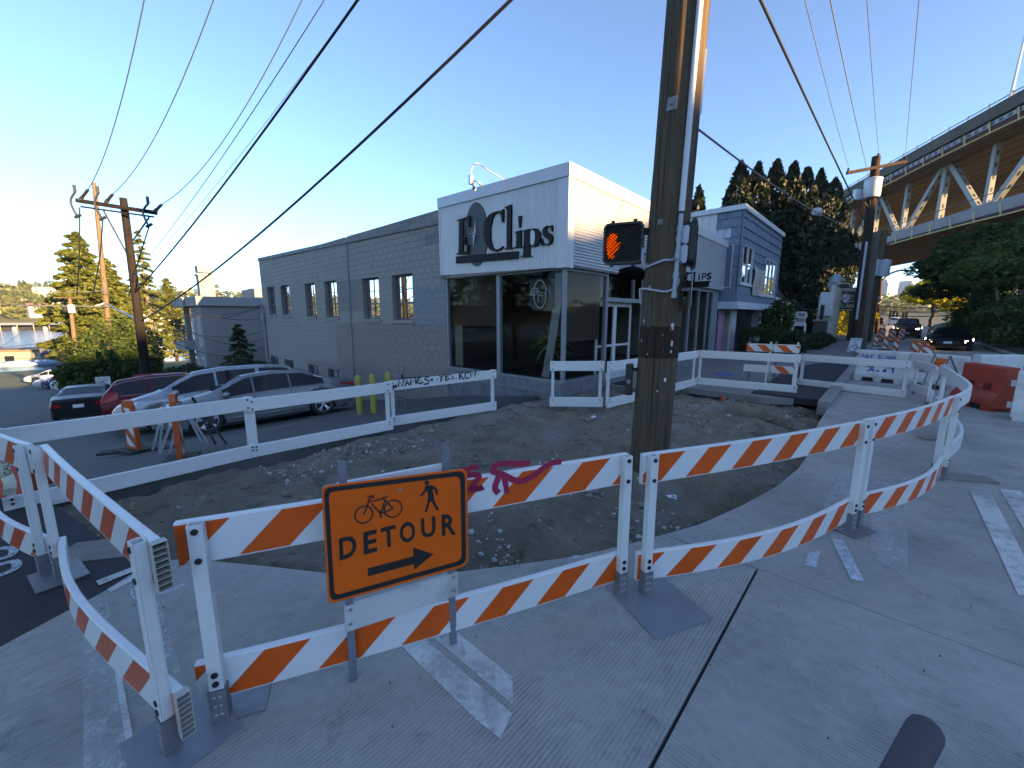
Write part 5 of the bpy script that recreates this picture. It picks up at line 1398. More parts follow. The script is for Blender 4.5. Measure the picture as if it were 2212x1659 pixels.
def signal(label, c, n, w=0.45, h=0.46, d=0.20, lit=True, group='pedestrian signals on the pole'):
 n = Vector(n).normalized(); x = Vector((0, 0, 1)).cross(n).normalized(); up = Vector((0, 0, 1))
 root = thing('pedestrian_signal', label, 'traffic signal', c, math.atan2(n.y, n.x) , group)
 c = Vector(c)
 def P(a, b, o): return c + x * a + up * b + n * o
 def rr(w, h, r, o):
  out = []
  for sx, sy, a0 in ((1, 1, 0), (-1, 1, 90), (-1, -1, 180), (1, -1, 270)):
   for k in range(5): a = rad(a0 + 90 * k / 4); out.append(P(sx * (w/2 - r) + r * math.cos(a), sy * (h/2 - r) + r * math.sin(a), o))
  return out
 m = MB(); m.prism(rr(w - .03, h - .03, .05, 0), -n * d); m.build('housing', M_black, root, world=True, bevel=0.01)
 m = MB(); A, B, C_, D_ = rr(w, h, .06, 0.0), rr(w, h, .06, 0.06), rr(w - .05, h - .05, .04, 0.06), rr(w - .05, h - .05, .04, 0.004); k = len(A)
 m.add(A + B + C_ + D_, [(o*k + i, o*k + (i+1) % k, (o+1)*k + (i+1) % k, (o+1)*k + i) for o in range(3) for i in range(k)]); m.build('visor_rim', M_black, root, world=True, recalc=True)
 m = MB()
 for k in range(2):
  for sy in (-1, 1): m.box(*[sum((x * (a * (w/2 - .1) * (1 if k else -1)) for a in (1,)), c) + up * (sy * (h/2 + .012)) + n * 0.03 + Vector((q, q, q)) for q in (-.017, .017)])
 m.build('latch', M_black, root, world=True, kind='stuff')
 m = MB(); st = 0.034; wi, hi = w/2 - .03, h/2 - .03
 for sgn in (1, -1):
  k = -(wi + hi)
  while k < wi + hi:
   pts = []
   a0, a1 = -wi, wi
   lo = max(-wi, min((-hi - k) * sgn, (hi - k) * sgn)); hi_ = min(wi, max((-hi - k) * sgn, (hi - k) * sgn))
   if hi_ - lo > 0.01:
    p, q = P(lo, sgn * lo + k, 0.03), P(hi_, sgn * hi_ + k, 0.03)
    m.bar(p, q, 0.0015, 0.035, 0, n)
   k += st * 1.4
 m.build('visor_mesh', M_black, root, world=True, kind='stuff')
 return root, P
hc = pp(1345, 527) - tocam * 0.0
face = -Rv * 0.86 - Lv * 0.30
sig, P_ = signal('pedestrian signal left of the pole showing a lit orange hand', pp(1347, 527), face)
hz = zpx(2250, 800, 3.687)
nF = Vector(face).normalized(); cF = pp(1347, 527) + nF * 0.012
m = MB(); hand = [(490, 425), (520, 415), (545, 420), (590, 425), (592, 470), (580, 545), (600, 565), (640, 535), (652, 540), (610, 620), (580, 680), (545, 715), (550, 770), (475, 775), (450, 700), (440, 620), (448, 540), (440, 495), (470, 480)]
m.prism([on_plane(*hz(*p), cF, nF) for p in hand], -nF * 0.004); m.build('lit_hand', hand_mat(), sig, world=True)
sig2, P_ = signal('pedestrian signal right of the pole, turned almost edge-on with dark face', pp(1493, 528) - tocam * 0.05, -Lv * 0.9 + Rv * 0.28, lit=False)
for sg, a, b in ((sig, pp(1386, 500), psurf(zat(500), -75, 0.0)), (sig2, psurf(zat(520), 70, 0.0), pp(1490, 520) - tocam * 0.1)):
 m = MB(); m.bar(a, b, 0.05, 0.07); m.build('bracket', M_black, sg, world=True)
m = MB(); c = pp(1360, 818) + tocam * 0.05
M_ = Matrix.Translation(c) @ Matrix.Rotation(math.atan2(face.y, face.x), 4, 'Z')
m.box((-0.05, -0.042, -0.19), (0.05, 0.042, 0.19), 0, M_); bt = thing('push_button', 'black upright crossing push button box on the left of the pole', 'push button', c)
m.build('case', M_black, bt, world=True, bevel=0.015)
m = MB(); m.disc(M_ @ Vector((0.05, 0, -0.02)), M_.to_3x3() @ Vector((1, 0, 0)), 0.026, 0.012, 14); m.build('button', M_galv, bt, world=True)
m = MB(); m.bar(c + toright * 0.03, psurf(c.z, -80, -0.02), 0.04, 0.2); m.build('bracket', M_galv, bt, world=True)
ps = thing('street_sign', 'round-cornered street sign seen from its dark back, right of the pole', 'sign', pp(1484, 628))
x = Vector((.36, .93, 0)).normalized(); n = Vector((x.y, -x.x, 0)); c = psurf(zat(628), 62, 0.10)
m = MB(); q = []
for sx, sy, a0 in ((1, 1, 0), (-1, 1, 90), (-1, -1, 180), (1, -1, 270)):
 for k in range(5): a = rad(a0 + 90 * k / 4); q.append(c + x * (sx * .11 + .045 * math.cos(a)) + Vector((0, 0, sy * .16 + .045 * math.sin(a))))
m.prism(q, n * 0.004, 0, 1); m.build('panel', [mat('sign_back', (0.11, 0.115, 0.125), 0.5, .5), M_trimwhite], ps, world=True)
m = MB(); m.bar(c, psurf(zat(628), 62, 0.0), 0.03, 0.03); m.build('bracket', M_galv, ps, world=True)
m = MB(); m.box((-.012, 0, -.27), (.012, .004, .27)); q = psurf(zat(200), 72, 0.004); o_ = thing('pole_tag', 'narrow pale metal strip on the right side of the big pole', 'tag', q); m2 = MB(); m2.bar(q - axd * .3, q + axd * .3, .03, .005, 0, tocam); m2.build('strip', M_conduit, o_, world=True)
# ------------------------------------------------------------------ other poles and the wires
def simple_pole(label, base, top, r0, r1, m_, group='wooden utility poles', name='utility_pole'):
 root = thing(name, label, 'utility pole', base, 0, group)
 m = MB(); base, top = Vector(base), Vector(top); n = 10
 m.tube([base + (top - base) * (i / n) for i in range(n + 1)], [r0 + (r1 - r0) * i / n for i in range(n + 1)], 14)
 m.build('shaft', m_, root, world=True, smooth=40); return root
def insulator(m, p, d=(0, 0, 1), s=1.0):
 m.lathe([(0.02*s, 0), (0.05*s, .03*s), (.02*s, .06*s), (.055*s, .09*s), (.02*s, .12*s), (.05*s, .15*s), (.015*s, .2*s)], p, d, 8)
def wire(name, label, pts, r, m_=None, sag=0.0, n=18, cat='cable', group=None):
 pts = [Vector(p) for p in pts]
 if len(pts) == 2:
  a, b = pts; pts = [a + (b - a) * (i / n) - Vector((0, 0, sag * 4 * (i / n) * (1 - i / n))) for i in range(n + 1)]
 m = MB(); m.tube(pts, r, 6); o = m.build(name, m_ or M_wire, smooth=True)
 tag(o, label, cat, group); return o
def foot_on_ground(px, py): return down(px, py)
p1b = foot_on_ground(327, 898); n1 = Vector((p1b.x, p1b.y, 0))
def on1(px, py): return on_plane(px, py, p1b, n1)
P1 = simple_pole('dark leaning utility pole with a crossarm, beside the round hedge tree', p1b - Vector((0, 0, .3)), on1(266, 428), 0.175, 0.115, M_pole_shaded)
ca, cb = at_y(166, 433, on1(266, 440).y - 0.3), at_y(338, 460, on1(266, 440).y - 0.3)
m = MB(); m.bar(ca, cb, 0.11, 0.14); m.bar(ca + (cb - ca) * .04 + Vector((0, 0, -.2)), cb - (cb - ca) * .04 + Vector((0, 0, -.16)), 0.04, 0.06); m.build('crossarm', M_pole_shaded, P1, world=True)
m = MB(); m.tube([at_y(222, 452, ca.y), on1(284, 566)], 0.03, 6); m.tube([at_y(322, 470, ca.y), on1(287, 520)], 0.03, 6); m.build('brace', M_darkmetal, P1, world=True)
m = MB()
INS1 = [at_y(190, 410, ca.y - .2), at_y(243, 420, ca.y - .2), at_y(349, 442, ca.y - .2)]
for q, c in zip(INS1, (at_y(172, 433, ca.y), at_y(228, 438, ca.y), at_y(333, 458, ca.y))): m.tube([c, q], 0.05, 6); insulator(m, c, (q - c), 1.3)
m.build('insulator', M_darkmetal, P1, world=True, kind='stuff')
m = MB()
for a, b in (((162, 415), (168, 470)), ((212, 418), (222, 475)), ((320, 440), (322, 490))):
 q0, q1 = at_y(*a, ca.y - .1), at_y(*b, ca.y - .1); m.tube(smooth_path([q0, (q0 + q1) / 2 - Vector((.2, 0, -.1)), q1], 4), 0.035, 6); m.tube([q0, q0 + Vector((0, 0, .25))], .05, 6); m.tube([q1 - Vector((.1, 0, 0)), q1 + Vector((.12, 0, .1))], .05, 6)
m.build('cutout', M_darkmetal, P1, world=True, kind='stuff')
for a, b, c in (((172, 448), (171, 560), (166, 640)), ((222, 475), (215, 560), (200, 640)), ((322, 490), (300, 560), (278, 640))):
 m = MB(); m.tube(smooth_path([at_y(*a, ca.y - .1), at_y(*b, ca.y + .5), at_y(*c, ca.y + 2)], 5), 0.022, 5); m.build('dropper', M_wire, P1, world=True)
def pole_sign(root, px, py, w, h, m_, nm, n=None, off=0.25):
 c = on1(px, py) - n1.normalized() * off; x = Vector((n1.y, -n1.x, 0)).normalized(); m = MB()
 m.prism([c + x * a + Vector((0, 0, b)) for a, b in ((-w/2, -h/2), (w/2, -h/2), (w/2, h/2), (-w/2, h/2))], n1.normalized() * .01); return m.build(nm, m_, root, world=True), c, x
sg = thing('parking_sign', 'red and white parking notice with a large D fixed to the dark leaning pole', 'sign', on1(322, 822))
s_, c, x = pole_sign(sg, 325, 822, 0.95, 0.62, mat('sign_crimson', (0.42, 0.035, 0.09), 0.5), 'panel')
m = MB(); nn = -n1.normalized()
for a, b, w, h in ((-.28, .18, .28, .1), (-.2, 0.02, .4, .07), (0, -.1, .75, .05), (-.05, -.21, .8, .06)): m.add([c + x * (a + sx * w/2) + Vector((0, 0, b + sy * h/2)) + nn * .006 for sx, sy in ((-1, -1), (1, -1), (1, 1), (-1, 1))], [(0, 1, 2, 3)])
m.add([c + x * a + Vector((0, 0, b)) + nn * .004 for a, b in ((.1, -.02), (.42, -.02), (.42, .27), (.1, .27))], [(0, 1, 2, 3)])
m.build('print', M_paint_white, sg, world=True)
m = MB(); text_on(m, 'D', c + x * .26 + Vector((0, 0, .125)), x, (0, 0, 1), h=.22, offset=.02, extrude=.008); m.build('lettering', mat('sign_crimson', (0, 0, 0)), sg, world=True)
sg = thing('notice', 'small white notice under the red parking sign on the dark leaning pole', 'sign', on1(316, 842))
pole_sign(sg, 317, 844, 0.62, 0.30, M_paint_white, 'panel')
p2t = at_y(203, 394, 42.0); g2 = at_y(236, 760, 42.3)
P2 = simple_pole('sunlit bare wooden pole rising in front of the large conifer', Vector((g2.x, g2.y, gz(g2))), p2t, 0.26, 0.16, M_pole_pale)
m = MB(); q = at_y(226, 628, 42); m.lathe([(.26, -.35), (.28, -.3), (.28, .3), (.26, .35), (0, .36)], q, (0, 0, 1), 10); m.build('equipment_can', M_pole_grey, P2, world=True)
m = MB(); q = at_y(227, 662, 41.7); m.bar(q - Vector((9.0, 0, -.1)), q + Vector((.3, 0, 0)), .08, .10); m.build('lamp_arm', M_galv, P2, world=True)
p3t = at_y(150, 640, 66); p3b = at_y(163, 765, 66)
P3 = simple_pole('short pole with a white transformer standing near the lake shore', Vector((p3b.x, p3b.y, p3b.z - 1)), p3t, 0.30, 0.22, M_pole_pale)
m = MB(); m.bar(at_y(117, 643, 65.8), at_y(183, 643, 65.8), .16, .16); m.build('crossarm', M_pole_pale, P3, world=True)
m = MB(); q = at_y(154, 667, 65.5); m.lathe([(0, -.7), (.42, -.65), (.45, 0), (.45, .6), (0, .75)], q, (0, 0, 1), 10); m.build('transformer', M_trimwhite, P3, world=True, smooth=40)
m = MB(); q = at_y(140, 668, 65.4); m.lathe([(0, -.4), (.25, -.35), (.25, .5), (0, .6)], q, (0, 0, 1), 8); m.build('transformer', M_black, P3, world=True)
def over(px, py, z, ext=1.7):
 return gp(px, py, z)
def long_wire(label, a, px, py, z, r, sag, m_=None, group='overhead wires to the left'):
 a = Vector(a); b = gp(px, py, z); b2 = a + (b - a) * 1.6
 return wire('overhead_wire', label, [a, b2], r, m_, sag, 24, 'wire', group)
for k, (q, px, lab) in enumerate(((INS1[0], 283, 'leftmost thin wire climbing from the crossarm to the top edge'), (INS1[1], 414, 'thin wire from the middle of the left crossarm to the top edge'), (INS1[2], 588, 'thin wire from the right end of the left crossarm to the top edge'))):
 long_wire(lab, q, px, 0, 9.6, 0.013, 0.9 + .15 * k, M_wire_grey)
long_wire('thin wire from the dark leaning pole up to the top edge, fourth from the left', on1(283, 600), 657, 0, 8.2, 0.010, 0.55, M_wire_grey)
long_wire('faint thinnest wire close above the first thick black cable', on1(283, 606), 722, 0, 8.1, 0.006, 0.55, M_wire_grey)
long_wire('first thick black cable running from the dark leaning pole to the top edge', on1(290, 634), 728, 0, 7.4, 0.024, 0.45)
long_wire('second thick black cable, rightmost of the left wires, passing above the grey block wall', on1(304, 694), 978, 0, 6.6, 0.024, 0.80)
sc_ = g(-0.1, 21.75, 0)
for k, (ya, z, sg_, lab) in enumerate(((644, 2.55, .8, 'upper cable sagging from the dark pole to the corner of the grey wall'), (623, 1.75, .5, 'cable from the dark pole to the lower clamp on the grey wall'), (673, 2.35, .3, 'straight cable across the blank apartment wall, second from the top'), (690, 1.0, .5, 'cable across the middle of the apartment wall'), (640, 0.6, 1.0, 'slack cable low over the apartment wall'), (700, 0.1, .9, 'lowest slack cable over the apartment wall'))):
 wire('service_wire', lab, [on1(296 + k, ya), sc_ + Vector((0, 0, z))], 0.014, M_wire, sg_, 16, 'wire', 'service wires to the grey wall')
for k, (a, b, lab) in enumerate((((0, 618), (226, 628), 'long pale wire crossing over the lake to the sunlit pole'), ((0, 755), (300, 705), 'dark wire low over the near shore'), ((0, 790), (150, 640), 'wire rising from the left edge to the short transformer pole'), ((0, 772), (300, 760), 'lower dark wire above the boat house roof'))):
 wire('overhead_wire', lab, [at_y(a[0] - 60, a[1], 36 if k != 2 else 50), at_y(*b, 41.5 if k == 0 else (36 if k != 2 else 65.5))], 0.025, M_wire_grey if k == 0 else M_wire, 0.3, 14, 'wire', 'wires over the lake shore')
m = MB(); m.tube(smooth_path([at_y(227, 655, 41.5), on1(296, 690)], 4), .05, 6); m.bar(at_y(206, 661, 41), at_y(226, 655, 41.5), .35, .12); o_ = thing('street_lamp', 'street lamp arm with a pale head reaching left from the dark leaning pole', 'street lamp', at_y(227, 655, 41.5)); m.build('arm', M_galv, o_, world=True)
p2base = Vector((17.78, 20.88, 0.03)); n2 = Vector((p2base.x, p2base.y, 0))
def on2(px, py): return on_plane(px, py, p2base, n2)
GR = 'utility poles along the avenue'
Q2 = simple_pole('tall dark pole with a grey transformer, behind the BUSINESSES ARE OPEN sign', p2base - Vector((0, 0, .3)), on2(1893, 338), 0.24, 0.17, M_pole_red, GR)
ca2, cb2 = at_y(1829, 374, on2(1880, 360).y - .25), at_y(1958, 349, on2(1880, 360).y - .25)
m = MB(); m.bar(ca2, cb2, .11, .13); m.build('crossarm', M_pole_red, Q2, world=True)
m = MB(); q = on2(1884, 411) - n2.normalized() * .35; m.lathe([(0, -.42), (.30, -.42), (.34, -.36), (.34, .36), (.36, .38), (.36, .42), (.2, .5), (0, .52)], q, (0, 0, 1), 16); m.build('transformer', M_trimwhite, Q2, world=True, smooth=40)
m = MB(); q = on2(1859, 423) - n2.normalized() * .25; m.box(q - Vector((.32, .1, .24)), q + Vector((.28, .1, .24))); m.build('equipment_box', M_trimwhite, Q2, world=True)
m = MB()
for a in ((1833, 362), (1956, 335), (1898, 330)): insulator(m, at_y(*a, ca2.y) - Vector((0, 0, .25)), (0, 0, 1), 1.2)
m.build('insulator', M_darkmetal, Q2, world=True, kind='stuff')
m = MB(); m.tube([on2(1872, 524) - n2.normalized() * .24, on2(1850, 690) - n2.normalized() * .26], .05, 8); m.build('conduit', M_conduit, Q2, world=True)
m = MB()
for k in range(10):
 c = on2(1876 - k, 440 + k * 9) - n2.normalized() * .25; m.tube(smooth_path([c, c + Vector((RND.uniform(-.5, .5), -.05, RND.uniform(-.6, .2))), c + Vector((RND.uniform(-.25, .25), 0, RND.uniform(-1.2, -.3)))], 4), .014, 5)
m.build('cable_bundle', M_wire, Q2, world=True, kind='stuff')
q = gp(1858, 757, .03)
Q3 = simple_pole('grey leaning pole stub close behind the tall transformer pole', q - Vector((0, 0, .3)), on_plane(1891, 502, q, Vector((q.x, q.y, 0))), 0.24, 0.19, M_pole_grey, GR)
q = g(31.5, -4.3, 0.03); nq = Vector((q.x, q.y, 0))
Q4_ = simple_pole('farther dark pole with double crossarms and two grey transformers', q, on_plane(1911, 498, q, nq), 0.26, 0.19, M_pole, GR)
def onq(px, py): return on_plane(px, py, q, nq)
m = MB(); m.bar(onq(1870, 509), onq(1925, 507), .13, .16); m.bar(onq(1880, 528), onq(1922, 530), .13, .16); m.build('crossarm', M_pole, Q4_, world=True)
for px in (1888, 1910):
 m = MB(); c = onq(px, 580) - nq.normalized() * .4; m.lathe([(0, -.6), (.32, -.55), (.34, .5), (0, .62)], c, (0, 0, 1), 12); m.build('transformer', mat('transformer_grey', (.35, .38, .42), .5), Q4_, world=True, smooth=40)
q5 = g(52, -4.4, 0.0); Q5 = simple_pole('thin distant reddish pole below the street lamp', q5, on_plane(1903, 590, q5, Vector((q5.x, q5.y, 0))), 0.2, 0.15, M_pole_red, GR)
ln = thing('street_lamp', 'street lamp with a long curved arm against the white sky under the bridge', 'street lamp', q5)
def on5(px, py): return on_plane(px, py, q5, Vector((q5.x, q5.y, 0)))
m = MB(); m.tube(smooth_path([on5(1903, 610), on5(1918, 594), on5(1940, 585), on5(1960, 584)], 5), .09, 8); m.build('arm', M_galv, ln, world=True); m = MB(); m.bar(on5(1956, 584), on5(1977, 585), .5, .15); m.build('lamp_head', M_galv, ln, world=True)
def avenue_wire(label, px, end, z, r, sag, m_=None):
 b = gp(px, 0, z); e = Vector(end); a = e + (b - e) * 1.9
 return wire('overhead_wire', label, [a, e], r, m_, sag, 26, 'wire', 'overhead wires above the avenue')
avenue_wire('thick brown cable coming down from the top edge towards the dark arborvitae', 1690, g(44, -4.3, 7.2), 6.8, 0.022, 0.55)
avenue_wire('thin wire to the left insulator of the right crossarm', 1749, at_y(1833, 360, ca2.y), 8.4, 0.009, 0.25, M_wire_grey)
avenue_wire('thin wire just left of the right pole top', 1802, on2(1880, 395), 7.6, 0.010, 0.2, M_wire_grey)
avenue_wire('thin wire ending on the right pole top', 1878, at_y(1898, 328, ca2.y), 9.2, 0.009, 0.25, M_wire_grey)
avenue_wire('rightmost thin wire ending on the right crossarm tip', 1987, at_y(1956, 334, ca2.y), 8.9, 0.009, 0.25, M_wire_grey)
sw = wire('service_wire', 'pale service wire from the big pole across the blue house to the transformer pole', [psurf(zat(292), 88, 0.0), on2(1866, 486)], 0.011, M_wire_grey, 0.35, 20, 'wire')
m = MB(); q = psurf(zat(292), 88, 0) + (on2(1866, 486) - psurf(zat(292), 88, 0)) * 0.36 - Vector((0, 0, .30)); m.lathe([(0, -.09), (.09, -.07), (.1, .05), (0, .1)], q, (1, .4, 0), 10); o_ = m.build('splice_box', M_conduit); tag(o_, 'grey splice box hanging on the pale service wire', 'box')
for k, (ya, yb) in enumerate(((498, 500), (505, 515), (520, 520))):
 wire('overhead_wire', ('upper', 'middle', 'lower')[k] + ' of the dark cables crossing the avenue under the bridge', [on5(1895, 660 + 9 * k), on5(2120, 652 + 10 * k)], 0.045, M_wire, 0.4, 10, 'wire', 'cables crossing the far avenue')
# ------------------------------------------------------------------ blue shingled house next to the salon
blue = thing('shingled_house', 'two-storey blue shingled shop house with white roof trim, next to the salon', 'building', P0, GA)
M_shingle = None
def shingle_mat():
 t = NT('faded_blue_shingle')
 ri = t.n('ShaderNodeObjectInfo').outputs['Random']
 c = t.mix(ri, (0.105, 0.155, 0.225), (0.13, 0.185, 0.26))
 st = t.noise(4.0, 8, 0.75, t.mapping(t.pos(), (6, 6, 0.5)))
 c = t.mix(t.math('MULTIPLY', t.ramp(st, 0.44, 0.66), 0.75), c, (0.26, 0.28, 0.30))
 c = t.mix(t.math('MULTIPLY', t.ramp(t.noise(1.2, 6, 0.7), 0.56, 0.7), 0.4), c, (0.045, 0.075, 0.12))
 return t.done(t.bsdf(c, 0.8, 0, 0.3, st, 0.4, 0.01))
M_shingle = shingle_mat()
M_shingle_white = mat('primer_white_shingle', (0.42, 0.46, 0.52), 0.75, var=0.12, vs=5, dirt=(0.2, 0.26, 0.34), ds=4, dt=(0.5, 0.7), stretch=(1, 1, .5))
M_under = mat('dark_blue_underlay', (0.035, 0.055, 0.085), 0.9)
FR0, FR1, FS = 11.32, 19.15, -0.6
def sz(px, py, r=11.32):
 return onr(px, py, r)
k4 = zpx(2650, 700, 2.212)
def side4(x, y): s, z = onr(*k4(x, y), FR0); return s, z
def front4(x, y): r, z = ons(*k4(x, y), FS); return r, z
m = MB(); m.box((FR0 + .03, FS + .03, 2.75), (FR1 - .03, 6.0, 6.2)); m.box((FR0 + .06, 0.05, -0.1), (FR1 - .1, 6.0, 2.75)); m.build('wall', M_under, blue)
BWINS = [(11.72, 13.42, 3.24, 4.84), (15.98, 18.42, 2.9, 4.72)]
SIDEW = (-0.38, 0.12, 3.05, 4.82)
sh_me = {}
def shingle(w, h):
 k = (round(w, 2), round(h, 2))
 if k not in sh_me:
  q = MB(); q.add([(0, -.055, 0), (w, -.055, 0), (w, -.010, h), (0, -.010, h), (0, -.012, 0), (w, -.012, 0), (w, 0, h), (0, 0, h)], [(0, 1, 2, 3), (4, 0, 3, 7), (1, 5, 6, 2), (0, 4, 5, 1), (3, 2, 6, 7)]); sh_me[k] = q.mesh('shingle', M_shingle)
  sh_me[k, 'w'] = sh_me[k].copy(); sh_me[k, 'w'].materials[0] = M_shingle_white
 return sh_me[k], sh_me[k, 'w']
def course_row(z, h, a, b, holes, place, white=None):
 x = a
 while x < b - 0.03:
  w = min(RND.uniform(.24, .42), b - x)
  rects = [(x + .003, x + w - .003, z, z + h)]
  for q in holes: rects = cut_rects(rects, q)
  for q in rects:
   if q[1] - q[0] > .03 and q[3] - q[2] > .04:
    wv = round((q[1] - q[0]) / .02) * .02
    mm = shingle(max(wv, .02), round(q[3] - q[2], 2)); wh = white and white(q)
    o = link_mesh('shingle', mm[1] if wh else mm[0], blue); place(o, q, RND.uniform(-.008, .004))
  x += w
def place_front(o, q, j): o.location = (q[0], FS + j, q[2] - .02 + RND.uniform(-.008, .006))
def place_side(o, q, j): o.location = (FR0 + j, q[1], q[2] - .02 + RND.uniform(-.008, .006)); o.rotation_euler = (0, 0, rad(-90))
z = 2.80
for k in range(9):
 h = 0.385
 course_row(z, min(h, 6.12 - z) + .02, FR0 + .08, FR1, BWINS, place_front)
 course_row(z, min(h, 6.12 - z) + .02, FS + .02, 0.36, [SIDEW], place_side, lambda q: (4.88 < q[2] < 5.1) or (q[2] > 5.1 and q[2] < 5.35 and RND.random() < .7))
 z += h
for z0, z1, o0, o1 in ((2.45, 2.82, .10, .03), (2.17, 2.47, .20, .11)):
 m = MB(); m.add([(FR0 - o0, FS - o0, z0), (FR1, FS - o0, z0), (FR1, FS - o1, z1), (FR0 - o1, FS - o1, z1)], [(0, 1, 2, 3)]); m.add([(FR0 - o0, 0.5, z0), (FR0 - o0, FS - o0, z0), (FR0 - o1, FS - o1, z1), (FR0 - o1, 0.5, z1)], [(0, 1, 2, 3)])
 m.add([(FR0 - o0, FS - o0, z0), (FR1, FS - o0, z0), (FR1, 0, z0), (FR0 - o0, .5, z0)], [(3, 2, 1, 0)]); m.build('skirt_board', M_shingle_white if z0 < 2.4 else M_shingle, blue)
m = MB(); m.box((FR0 - .05, FS - .05, 2.8), (FR0 + .08, FS - .01, 6.1)); m.build('corner_board', M_shingle, blue)
m = MB(); m.add([(x, y, z) for x in (FR0 - .12, FR1 + .1) for y, z in ((FS - .12, 6.12), (FS + .1, 6.12), (FS + .1, 6.32), (FS - .12, 6.32))], [(3, 2, 1, 0), (4, 5, 6, 7), (1, 5, 4, 0), (2, 6, 5, 1), (3, 7, 6, 2), (0, 4, 7, 3)]); m.build('roof_trim', M_trimwhite, blue)
m = MB(); m.box((FR0 - .12, FS + .102, 6.12), (FR0 + .1, 7.0, 6.322)); m.build('roof_trim', M_trimwhite, blue)
m = MB(); m.box((FR0 + .1, FS + .1, 6.2), (FR1, 6, 6.25)); m.build('roof', M_roof_tar, blue)
m = MB(); y = 0.37
while y < 6.0: m.box((FR0 - .012, y, 4.3), (FR0 + .02, y + .29, 6.11)); m.box((FR0 - .035, y + .285, 4.3), (FR0, y + .315, 6.11)); y += 0.31
m.build('metal_siding', M_trimwhite, blue, kind='stuff')
m = MB(); m.box((FR0 - .03, SIDEW[0] + .05, SIDEW[2] + .05), (FR0 - .012, SIDEW[1] - .05, SIDEW[3] - .05)); m.build('boarded_window', mat('blue_grey_board', (.10, .145, .22), .7), blue)
m = MB(); a, b, c, d = SIDEW
for q in (((a, c), (b, c + .05)), ((a, d - .05), (b, d)), ((a, c + .05), (a + .05, d - .05)), ((b - .05, c + .05), (b, d - .05))): m.box((FR0 - .05, q[0][0], q[0][1]), (FR0 - .005, q[1][0], q[1][1]))
m.build('window_trim', M_shingle_white, blue)
M_frame_w = mat('white_window_frame', (.58, .60, .63), .5)
M_glass_h = glass('house_pane', (.5, .53, .55), boost=2.6)
for (a, b, c, d) in BWINS:
 m = MB(); y0, y1 = FS - .05, FS + .01; n_ = 2 if b - a < 2 else 3
 m.box((a, y0, c), (b, y1, c + .06)); m.box((a, y0, d - .06), (b, y1, d))
 for k in range(n_ + 1): x = a + (b - a - .07) * k / n_; m.box((x, y0 + .002, c + .06), (x + .07, y1, d - .06))
 m.box((a + .07, y0 + .006, (c + d) / 2 - .03), (b - .07, y1, (c + d) / 2 + .03)); fr = m.build('window', M_frame_w, blue)
 m = MB(); m.add([(a, FS - .005, c), (b, FS - .005, c), (b, FS - .005, d), (a, FS - .005, d)], [(0, 1, 2, 3)]); m.build('pane', M_glass_h, fr)
 m = MB(); m.box((a - .05, FS - .10, c - .07), (b + .05, FS + .01, c - .004)); m.build('sill', M_frame_w, fr)
 m = MB(); m.add([(a + .1, FS + .02, c + .8), (b - .1, FS + .02, c + .8), (b - .1, FS + .02, d), (a + .1, FS + .02, d)], [(0, 1, 2, 3)]); m.build('curtain', mat('pale_curtain', (.3, .3, .27), .9), fr)
M_pink = mat('pink_door_paint', (.42, .20, .30), .6, var=.08)
m = MB(); m.box((11.36, -.03, .04), (12.06, .03, 2.12)); dr = m.build('door', M_pink, blue); m = MB(); m.disc((11.98, -.03, 1.02), (0, -1, 0), .03, .05, 10); m.build('handle', M_galv, dr)
M_wbrick = mat('white_painted_brick', (.46, .48, .50), .75, var=.12, vs=6)
def brick_column(x0, x1, y0, y1, z1):
 bm_ = MB(); bm_.box((0, 0, 0), (.19, .09, .052)); me = bm_.mesh('brick', M_wbrick)
 core = MB(); core.box((x0 + .01, y0 + .012, 0), (x1 - .01, y1, z1)); core.build('brick_column_core', M_joint, blue)
 z = .02; r_ = 0
 while z < z1 - .05:
  x = x0 - (.1 if r_ % 2 else 0)
  while x < x1 - .01:
   a, b = max(x, x0), min(x + .19, x1); o = link_mesh('brick', me, blue); o.location = (a, y0 + RND.uniform(-.004, .004), z); o.scale = ((b - a) / .19, 1, 1); x += .2
  z += .0625; r_ += 1
brick_column(12.12, 12.85, -.32, .05, 2.15)
m = MB(); m.box((17.2, -.3, 0), (17.75, .05, 2.15)); m.build('column', M_wbrick, blue)
m = MB(); m.box((12.86, .0, 0), (17.2, .06, .6)); m.box((12.86, .0, 2.0), (17.2, .06, 2.17)); m.build('shop_front', mat('dark_red_brown_wood', (.05, .03, .028), .6), blue)
m = MB(); m.add([(12.9, .03, .6), (17.2, .03, .6), (17.2, .03, 2.0), (12.9, .03, 2.0)], [(0, 1, 2, 3)]); m.build('shop_pane', M_shopglass, blue)
bn = thing('banner', 'torn pale plastic banner with faded orange print hanging on the blue house', 'banner', P0, GA)
c0, c1, c2, c3 = [front4(*p) for p in ((640, 752), (733, 795), (712, 1018), (612, 998))]
n_, k_ = 12, 8; m = MB(); vs = []
for j in range(k_ + 1):
 for i in range(n_ + 1):
  u, v = i / n_, j / k_
  x = (c0[0] * (1-u) + c1[0] * u) * (1-v) + (c3[0] * (1-u) + c2[0] * u) * v; z = (c0[1] * (1-u) + c1[1] * u) * (1-v) + (c3[1] * (1-u) + c2[1] * u) * v
  vs.append((x, FS - .10 - .03 * math.sin(u * 9 + v * 3) - .02 * math.sin(v * 7), z - .05 * math.sin(u * math.pi) * (1 - v)))
m.add(vs, [(j*(n_+1) + i, (j+1)*(n_+1) + i, (j+1)*(n_+1) + i + 1, j*(n_+1) + i + 1) for j in range(k_) for i in range(n_)])
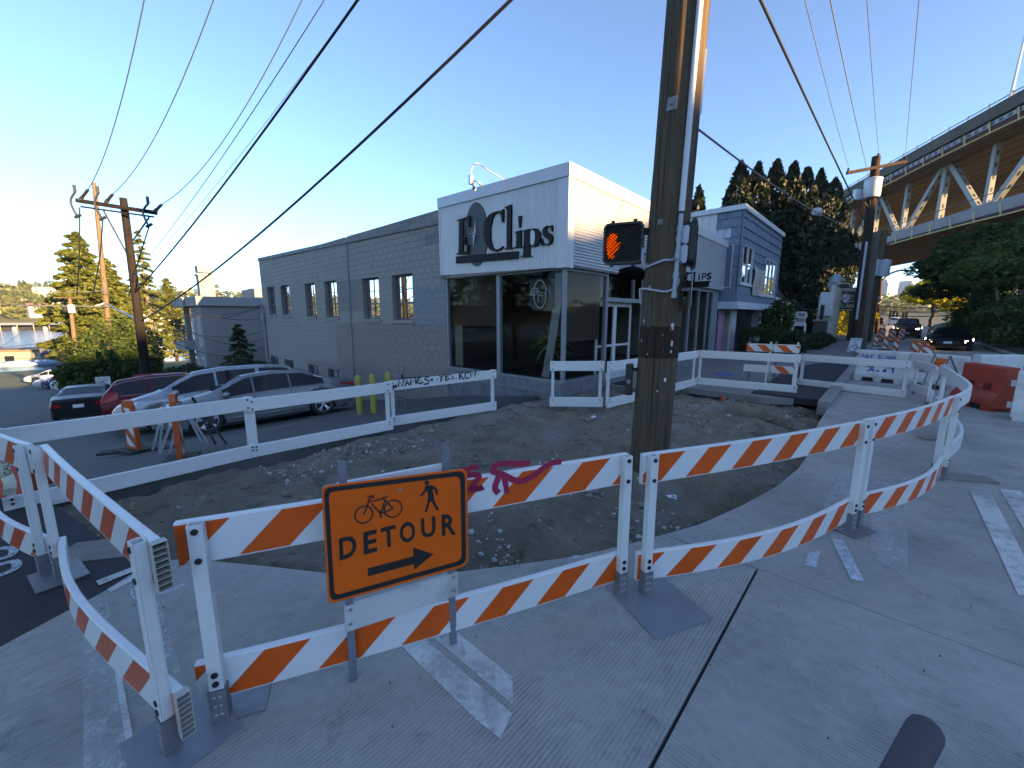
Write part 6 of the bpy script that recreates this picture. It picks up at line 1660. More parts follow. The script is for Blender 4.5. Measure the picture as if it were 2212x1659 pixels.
def banner_mat():
 t = NT('plastic_banner'); c = t.vary((.50, .47, .46), t.noise(5), .1)
 f = t.ramp(t.noise(4.2, 5, .7, t.mapping(t.pos(), (1, 1, .25))), .48, .56)
 c = t.mix(t.math('MULTIPLY', f, .7), c, (.42, .16, .09)); return t.done(t.bsdf(c, .4))
m.build('sheet', banner_mat(), bn, smooth=True)
m = MB()
for k in range(4):
 x = c3[0] + (c2[0] - c3[0]) * (.22 + .19 * k); z = c3[1] + .22; stroke(m, [(x, FS - .17, z), (x + .03, FS - .17, z + .16), (x + .1, FS - .17, z + .02), (x + .12, FS - .17, z + .17)], .04, (0, -1, 0))
m.build('print', mat('faded_red_print', (.35, .05, .05), .6), bn)
# ------------------------------------------------------------------ low shop with awning, and the black-signed block beyond
low = thing('low_shop', 'low dark wooden shop with a white corrugated awning and brown mansard roof', 'building', P0, GA)
M_brown = mat('brown_mansard', (.055, .035, .032), .85, var=.2, vs=3, bump=.4, bs=30)
m = MB(); m.box((19.3, .9, 0), (27.5, 7, 2.7)); m.build('wall', mat('dark_brown_wall', (.045, .036, .03), .85, var=.2), low)
m = MB(); m.add([(19.3, -.1, 2.55), (28.2, -.1, 2.55), (28.2, 1.1, 4.1), (19.3, 1.1, 4.1), (19.3, 6, 4.1), (28.2, 6, 4.1)], [(0, 1, 2, 3), (3, 2, 5, 4), (0, 3, 4)]); m.build('mansard_roof', M_brown, low)
vs = []
for i in range(101):
 r = 19.0 + 3.6 * i / 100; d = .02 * math.sin(i * 1.6); vs += [(r, .2, 3.15 + d), (r, -1.0, 2.62 + d)]
m = MB(); m.add(vs, [(2*i, 2*i+1, 2*i+3, 2*i+2) for i in range(100)]); m.box((19.0, -1.06, 2.40), (22.6, -1.0, 2.62)); m.build('awning', M_trimwhite, low)
m = MB(); m.add([(22.6, .1, 3.05), (26.6, -1.6, 2.2), (26.8, -.2, 2.5), (23, .5, 3.1)], [(0, 1, 2, 3)]); m.add([(22.6, .1, 3.02), (26.6, -1.6, 2.17), (26.8, -.2, 2.47), (23, .5, 3.07)], [(3, 2, 1, 0)]); m.build('tarpaulin', mat('white_tarpaulin', (.5, .52, .55), .5), low)
for r in (19.3, 22.5): m = MB(); m.box((r, -1.0, 0), (r + .1, -.9, 2.4)); m.build('awning_post', M_trimwhite, low)
m = MB(); m.box((22.0, 1.3, 4.12), (23.3, 2.4, 4.75));
ac = m.build('air_conditioner', mat('ac_beige', (.42, .42, .38), .6), low); m = MB()
for k in range(9): m.box((22.05, 1.27, 4.2 + k * .055), (23.25, 1.3, 4.225 + k * .055))
m.build('grille', M_darkmetal, ac, kind='stuff')
k8 = zpx(2850, 1150, 3.016)
pq = g(22.6, -1.35, 0); sgn = thing('shop_sign', 'white PALM READER sign board with a rounded right edge among the garden shrubs', 'sign', pq)
def on8(x, y, off=0): return on_plane(*k8(x, y), pq - Rv * off, Rv)
m = MB(); outl = [(745, 205), (880, 200), (908, 212), (920, 240), (912, 268), (895, 285), (888, 330), (905, 350), (900, 372), (760, 372), (728, 362)]
m.prism([on8(*p) for p in outl], Rv * .08); m.build('panel', M_paint_white, sgn, world=True)
m = MB()
for s, x0, y0, hh, ww in (('PALM', 846, 238, 44, 78), ('READER', 838, 302, 42, 98)):
 a = on8(x0, y0, .006); w = (on8(x0 + ww / 2, y0) - on8(x0 - ww / 2, y0)).length; h = (on8(x0, y0 - hh / 2) - on8(x0, y0 + hh / 2)).length
 text_on(m, s, a, -Lv, (0, 0, 1), w=w, h=h, offset=.04, extrude=.004)
m.build('lettering', mat('dark_red_lettering', (.20, .015, .03), .6), sgn, world=True)
m = MB(); a = on8(890, 372); a.z = 0; m.bar(Vector((a.x, a.y, -.1)), on8(890, 360, -.04), .1, .1); b_ = on8(745, 372); m.bar(Vector((b_.x, b_.y, -.1)), on8(750, 360, -.04), .1, .1); m.build('leg', M_paint_white, sgn, world=True)
st = thing('stone_pillar', 'grey stone pillar with a lamp post stub between garden and cream wall', 'pillar', g(25.6, -2.1, 0), GA)
m = MB(); m.box((-.45, -.35, -.1), (.45, .35, 1.55)); m.build('block', mat('pillar_stone', (.08, .075, .07), .9, var=.2, vs=6, bump=.3, bs=30), st, bevel=.03); m = MB(); m.box((-.5, -.4, 1.55), (.5, .4, 1.66)); m.build('cap', M_curb, st); m = MB(); m.box((-.1, -.1, 1.66), (.1, .1, 2.6)); m.build('post', M_black, st)
arch = thing('motel_portico', 'cream panelled block with black art deco sign over the pavement', 'building', P0, GA)
def onr5(x, y, r): s, z = onr(*k5(x, y), r); return s, z
k5 = zpx(3100, 1000, 3.687)
RP = 33.0
m = MB(); m.box((27.9, -2.35, -.1), (RP + 1.2, -1.6, 3.3)); m.build('wall', M_cream, arch)
for k in range(7):
 x = 28.0 + .8 * k; m = MB(); m.box((x, -2.41, .02), (x + .16, -2.352, 2.7)); m.build('pilaster', M_cream, arch)
m = MB(); m.box((27.9, -2.42, 3.0), (RP - .05, -2.2, 3.95)); m.build('parapet', M_cream, arch)
for k in range(9):
 x = 28.0 + .6 * k; m = MB(); m.box((x, -2.46, 2.75), (x + .2, -2.352, 2.98)); m.build('corbel', M_cream, arch)
m = MB(); m.box((27.55, -2.45, 1.9), (27.88, -1.7, 3.5)); m.build('white_panel', M_trimwhite, arch)
M_blk = mat('black_sign_board', (.016, .016, .018), .45)
m = MB(); s0, z0 = onr5(585, 790, RP); s1, z1 = onr5(625, 395, RP); sR = -3.45
m.prism([(RP, s0, z0), (RP, sR, z0), (RP, sR, z1 - .35), (RP, -2.95, z1 - .35), (RP, -2.95, z1), (RP, s0, z1)], (1.4, 0, 0)); sb = m.build('sign_block', M_blk, arch)
m = MB(); m.box((RP, s0 - .02, -.1), (RP + 1.2, s0 + .35, z0)); m.box((RP, sR, -.1), (RP + 1.2, sR + .4, z0)); m.build('portico_post', M_blk, arch)
M_gold = mat('sign_line_cream', (.52, .47, .36), .5); M_silver = mat('sign_diamond', (.55, .58, .62), .4)
m = MB()
def t5(x, y, off=.012): s, z = onr5(x, y, RP); return Vector((RP - off, s, z))
dv = [t5(655, 605), t5(748, 537), t5(832, 607), t5(738, 680)]; m.prism(dv, (-.02, 0, 0), 0)
m.build('diamond', M_silver, sb)
m = MB()
for pts in ([(722, 590), (690, 588), (672, 608), (690, 630), (720, 632), (722, 618), (705, 612)], [(760, 622), (800, 628), (816, 606), (790, 584), (764, 586), (762, 600), (780, 604)], [(720, 612), (740, 596), (764, 606), (744, 626), (724, 618)]):
 stroke(m, [t5(*p, .036) for p in pts], .045, (-1, 0, 0))
m.build('diamond_motif', mat('motif_grey', (.09, .11, .13), .5), sb)
m = MB()
for pts in ([(600, 576), (672, 572), (712, 535)], [(600, 640), (655, 646), (690, 690)], [(625, 400), (800, 398), (815, 445)], [(585, 770), (840, 778)], [(775, 540), (812, 576), (870, 576)], [(762, 690), (800, 650), (865, 650)]): stroke(m, [t5(*p, .014) for p in pts], .05, (-1, 0, 0))
m.build('sign_line', M_gold, sb)
m = MB()
a = t5(752, 488, .014); text_on(m, 'IMPERIAL', Vector((RP - .014, (s0 + sR) / 2 , a.z)), (0, -1, 0), (0, 0, 1), w=abs(s0 - sR) * .9, h=.24, offset=.03, extrude=.004)
a = t5(730, 722, .014); text_on(m, 'LAKE UNION', Vector((RP - .014, (s0 + sR) / 2, a.z)), (0, -1, 0), (0, 0, 1), w=abs(s0 - sR) * .84, h=.26, offset=.015, extrude=.004)
m.build('lettering', M_gold, sb)
m = MB(); a = t5(672, 376); m.box((RP, a.y - .5, z1 + .06), (RP + .1, a.y + .5, z1 + .42)); nb = m.build('number_board', M_blk, sb); m = MB(); text_on(m, '3275', Vector((RP - .004, a.y, z1 + .24)), (0, -1, 0), (0, 0, 1), h=.24, offset=.03); m.build('lettering', M_gold, nb)
m = MB(); m.tube([Vector((28.8, -2.2, 4.0)), Vector((30.2, -2.2, 4.6))], .32, 10); m.build('duct', mat('duct_grey', (.28, .31, .35), .5), arch)
for k, r in enumerate((36.5, 40.5, 44.5)):
 lp = thing('lantern_pillar', ('nearest', 'middle', 'farthest')[k] + ' dark pillar with pale pyramid lantern cap on the avenue pavement', 'pillar', g(r, -4.0, .03), GA)
 m = MB(); m.box((-.3, -.3, 0), (.3, .3, 3.0)); m.build('post', M_blk, lp); m = MB(); m.add([(-.6, -.6, 3.3), (.6, -.6, 3.3), (.6, .6, 3.3), (-.6, .6, 3.3), (0, 0, 4.0), (-.35, -.35, 3.0), (.35, -.35, 3.0), (.35, .35, 3.0), (-.35, .35, 3.0)], [(0, 1, 4), (1, 2, 4), (2, 3, 4), (3, 0, 4), (5, 6, 1, 0), (6, 7, 2, 1), (7, 8, 3, 2), (8, 5, 0, 3)]); m.build('cap', M_cream, lp)
# ------------------------------------------------------------------ small striped barricades behind the white rail
def sawhorse(label, px, seed, lower_striped):
 (l0, t0, l1, t1, fl, fr_, yf) = px
 a, b = gp(fl, yf, .03), gp(fr_, yf + 4, .03)
 d = (b - a); d.z = 0; d.normalize(); out = Vector((d.y, -d.x, 0)); root = thing('sawhorse_barricade', label, 'barricade', a, 0, 'folding barricades on the pavement')
 w = (b - a).length; st = stripe_mat('folding_stripe_%d' % seed, wear=.5, seed=seed, period=.42, hgt=.205, slope=-1.0)
 for sg in (1, -1):
  f = out * (.32 * sg)
  for p in (a, b):
   m = MB(); m.bar(p + f, p + f * .08 + Vector((0, 0, 1.13)), .035, .035); m.build('leg', M_white_post if p is b else M_galv, root, world=True)
  for z, sm in ((.86, st), (.30, st if lower_striped else M_white)):
   if sg < 0 and z < .5: continue
   m = MB(); o = f * (1 - z / 1.13) + out * (.03 * sg); sweep_rail(m, [a - d * .05 + o, b + d * .05 + o], z, h=.205 if z > .5 else .2, t=.02, side=sg); m.build('board', [M_white, sm], root, world=True)
 return root
sawhorse('left of two small folding barricades behind the white rail, plain white lower board', (1614, 751, 1665, 762, 1612, 1657, 822), 21, False)
sawhorse('right of two small folding barricades behind the white rail, striped lower board', (1671, 751, 1728, 762, 1668, 1714, 826), 22, True)
# ------------------------------------------------------------------ traffic panels, water barriers, boards
def vertical_panel(label, p, w=.22, h=.85, face=None, group='orange striped channelizing panels', flat=False):
 root = thing('channelizing_panel', label, 'traffic panel', p, math.atan2((face or Vector((-p[0], -p[1]))).y, (face or Vector((-p[0], -p[1]))).x) + rad(90), group)
 pr = [(-w/2, 0.03), (w/2, .03), (w/2 * .92, h * .9), (w/2 * .6, h), (-w/2 * .6, h), (-w/2 * .92, h * .9)]
 m = MB(); m.prism([(x, -.035, z) for x, z in pr], (0, .07, 0)); m.build('body', M_orange_plastic, root, bevel=.012)
 m = MB()
 q = [(-w/2 * .8, h * .10), (w/2 * .8, h * .10), (w/2 * .75, h * .86), (-w/2 * .75, h * .86)]
 m.add([(x, -.037, z) for x, z in q], [(0, 1, 2, 3)], 0, [[(x, z) for x, z in q]])
 st = stripe_mat('panel_stripe', a=(.58, .085, .015), wear=.3, period=.34, hgt=2.0, slope=-1.0 if not flat else 1.0) if 'panel_stripe' not in MATS else MATS['panel_stripe']
 MATS['panel_stripe'] = st
 m.build('stripe_sheet', st, root)
 m = MB(); m.box((-.26, -.2, .004), (.26, .2, .05)); m.build('base', M_rubber, root, bevel=.01)
 return root
for k, (px, yb, yt) in enumerate(((1890.6, 748, 725), (1910.5, 756, 727), (1932.5, 764.5, 729), (1975, 773, 735))):
 p = gp(px, yb); q = on_plane(px, yt, p, Vector((p.x, p.y, 0)))
 vertical_panel(('farthest', 'third', 'second', 'nearest and widest')[k] + ' of four striped panels along the lane left of the black car', p, .23 if k < 3 else .34, q.z, -Rv)
p = gp(1998, 777); vertical_panel('short wide orange panel right of the tall panels, before the black car', p, .52, .62, -Rv)
p = gp(1990, 772); vertical_panel('short orange panel with a rounded top half hidden by the wide one', p, .45, .72, -Rv)
for k, (px, yb) in enumerate(((1862, 736), (1902, 737), (1925, 738), (2008, 738), (2022, 739), (2036, 737), (1946, 733))):
 p = gp(px, yb); vertical_panel(['far orange panel by the pavement lanterns', 'far orange panel in the middle of the avenue', 'far orange panel left of the dark oncoming car', 'far orange panel right of the oncoming car', 'far orange panel beside the parked line of trees', 'far orange panel at the right kerb under the trees', 'tiny far orange panel behind the oncoming car'][k], p, .45, 1.0, -Rv, 'far orange panels on the avenue')
def water_barrier(label, a, b, m_, H=.88, marks=None):
 a, b = Vector(a), Vector(b); d = (b - a); Ln = d.length; d.normalize(); n = Vector((d.y, -d.x, 0))
 root = thing('water_barrier', label, 'barrier', a, math.atan2(d.y, d.x), 'water-filled plastic barriers')
 prof = [(.27, .05), (.28, .16), (.25, .24), (.155, .36), (.12, .52), (.115, H - .04), (.095, H)]
 m = MB(); N = 24; rings = []
 for i in range(N + 1):
  x = Ln * i / N; e = min(i, N - i); tp = .93 if e == 0 else 1
  ring = [(x, -w * tp, z) for w, z in prof] + [(x, w * tp, z) for w, z in prof[::-1]]
  rings.append(ring)
 k = len(rings[0]); vs = [p for r in rings for p in r]
 fs = [(i*k + j, (i+1)*k + j, (i+1)*k + (j+1) % k, i*k + (j+1) % k) for i in range(N) for j in range(k)] + [tuple(range(k)), tuple(N*k + j for j in range(k))[::-1]]
 m.add(vs, fs); m.build('shell', m_, root, recalc=True, bevel=.012)
 dark = mat(m_.name + '_pocket', tuple(c * .35 for c in ((.5, .06, .03) if 'red' in m_.name else (.5, .5, .48))), .8)  # pocket shade put into a darker copy of the shell colour
 for sx in (.30, .70):
  m = MB(); x = Ln * sx; w = .085
  m.box((x - w, -.16, .40), (x + w, -.119, .53)); m.build('forklift_pocket', dark, root, bevel=.012)
  m = MB(); m.box((x - .12, -.285, .0), (x + .12, -.2, .11)); m.build('base_slot', M_black, root)
 m = MB(); m.box((.03, -.288, .0), (Ln * .3 - .14, -.1, .06)); m.box((Ln * .3 + .14, -.288, 0), (Ln * .7 - .14, -.1, .06)); m.box((Ln * .7 + .14, -.288, .0), (Ln - .03, -.1, .06)); m.build('foot', m_, root, kind='stuff')
 m = MB(); m.box((-.06, -.06, .2), (.0, .06, .30)); m.box((-.06, -.06, .6), (.0, .06, .70)); m.build('lug', m_, root)
 return root
bA, bB = gp(1850, 818), gp(1957, 829)
wb1 = water_barrier('white water barrier with blue graffiti beside the kerb', bA, bB, M_barrier_white)
dB = (bB - bA).normalized(); nB = Vector((dB.y, -dB.x, 0))
kb = zpx(3250, 900, 2.212)
m = MB();
def tb(x, y, off=.13): return on_plane(*kb(x, y), bA + nB * off, nB)
for w, pts in ((.03, [(250, 1108), (270, 1066), (285, 1110)]), (.03, [(300, 1110), (300, 1070), (325, 1080), (305, 1090), (330, 1112)]), (.03, [(365, 1075), (340, 1078), (342, 1110), (370, 1112)]), (.03, [(405, 1110), (405, 1075), (440, 1082), (410, 1095), (445, 1108), (405, 1112)]), (.03, [(455, 1112), (470, 1080), (485, 1112)]), (.03, [(495, 1082), (497, 1112), (515, 1114), (520, 1086)]), (.03, [(530, 1114), (540, 1084), (552, 1114)])): stroke(m, [tb(*p) for p in pts], w, nB)
for w, pts in ((.05, [(290, 1220), (330, 1205), (350, 1180)]), (.045, [(300, 1250), (345, 1240), (360, 1200), (340, 1280)]), (.045, [(365, 1240), (400, 1210), (390, 1270), (420, 1230)]), (.05, [(430, 1240), (460, 1200), (455, 1260)]), (.04, [(470, 1245), (480, 1250)]), (.045, [(530, 1190), (525, 1250)])): stroke(m, smooth_path([tb(*p, .21) for p in pts], 4), w, nB)
m.build('graffiti', M_spray_blue, wb1, world=True, kind='stuff')
water_barrier('middle white water barrier behind the curved white barricade', gp(1963, 830), gp(2078, 846), M_barrier_white)
water_barrier('white water barrier behind the red one', gp(2098, 838), gp(2190, 838), M_barrier_white)
bo, bp = gp(2097, 872), gp(2180, 893); dd = (bp - bo).normalized();
water_barrier('red-orange water barrier between the white ones at the right', bo + Vector((.05, .2, 0)), bo + Vector((.05, .2, 0)) + dd * 1.05, M_red_plastic)
bw0 = gp(2180, 903); d3 = Vector((.62, -.78, 0)).normalized()
wb3 = water_barrier('white water barrier with black and blue graffiti cut by the right photo edge', bw0, bw0 + d3 * 1.8, M_barrier_white)
n3 = Vector((d3.y, -d3.x, 0)); m = MB()
for k in range(4):
 c = bw0 + d3 * (.14 + .16 * k) + n3 * .125 + Vector((0, 0, .70)); stroke(m, [c, c + Vector((0, 0, .13)), c + d3 * .09 + Vector((0, 0, .10)), c + d3 * .04 + Vector((0, 0, .04)), c + d3 * .1], .025, n3)
m.build('graffiti', M_spray_black, wb3, world=True, kind='stuff')
m = MB()
for k in range(3):
 c = bw0 + d3 * (.2 + .16 * k) + n3 * .13 + Vector((0, 0, .46)); stroke(m, [c + d3 * .08 + Vector((0, 0, .08)), c + Vector((0, 0, .08)), c, c + d3 * .08], .02, n3)
m.build('graffiti', M_spray_blue, wb3, world=True, kind='stuff')
af = thing('folded_road_sign', 'folded orange roadwork sign on a grey A-frame stand near the curved barricade', 'road sign', gp(2035, 850))
A1, A2 = gp(1988, 846), gp(2084, 848); ap1 = on_plane(2053, 769, (A1 + A2) / 2, Vector((A1.x, A1.y, 0))); ap2 = on_plane(2020, 764, (A1 + A2) / 2 + Vector((.2, .2, 0)), Vector((A1.x, A1.y, 0)))
m = MB()
for a, b in ((ap1, A2), (ap1, A1 + Vector((.3, 0, 0))), (ap2, A1), (ap2, A2 - Vector((.25, -.2, 0)))): m.bar(a, Vector((b.x, b.y, .005)), .035, .02)
m.build('leg', M_galv, af, world=True)
P4 = [on_plane(*kb(*p), (A1 + A2) / 2 - Vector((A1.x, A1.y, 0)).normalized() * .12, Vector((A1.x, A1.y, .25))) for p in ((905, 1103), (1002, 1113), (928, 1208), (862, 1182))]
m = MB(); m.prism(P4, Vector((A1.x, A1.y, 0)).normalized() * .006); m.build('sign_panel', M_signor, af, world=True)
m = MB(); c = sum(P4, Vector()) / 4; text_on(m, 'ROAD', c - Vector((A1.x, A1.y, 0)).normalized() * .002, (P4[1] - P4[0]), P4[0] - P4[3], w=.16, extrude=.004); m.build('lettering', M_signblk, af, world=True)
ob = gp(1847, 769, .03); n_o = (EYE - ob); n_o.z = 0; n_o.normalize(); bs = thing('notice_board', 'white board reading BUSINESSES ARE OPEN leaning at the foot of the tall dark pole', 'sign', ob)
def onb(x, y, off=0): return on_plane(*kb(x, y), ob + n_o * off, n_o)
m = MB(); Q = [onb(*p) for p in ((162, 930), (263, 933), (237, 1054), (130, 1048))]; m.prism(Q, -n_o * .02); m.build('board', M_paint_white, bs, world=True)
m = MB(); x_ = (Q[1] - Q[0]).normalized()
for s, c, w, h in (('BUSINESSES', (206, 946), 96, 12), ('ARE', (200, 965), 34, 11), ('OPEN', (197, 983), 56, 14)):
 o = onb(*c, .004); ww = (onb(c[0] + w/2, c[1]) - onb(c[0] - w/2, c[1])).length; text_on(m, s, o, x_, (0, 0, 1), w=ww, h=ww / w * h, offset=.03, extrude=.002)
o = onb(188, 1022, .005); stroke(m, arc(o, x_, Vector((0, 0, 1)), .18, 0, 5.2, 18, .14), .035, n_o); stroke(m, [o + x_ * -.1, o + Vector((0, 0, .08)), o + x_ * .02 + Vector((0, 0, -.08)), o + x_ * .12], .03, n_o); stroke(m, [o + x_ * .05 + Vector((0, 0, -.1)), o + x_ * .08 + Vector((0, 0, .1)), o + x_ * .15], .03, n_o)
m.build('lettering', mat('board_blue', (.03, .08, .26), .6), bs, world=True)
m = MB(); m.bar(ob - n_o * .25, (Q[0] + Q[1]) / 2 - n_o * .03, .04, .04); m.build('stay', M_wood_board, bs, world=True)
# ------------------------------------------------------------------ things standing in the parking bay behind the left rail
def left_g(px, py): return down(px, py)
pf = left_g(292, 974); vertical_panel('wide orange panel with white stripes behind the longest white barricade', pf, .30, on_plane(282, 864, pf, Vector((pf.x, pf.y, 0))).z - pf.z, Vector((-.35, -.95, 0)), 'orange panels in the parking bay', True)
p3 = left_g(393, 996); pn = vertical_panel('plain orange panel seen from the side, next to the folded sign stands', p3, .26, on_plane(383, 849, p3, Vector((p3.x, p3.y, 0))).z - p3.z, Vector((.84, .54, 0)), 'orange panels in the parking bay')
m = MB(); m.box((-.5, -.12, .0), (.6, .1, .035), 0, Matrix.Translation(pf) @ Matrix.Rotation(.35, 4, 'Z')); o_ = m.build('timber', mat('dark_timber', (.03, .025, .02), .9)); tag(o_, 'dark flat timber under the wide orange panel', 'timber')
for k, (ap, l1, l2, l3, l4, bd, col, lab) in enumerate((((357, 866), (330, 972), (343, 977), None, None, ((345, 898), (358, 896), (352, 919), (338, 917)), 'p', 'leftmost folded metal sign stand with a small pale board'), ((388, 866), (345, 981), (366, 988), (436, 955), (450, 958), ((371, 893), (393, 890), (390, 922), (364, 920)), 'p', 'middle folded metal sign stand with a white notice board'), ((415, 858), (466, 960), (494, 966), None, None, ((412, 887), (448, 886), (470, 914), (452, 916)), 'd', 'right folded metal sign stand with a dark board, before the silver sedan'))):
 b0 = left_g(*l1); n0 = Vector((b0.x, b0.y, 0)).normalized(); root = thing('folded_sign_stand', lab, 'sign stand', b0, 0, 'folded sign stands behind the rail')
 def on0(px, py, off=0): return on_plane(px, py, b0 - n0 * off, n0)
 A = on0(*ap)
 for l in (l1, l2, l3, l4):
  if l: m = MB(); q = on0(*l); m.bar(A, q, .035, .03, 0, n0); m.build('leg', M_alu if col == 'p' else M_darkmetal, root, world=True)
 m = MB(); m.prism([on0(*p, .03) for p in bd], n0 * .01); b2 = m.build('board', M_paint_white if col == 'p' else M_darkmetal, root, world=True)
 if col == 'p': m = MB(); c = sum((on0(*p, .034) for p in bd), Vector()) / 4; m.prism([c + Vector((a, 0, b)) for a, b in ((-.06, .0), (.06, .0), (.07, .1), (-.03, .1))], n0 * .002); m.build('notice', mat('pale_blue_paper', (.25, .36, .6), .7), b2, world=True)
for k, (px, yb, yt) in enumerate(((778, 892, 810), (808, 890, 808), (842, 886, 803))):
 b0 = left_g(px, yb); t0 = on_plane(px, yt, b0, Vector((b0.x, b0.y, 0))); root = thing('bollard', ('left', 'middle', 'right')[k] + ' of three chipped yellow bollards against the grey block wall', 'bollard', b0, 0, 'yellow bollards by the wall')
 h = t0.z - b0.z; m = MB(); m.lathe([(.075, -.1), (.075, h - .1), (.065, h - .04), (.03, h), (0, h + .01)], (0, 0, 0), (0, 0, 1), 16)
 m.build('post', mat('chipped_yellow_paint', (.36, .30, .055), .6, var=.15, vs=6, dirt=(.07, .055, .03), ds=7, dt=(.56, .66), damt=.9, stretch=(1, 1, .4)), root, smooth=40)
mt = thing('gas_meter', 'grey gas meter with pipes at the wall behind the graffiti barricade', 'meter', left_g(862, 880)); q = left_g(862, 876)
m = MB(); m.box(q + Vector((-.12, -.1, .55)), q + Vector((.12, .1, .85))); m.build('case', M_galv, mt, world=True, bevel=.03); m = MB(); m.tube([q + Vector((.16, 0, 0)), q + Vector((.16, 0, 1.05)), q + Vector((0, 0, 1.05)), q + Vector((0, 0, .85))], .025, 8); m.tube([q + Vector((-.05, 0, .55)), q + Vector((-.05, 0, 0))], .022, 8); m.build('pipe', M_galv, mt, world=True, smooth=50)
# ------------------------------------------------------------------ cars (front = +x, ground z = 0)
M_tyre = mat('tyre', (.018, .018, .019), .8)
M_rim = mat('alloy_rim', (.48, .50, .53), .3, .8)
M_carglass = None
def cg():
 t = NT('car_glass'); return t.done(t.bsdf((.012, .014, .016), .06, 0, .3))
M_carglass = cg()
M_tail = mat('red_tail_lens', (.42, .012, .015), .2)
M_headlens = mat('clear_lamp_lens', (.55, .57, .6), .12, .3)
M_chrome = mat('chrome_trim', (.7, .71, .73), .15, 1.0)
M_carblack = mat('black_car_trim', (.012, .012, .013), .45)
def paint(name, c, metal=.5):
 t = NT(name); return t.done(t.bsdf(t.vary(c, t.noise(1.5), .05), .34, metal, .15, Coat_Weight=.12, Coat_Roughness=.15))
CARS = {
 'sedan': dict(L=4.85, W=.92, wb=1.40, wr=.335, sh=(.95, .78), top=[(-2.42, .92), (-2.3, 1.02), (-1.75, 1.08), (-.95, 1.40), (-.2, 1.46), (.45, 1.40), (1.25, 1.02), (2.0, .86), (2.35, .70), (2.43, .60)], cab=(-1.70, 1.22), side=[(-1.5, -.62, 'q'), (-.58, .28, 'd'), (.33, 1.0, 'd')], ws=(.50, 1.18), rw=(-1.62, -.98)),
 'van': dict(L=4.9, W=.96, wb=1.42, wr=.34, sh=(1.10, .95), top=[(-2.45, 1.1), (-2.4, 1.30), (-2.05, 1.66), (-1.2, 1.74), (-.2, 1.75), (.55, 1.66), (1.45, 1.16), (2.1, .98), (2.4, .82), (2.46, .7)], cab=(-2.35, 1.42), side=[(-2.15, -1.15, 'd'), (-1.05, .02, 'd'), (.08, 1.12, 'd')], ws=(.62, 1.36), rw=(-2.37, -2.1)),
 'suv': dict(L=4.5, W=.91, wb=1.31, wr=.35, sh=(1.06, .98), top=[(-2.25, .98), (-2.2, 1.12), (-1.85, 1.58), (-1.1, 1.68), (-.2, 1.69), (.45, 1.60), (1.2, 1.14), (1.85, 1.02), (2.2, .88), (2.27, .75)], cab=(-2.12, 1.16), side=[(-1.9, -1.1, 'q'), (-1.02, -.12, 'd'), (-.06, .9, 'd')], ws=(.52, 1.12), rw=(-2.16, -1.9)),
 'coupe': dict(L=4.4, W=.92, wb=1.28, wr=.34, sh=(.82, .72), top=[(-2.2, .86), (-2.1, .95), (-1.4, 1.02), (-.7, 1.24), (0, 1.26), (.45, 1.18), (1.1, .88), (1.8, .74), (2.12, .62), (2.2, .54)], cab=(-1.4, 1.08), side=[(-.5, .75, 'd')], ws=(.48, 1.04), rw=(-1.35, -.72)),
}
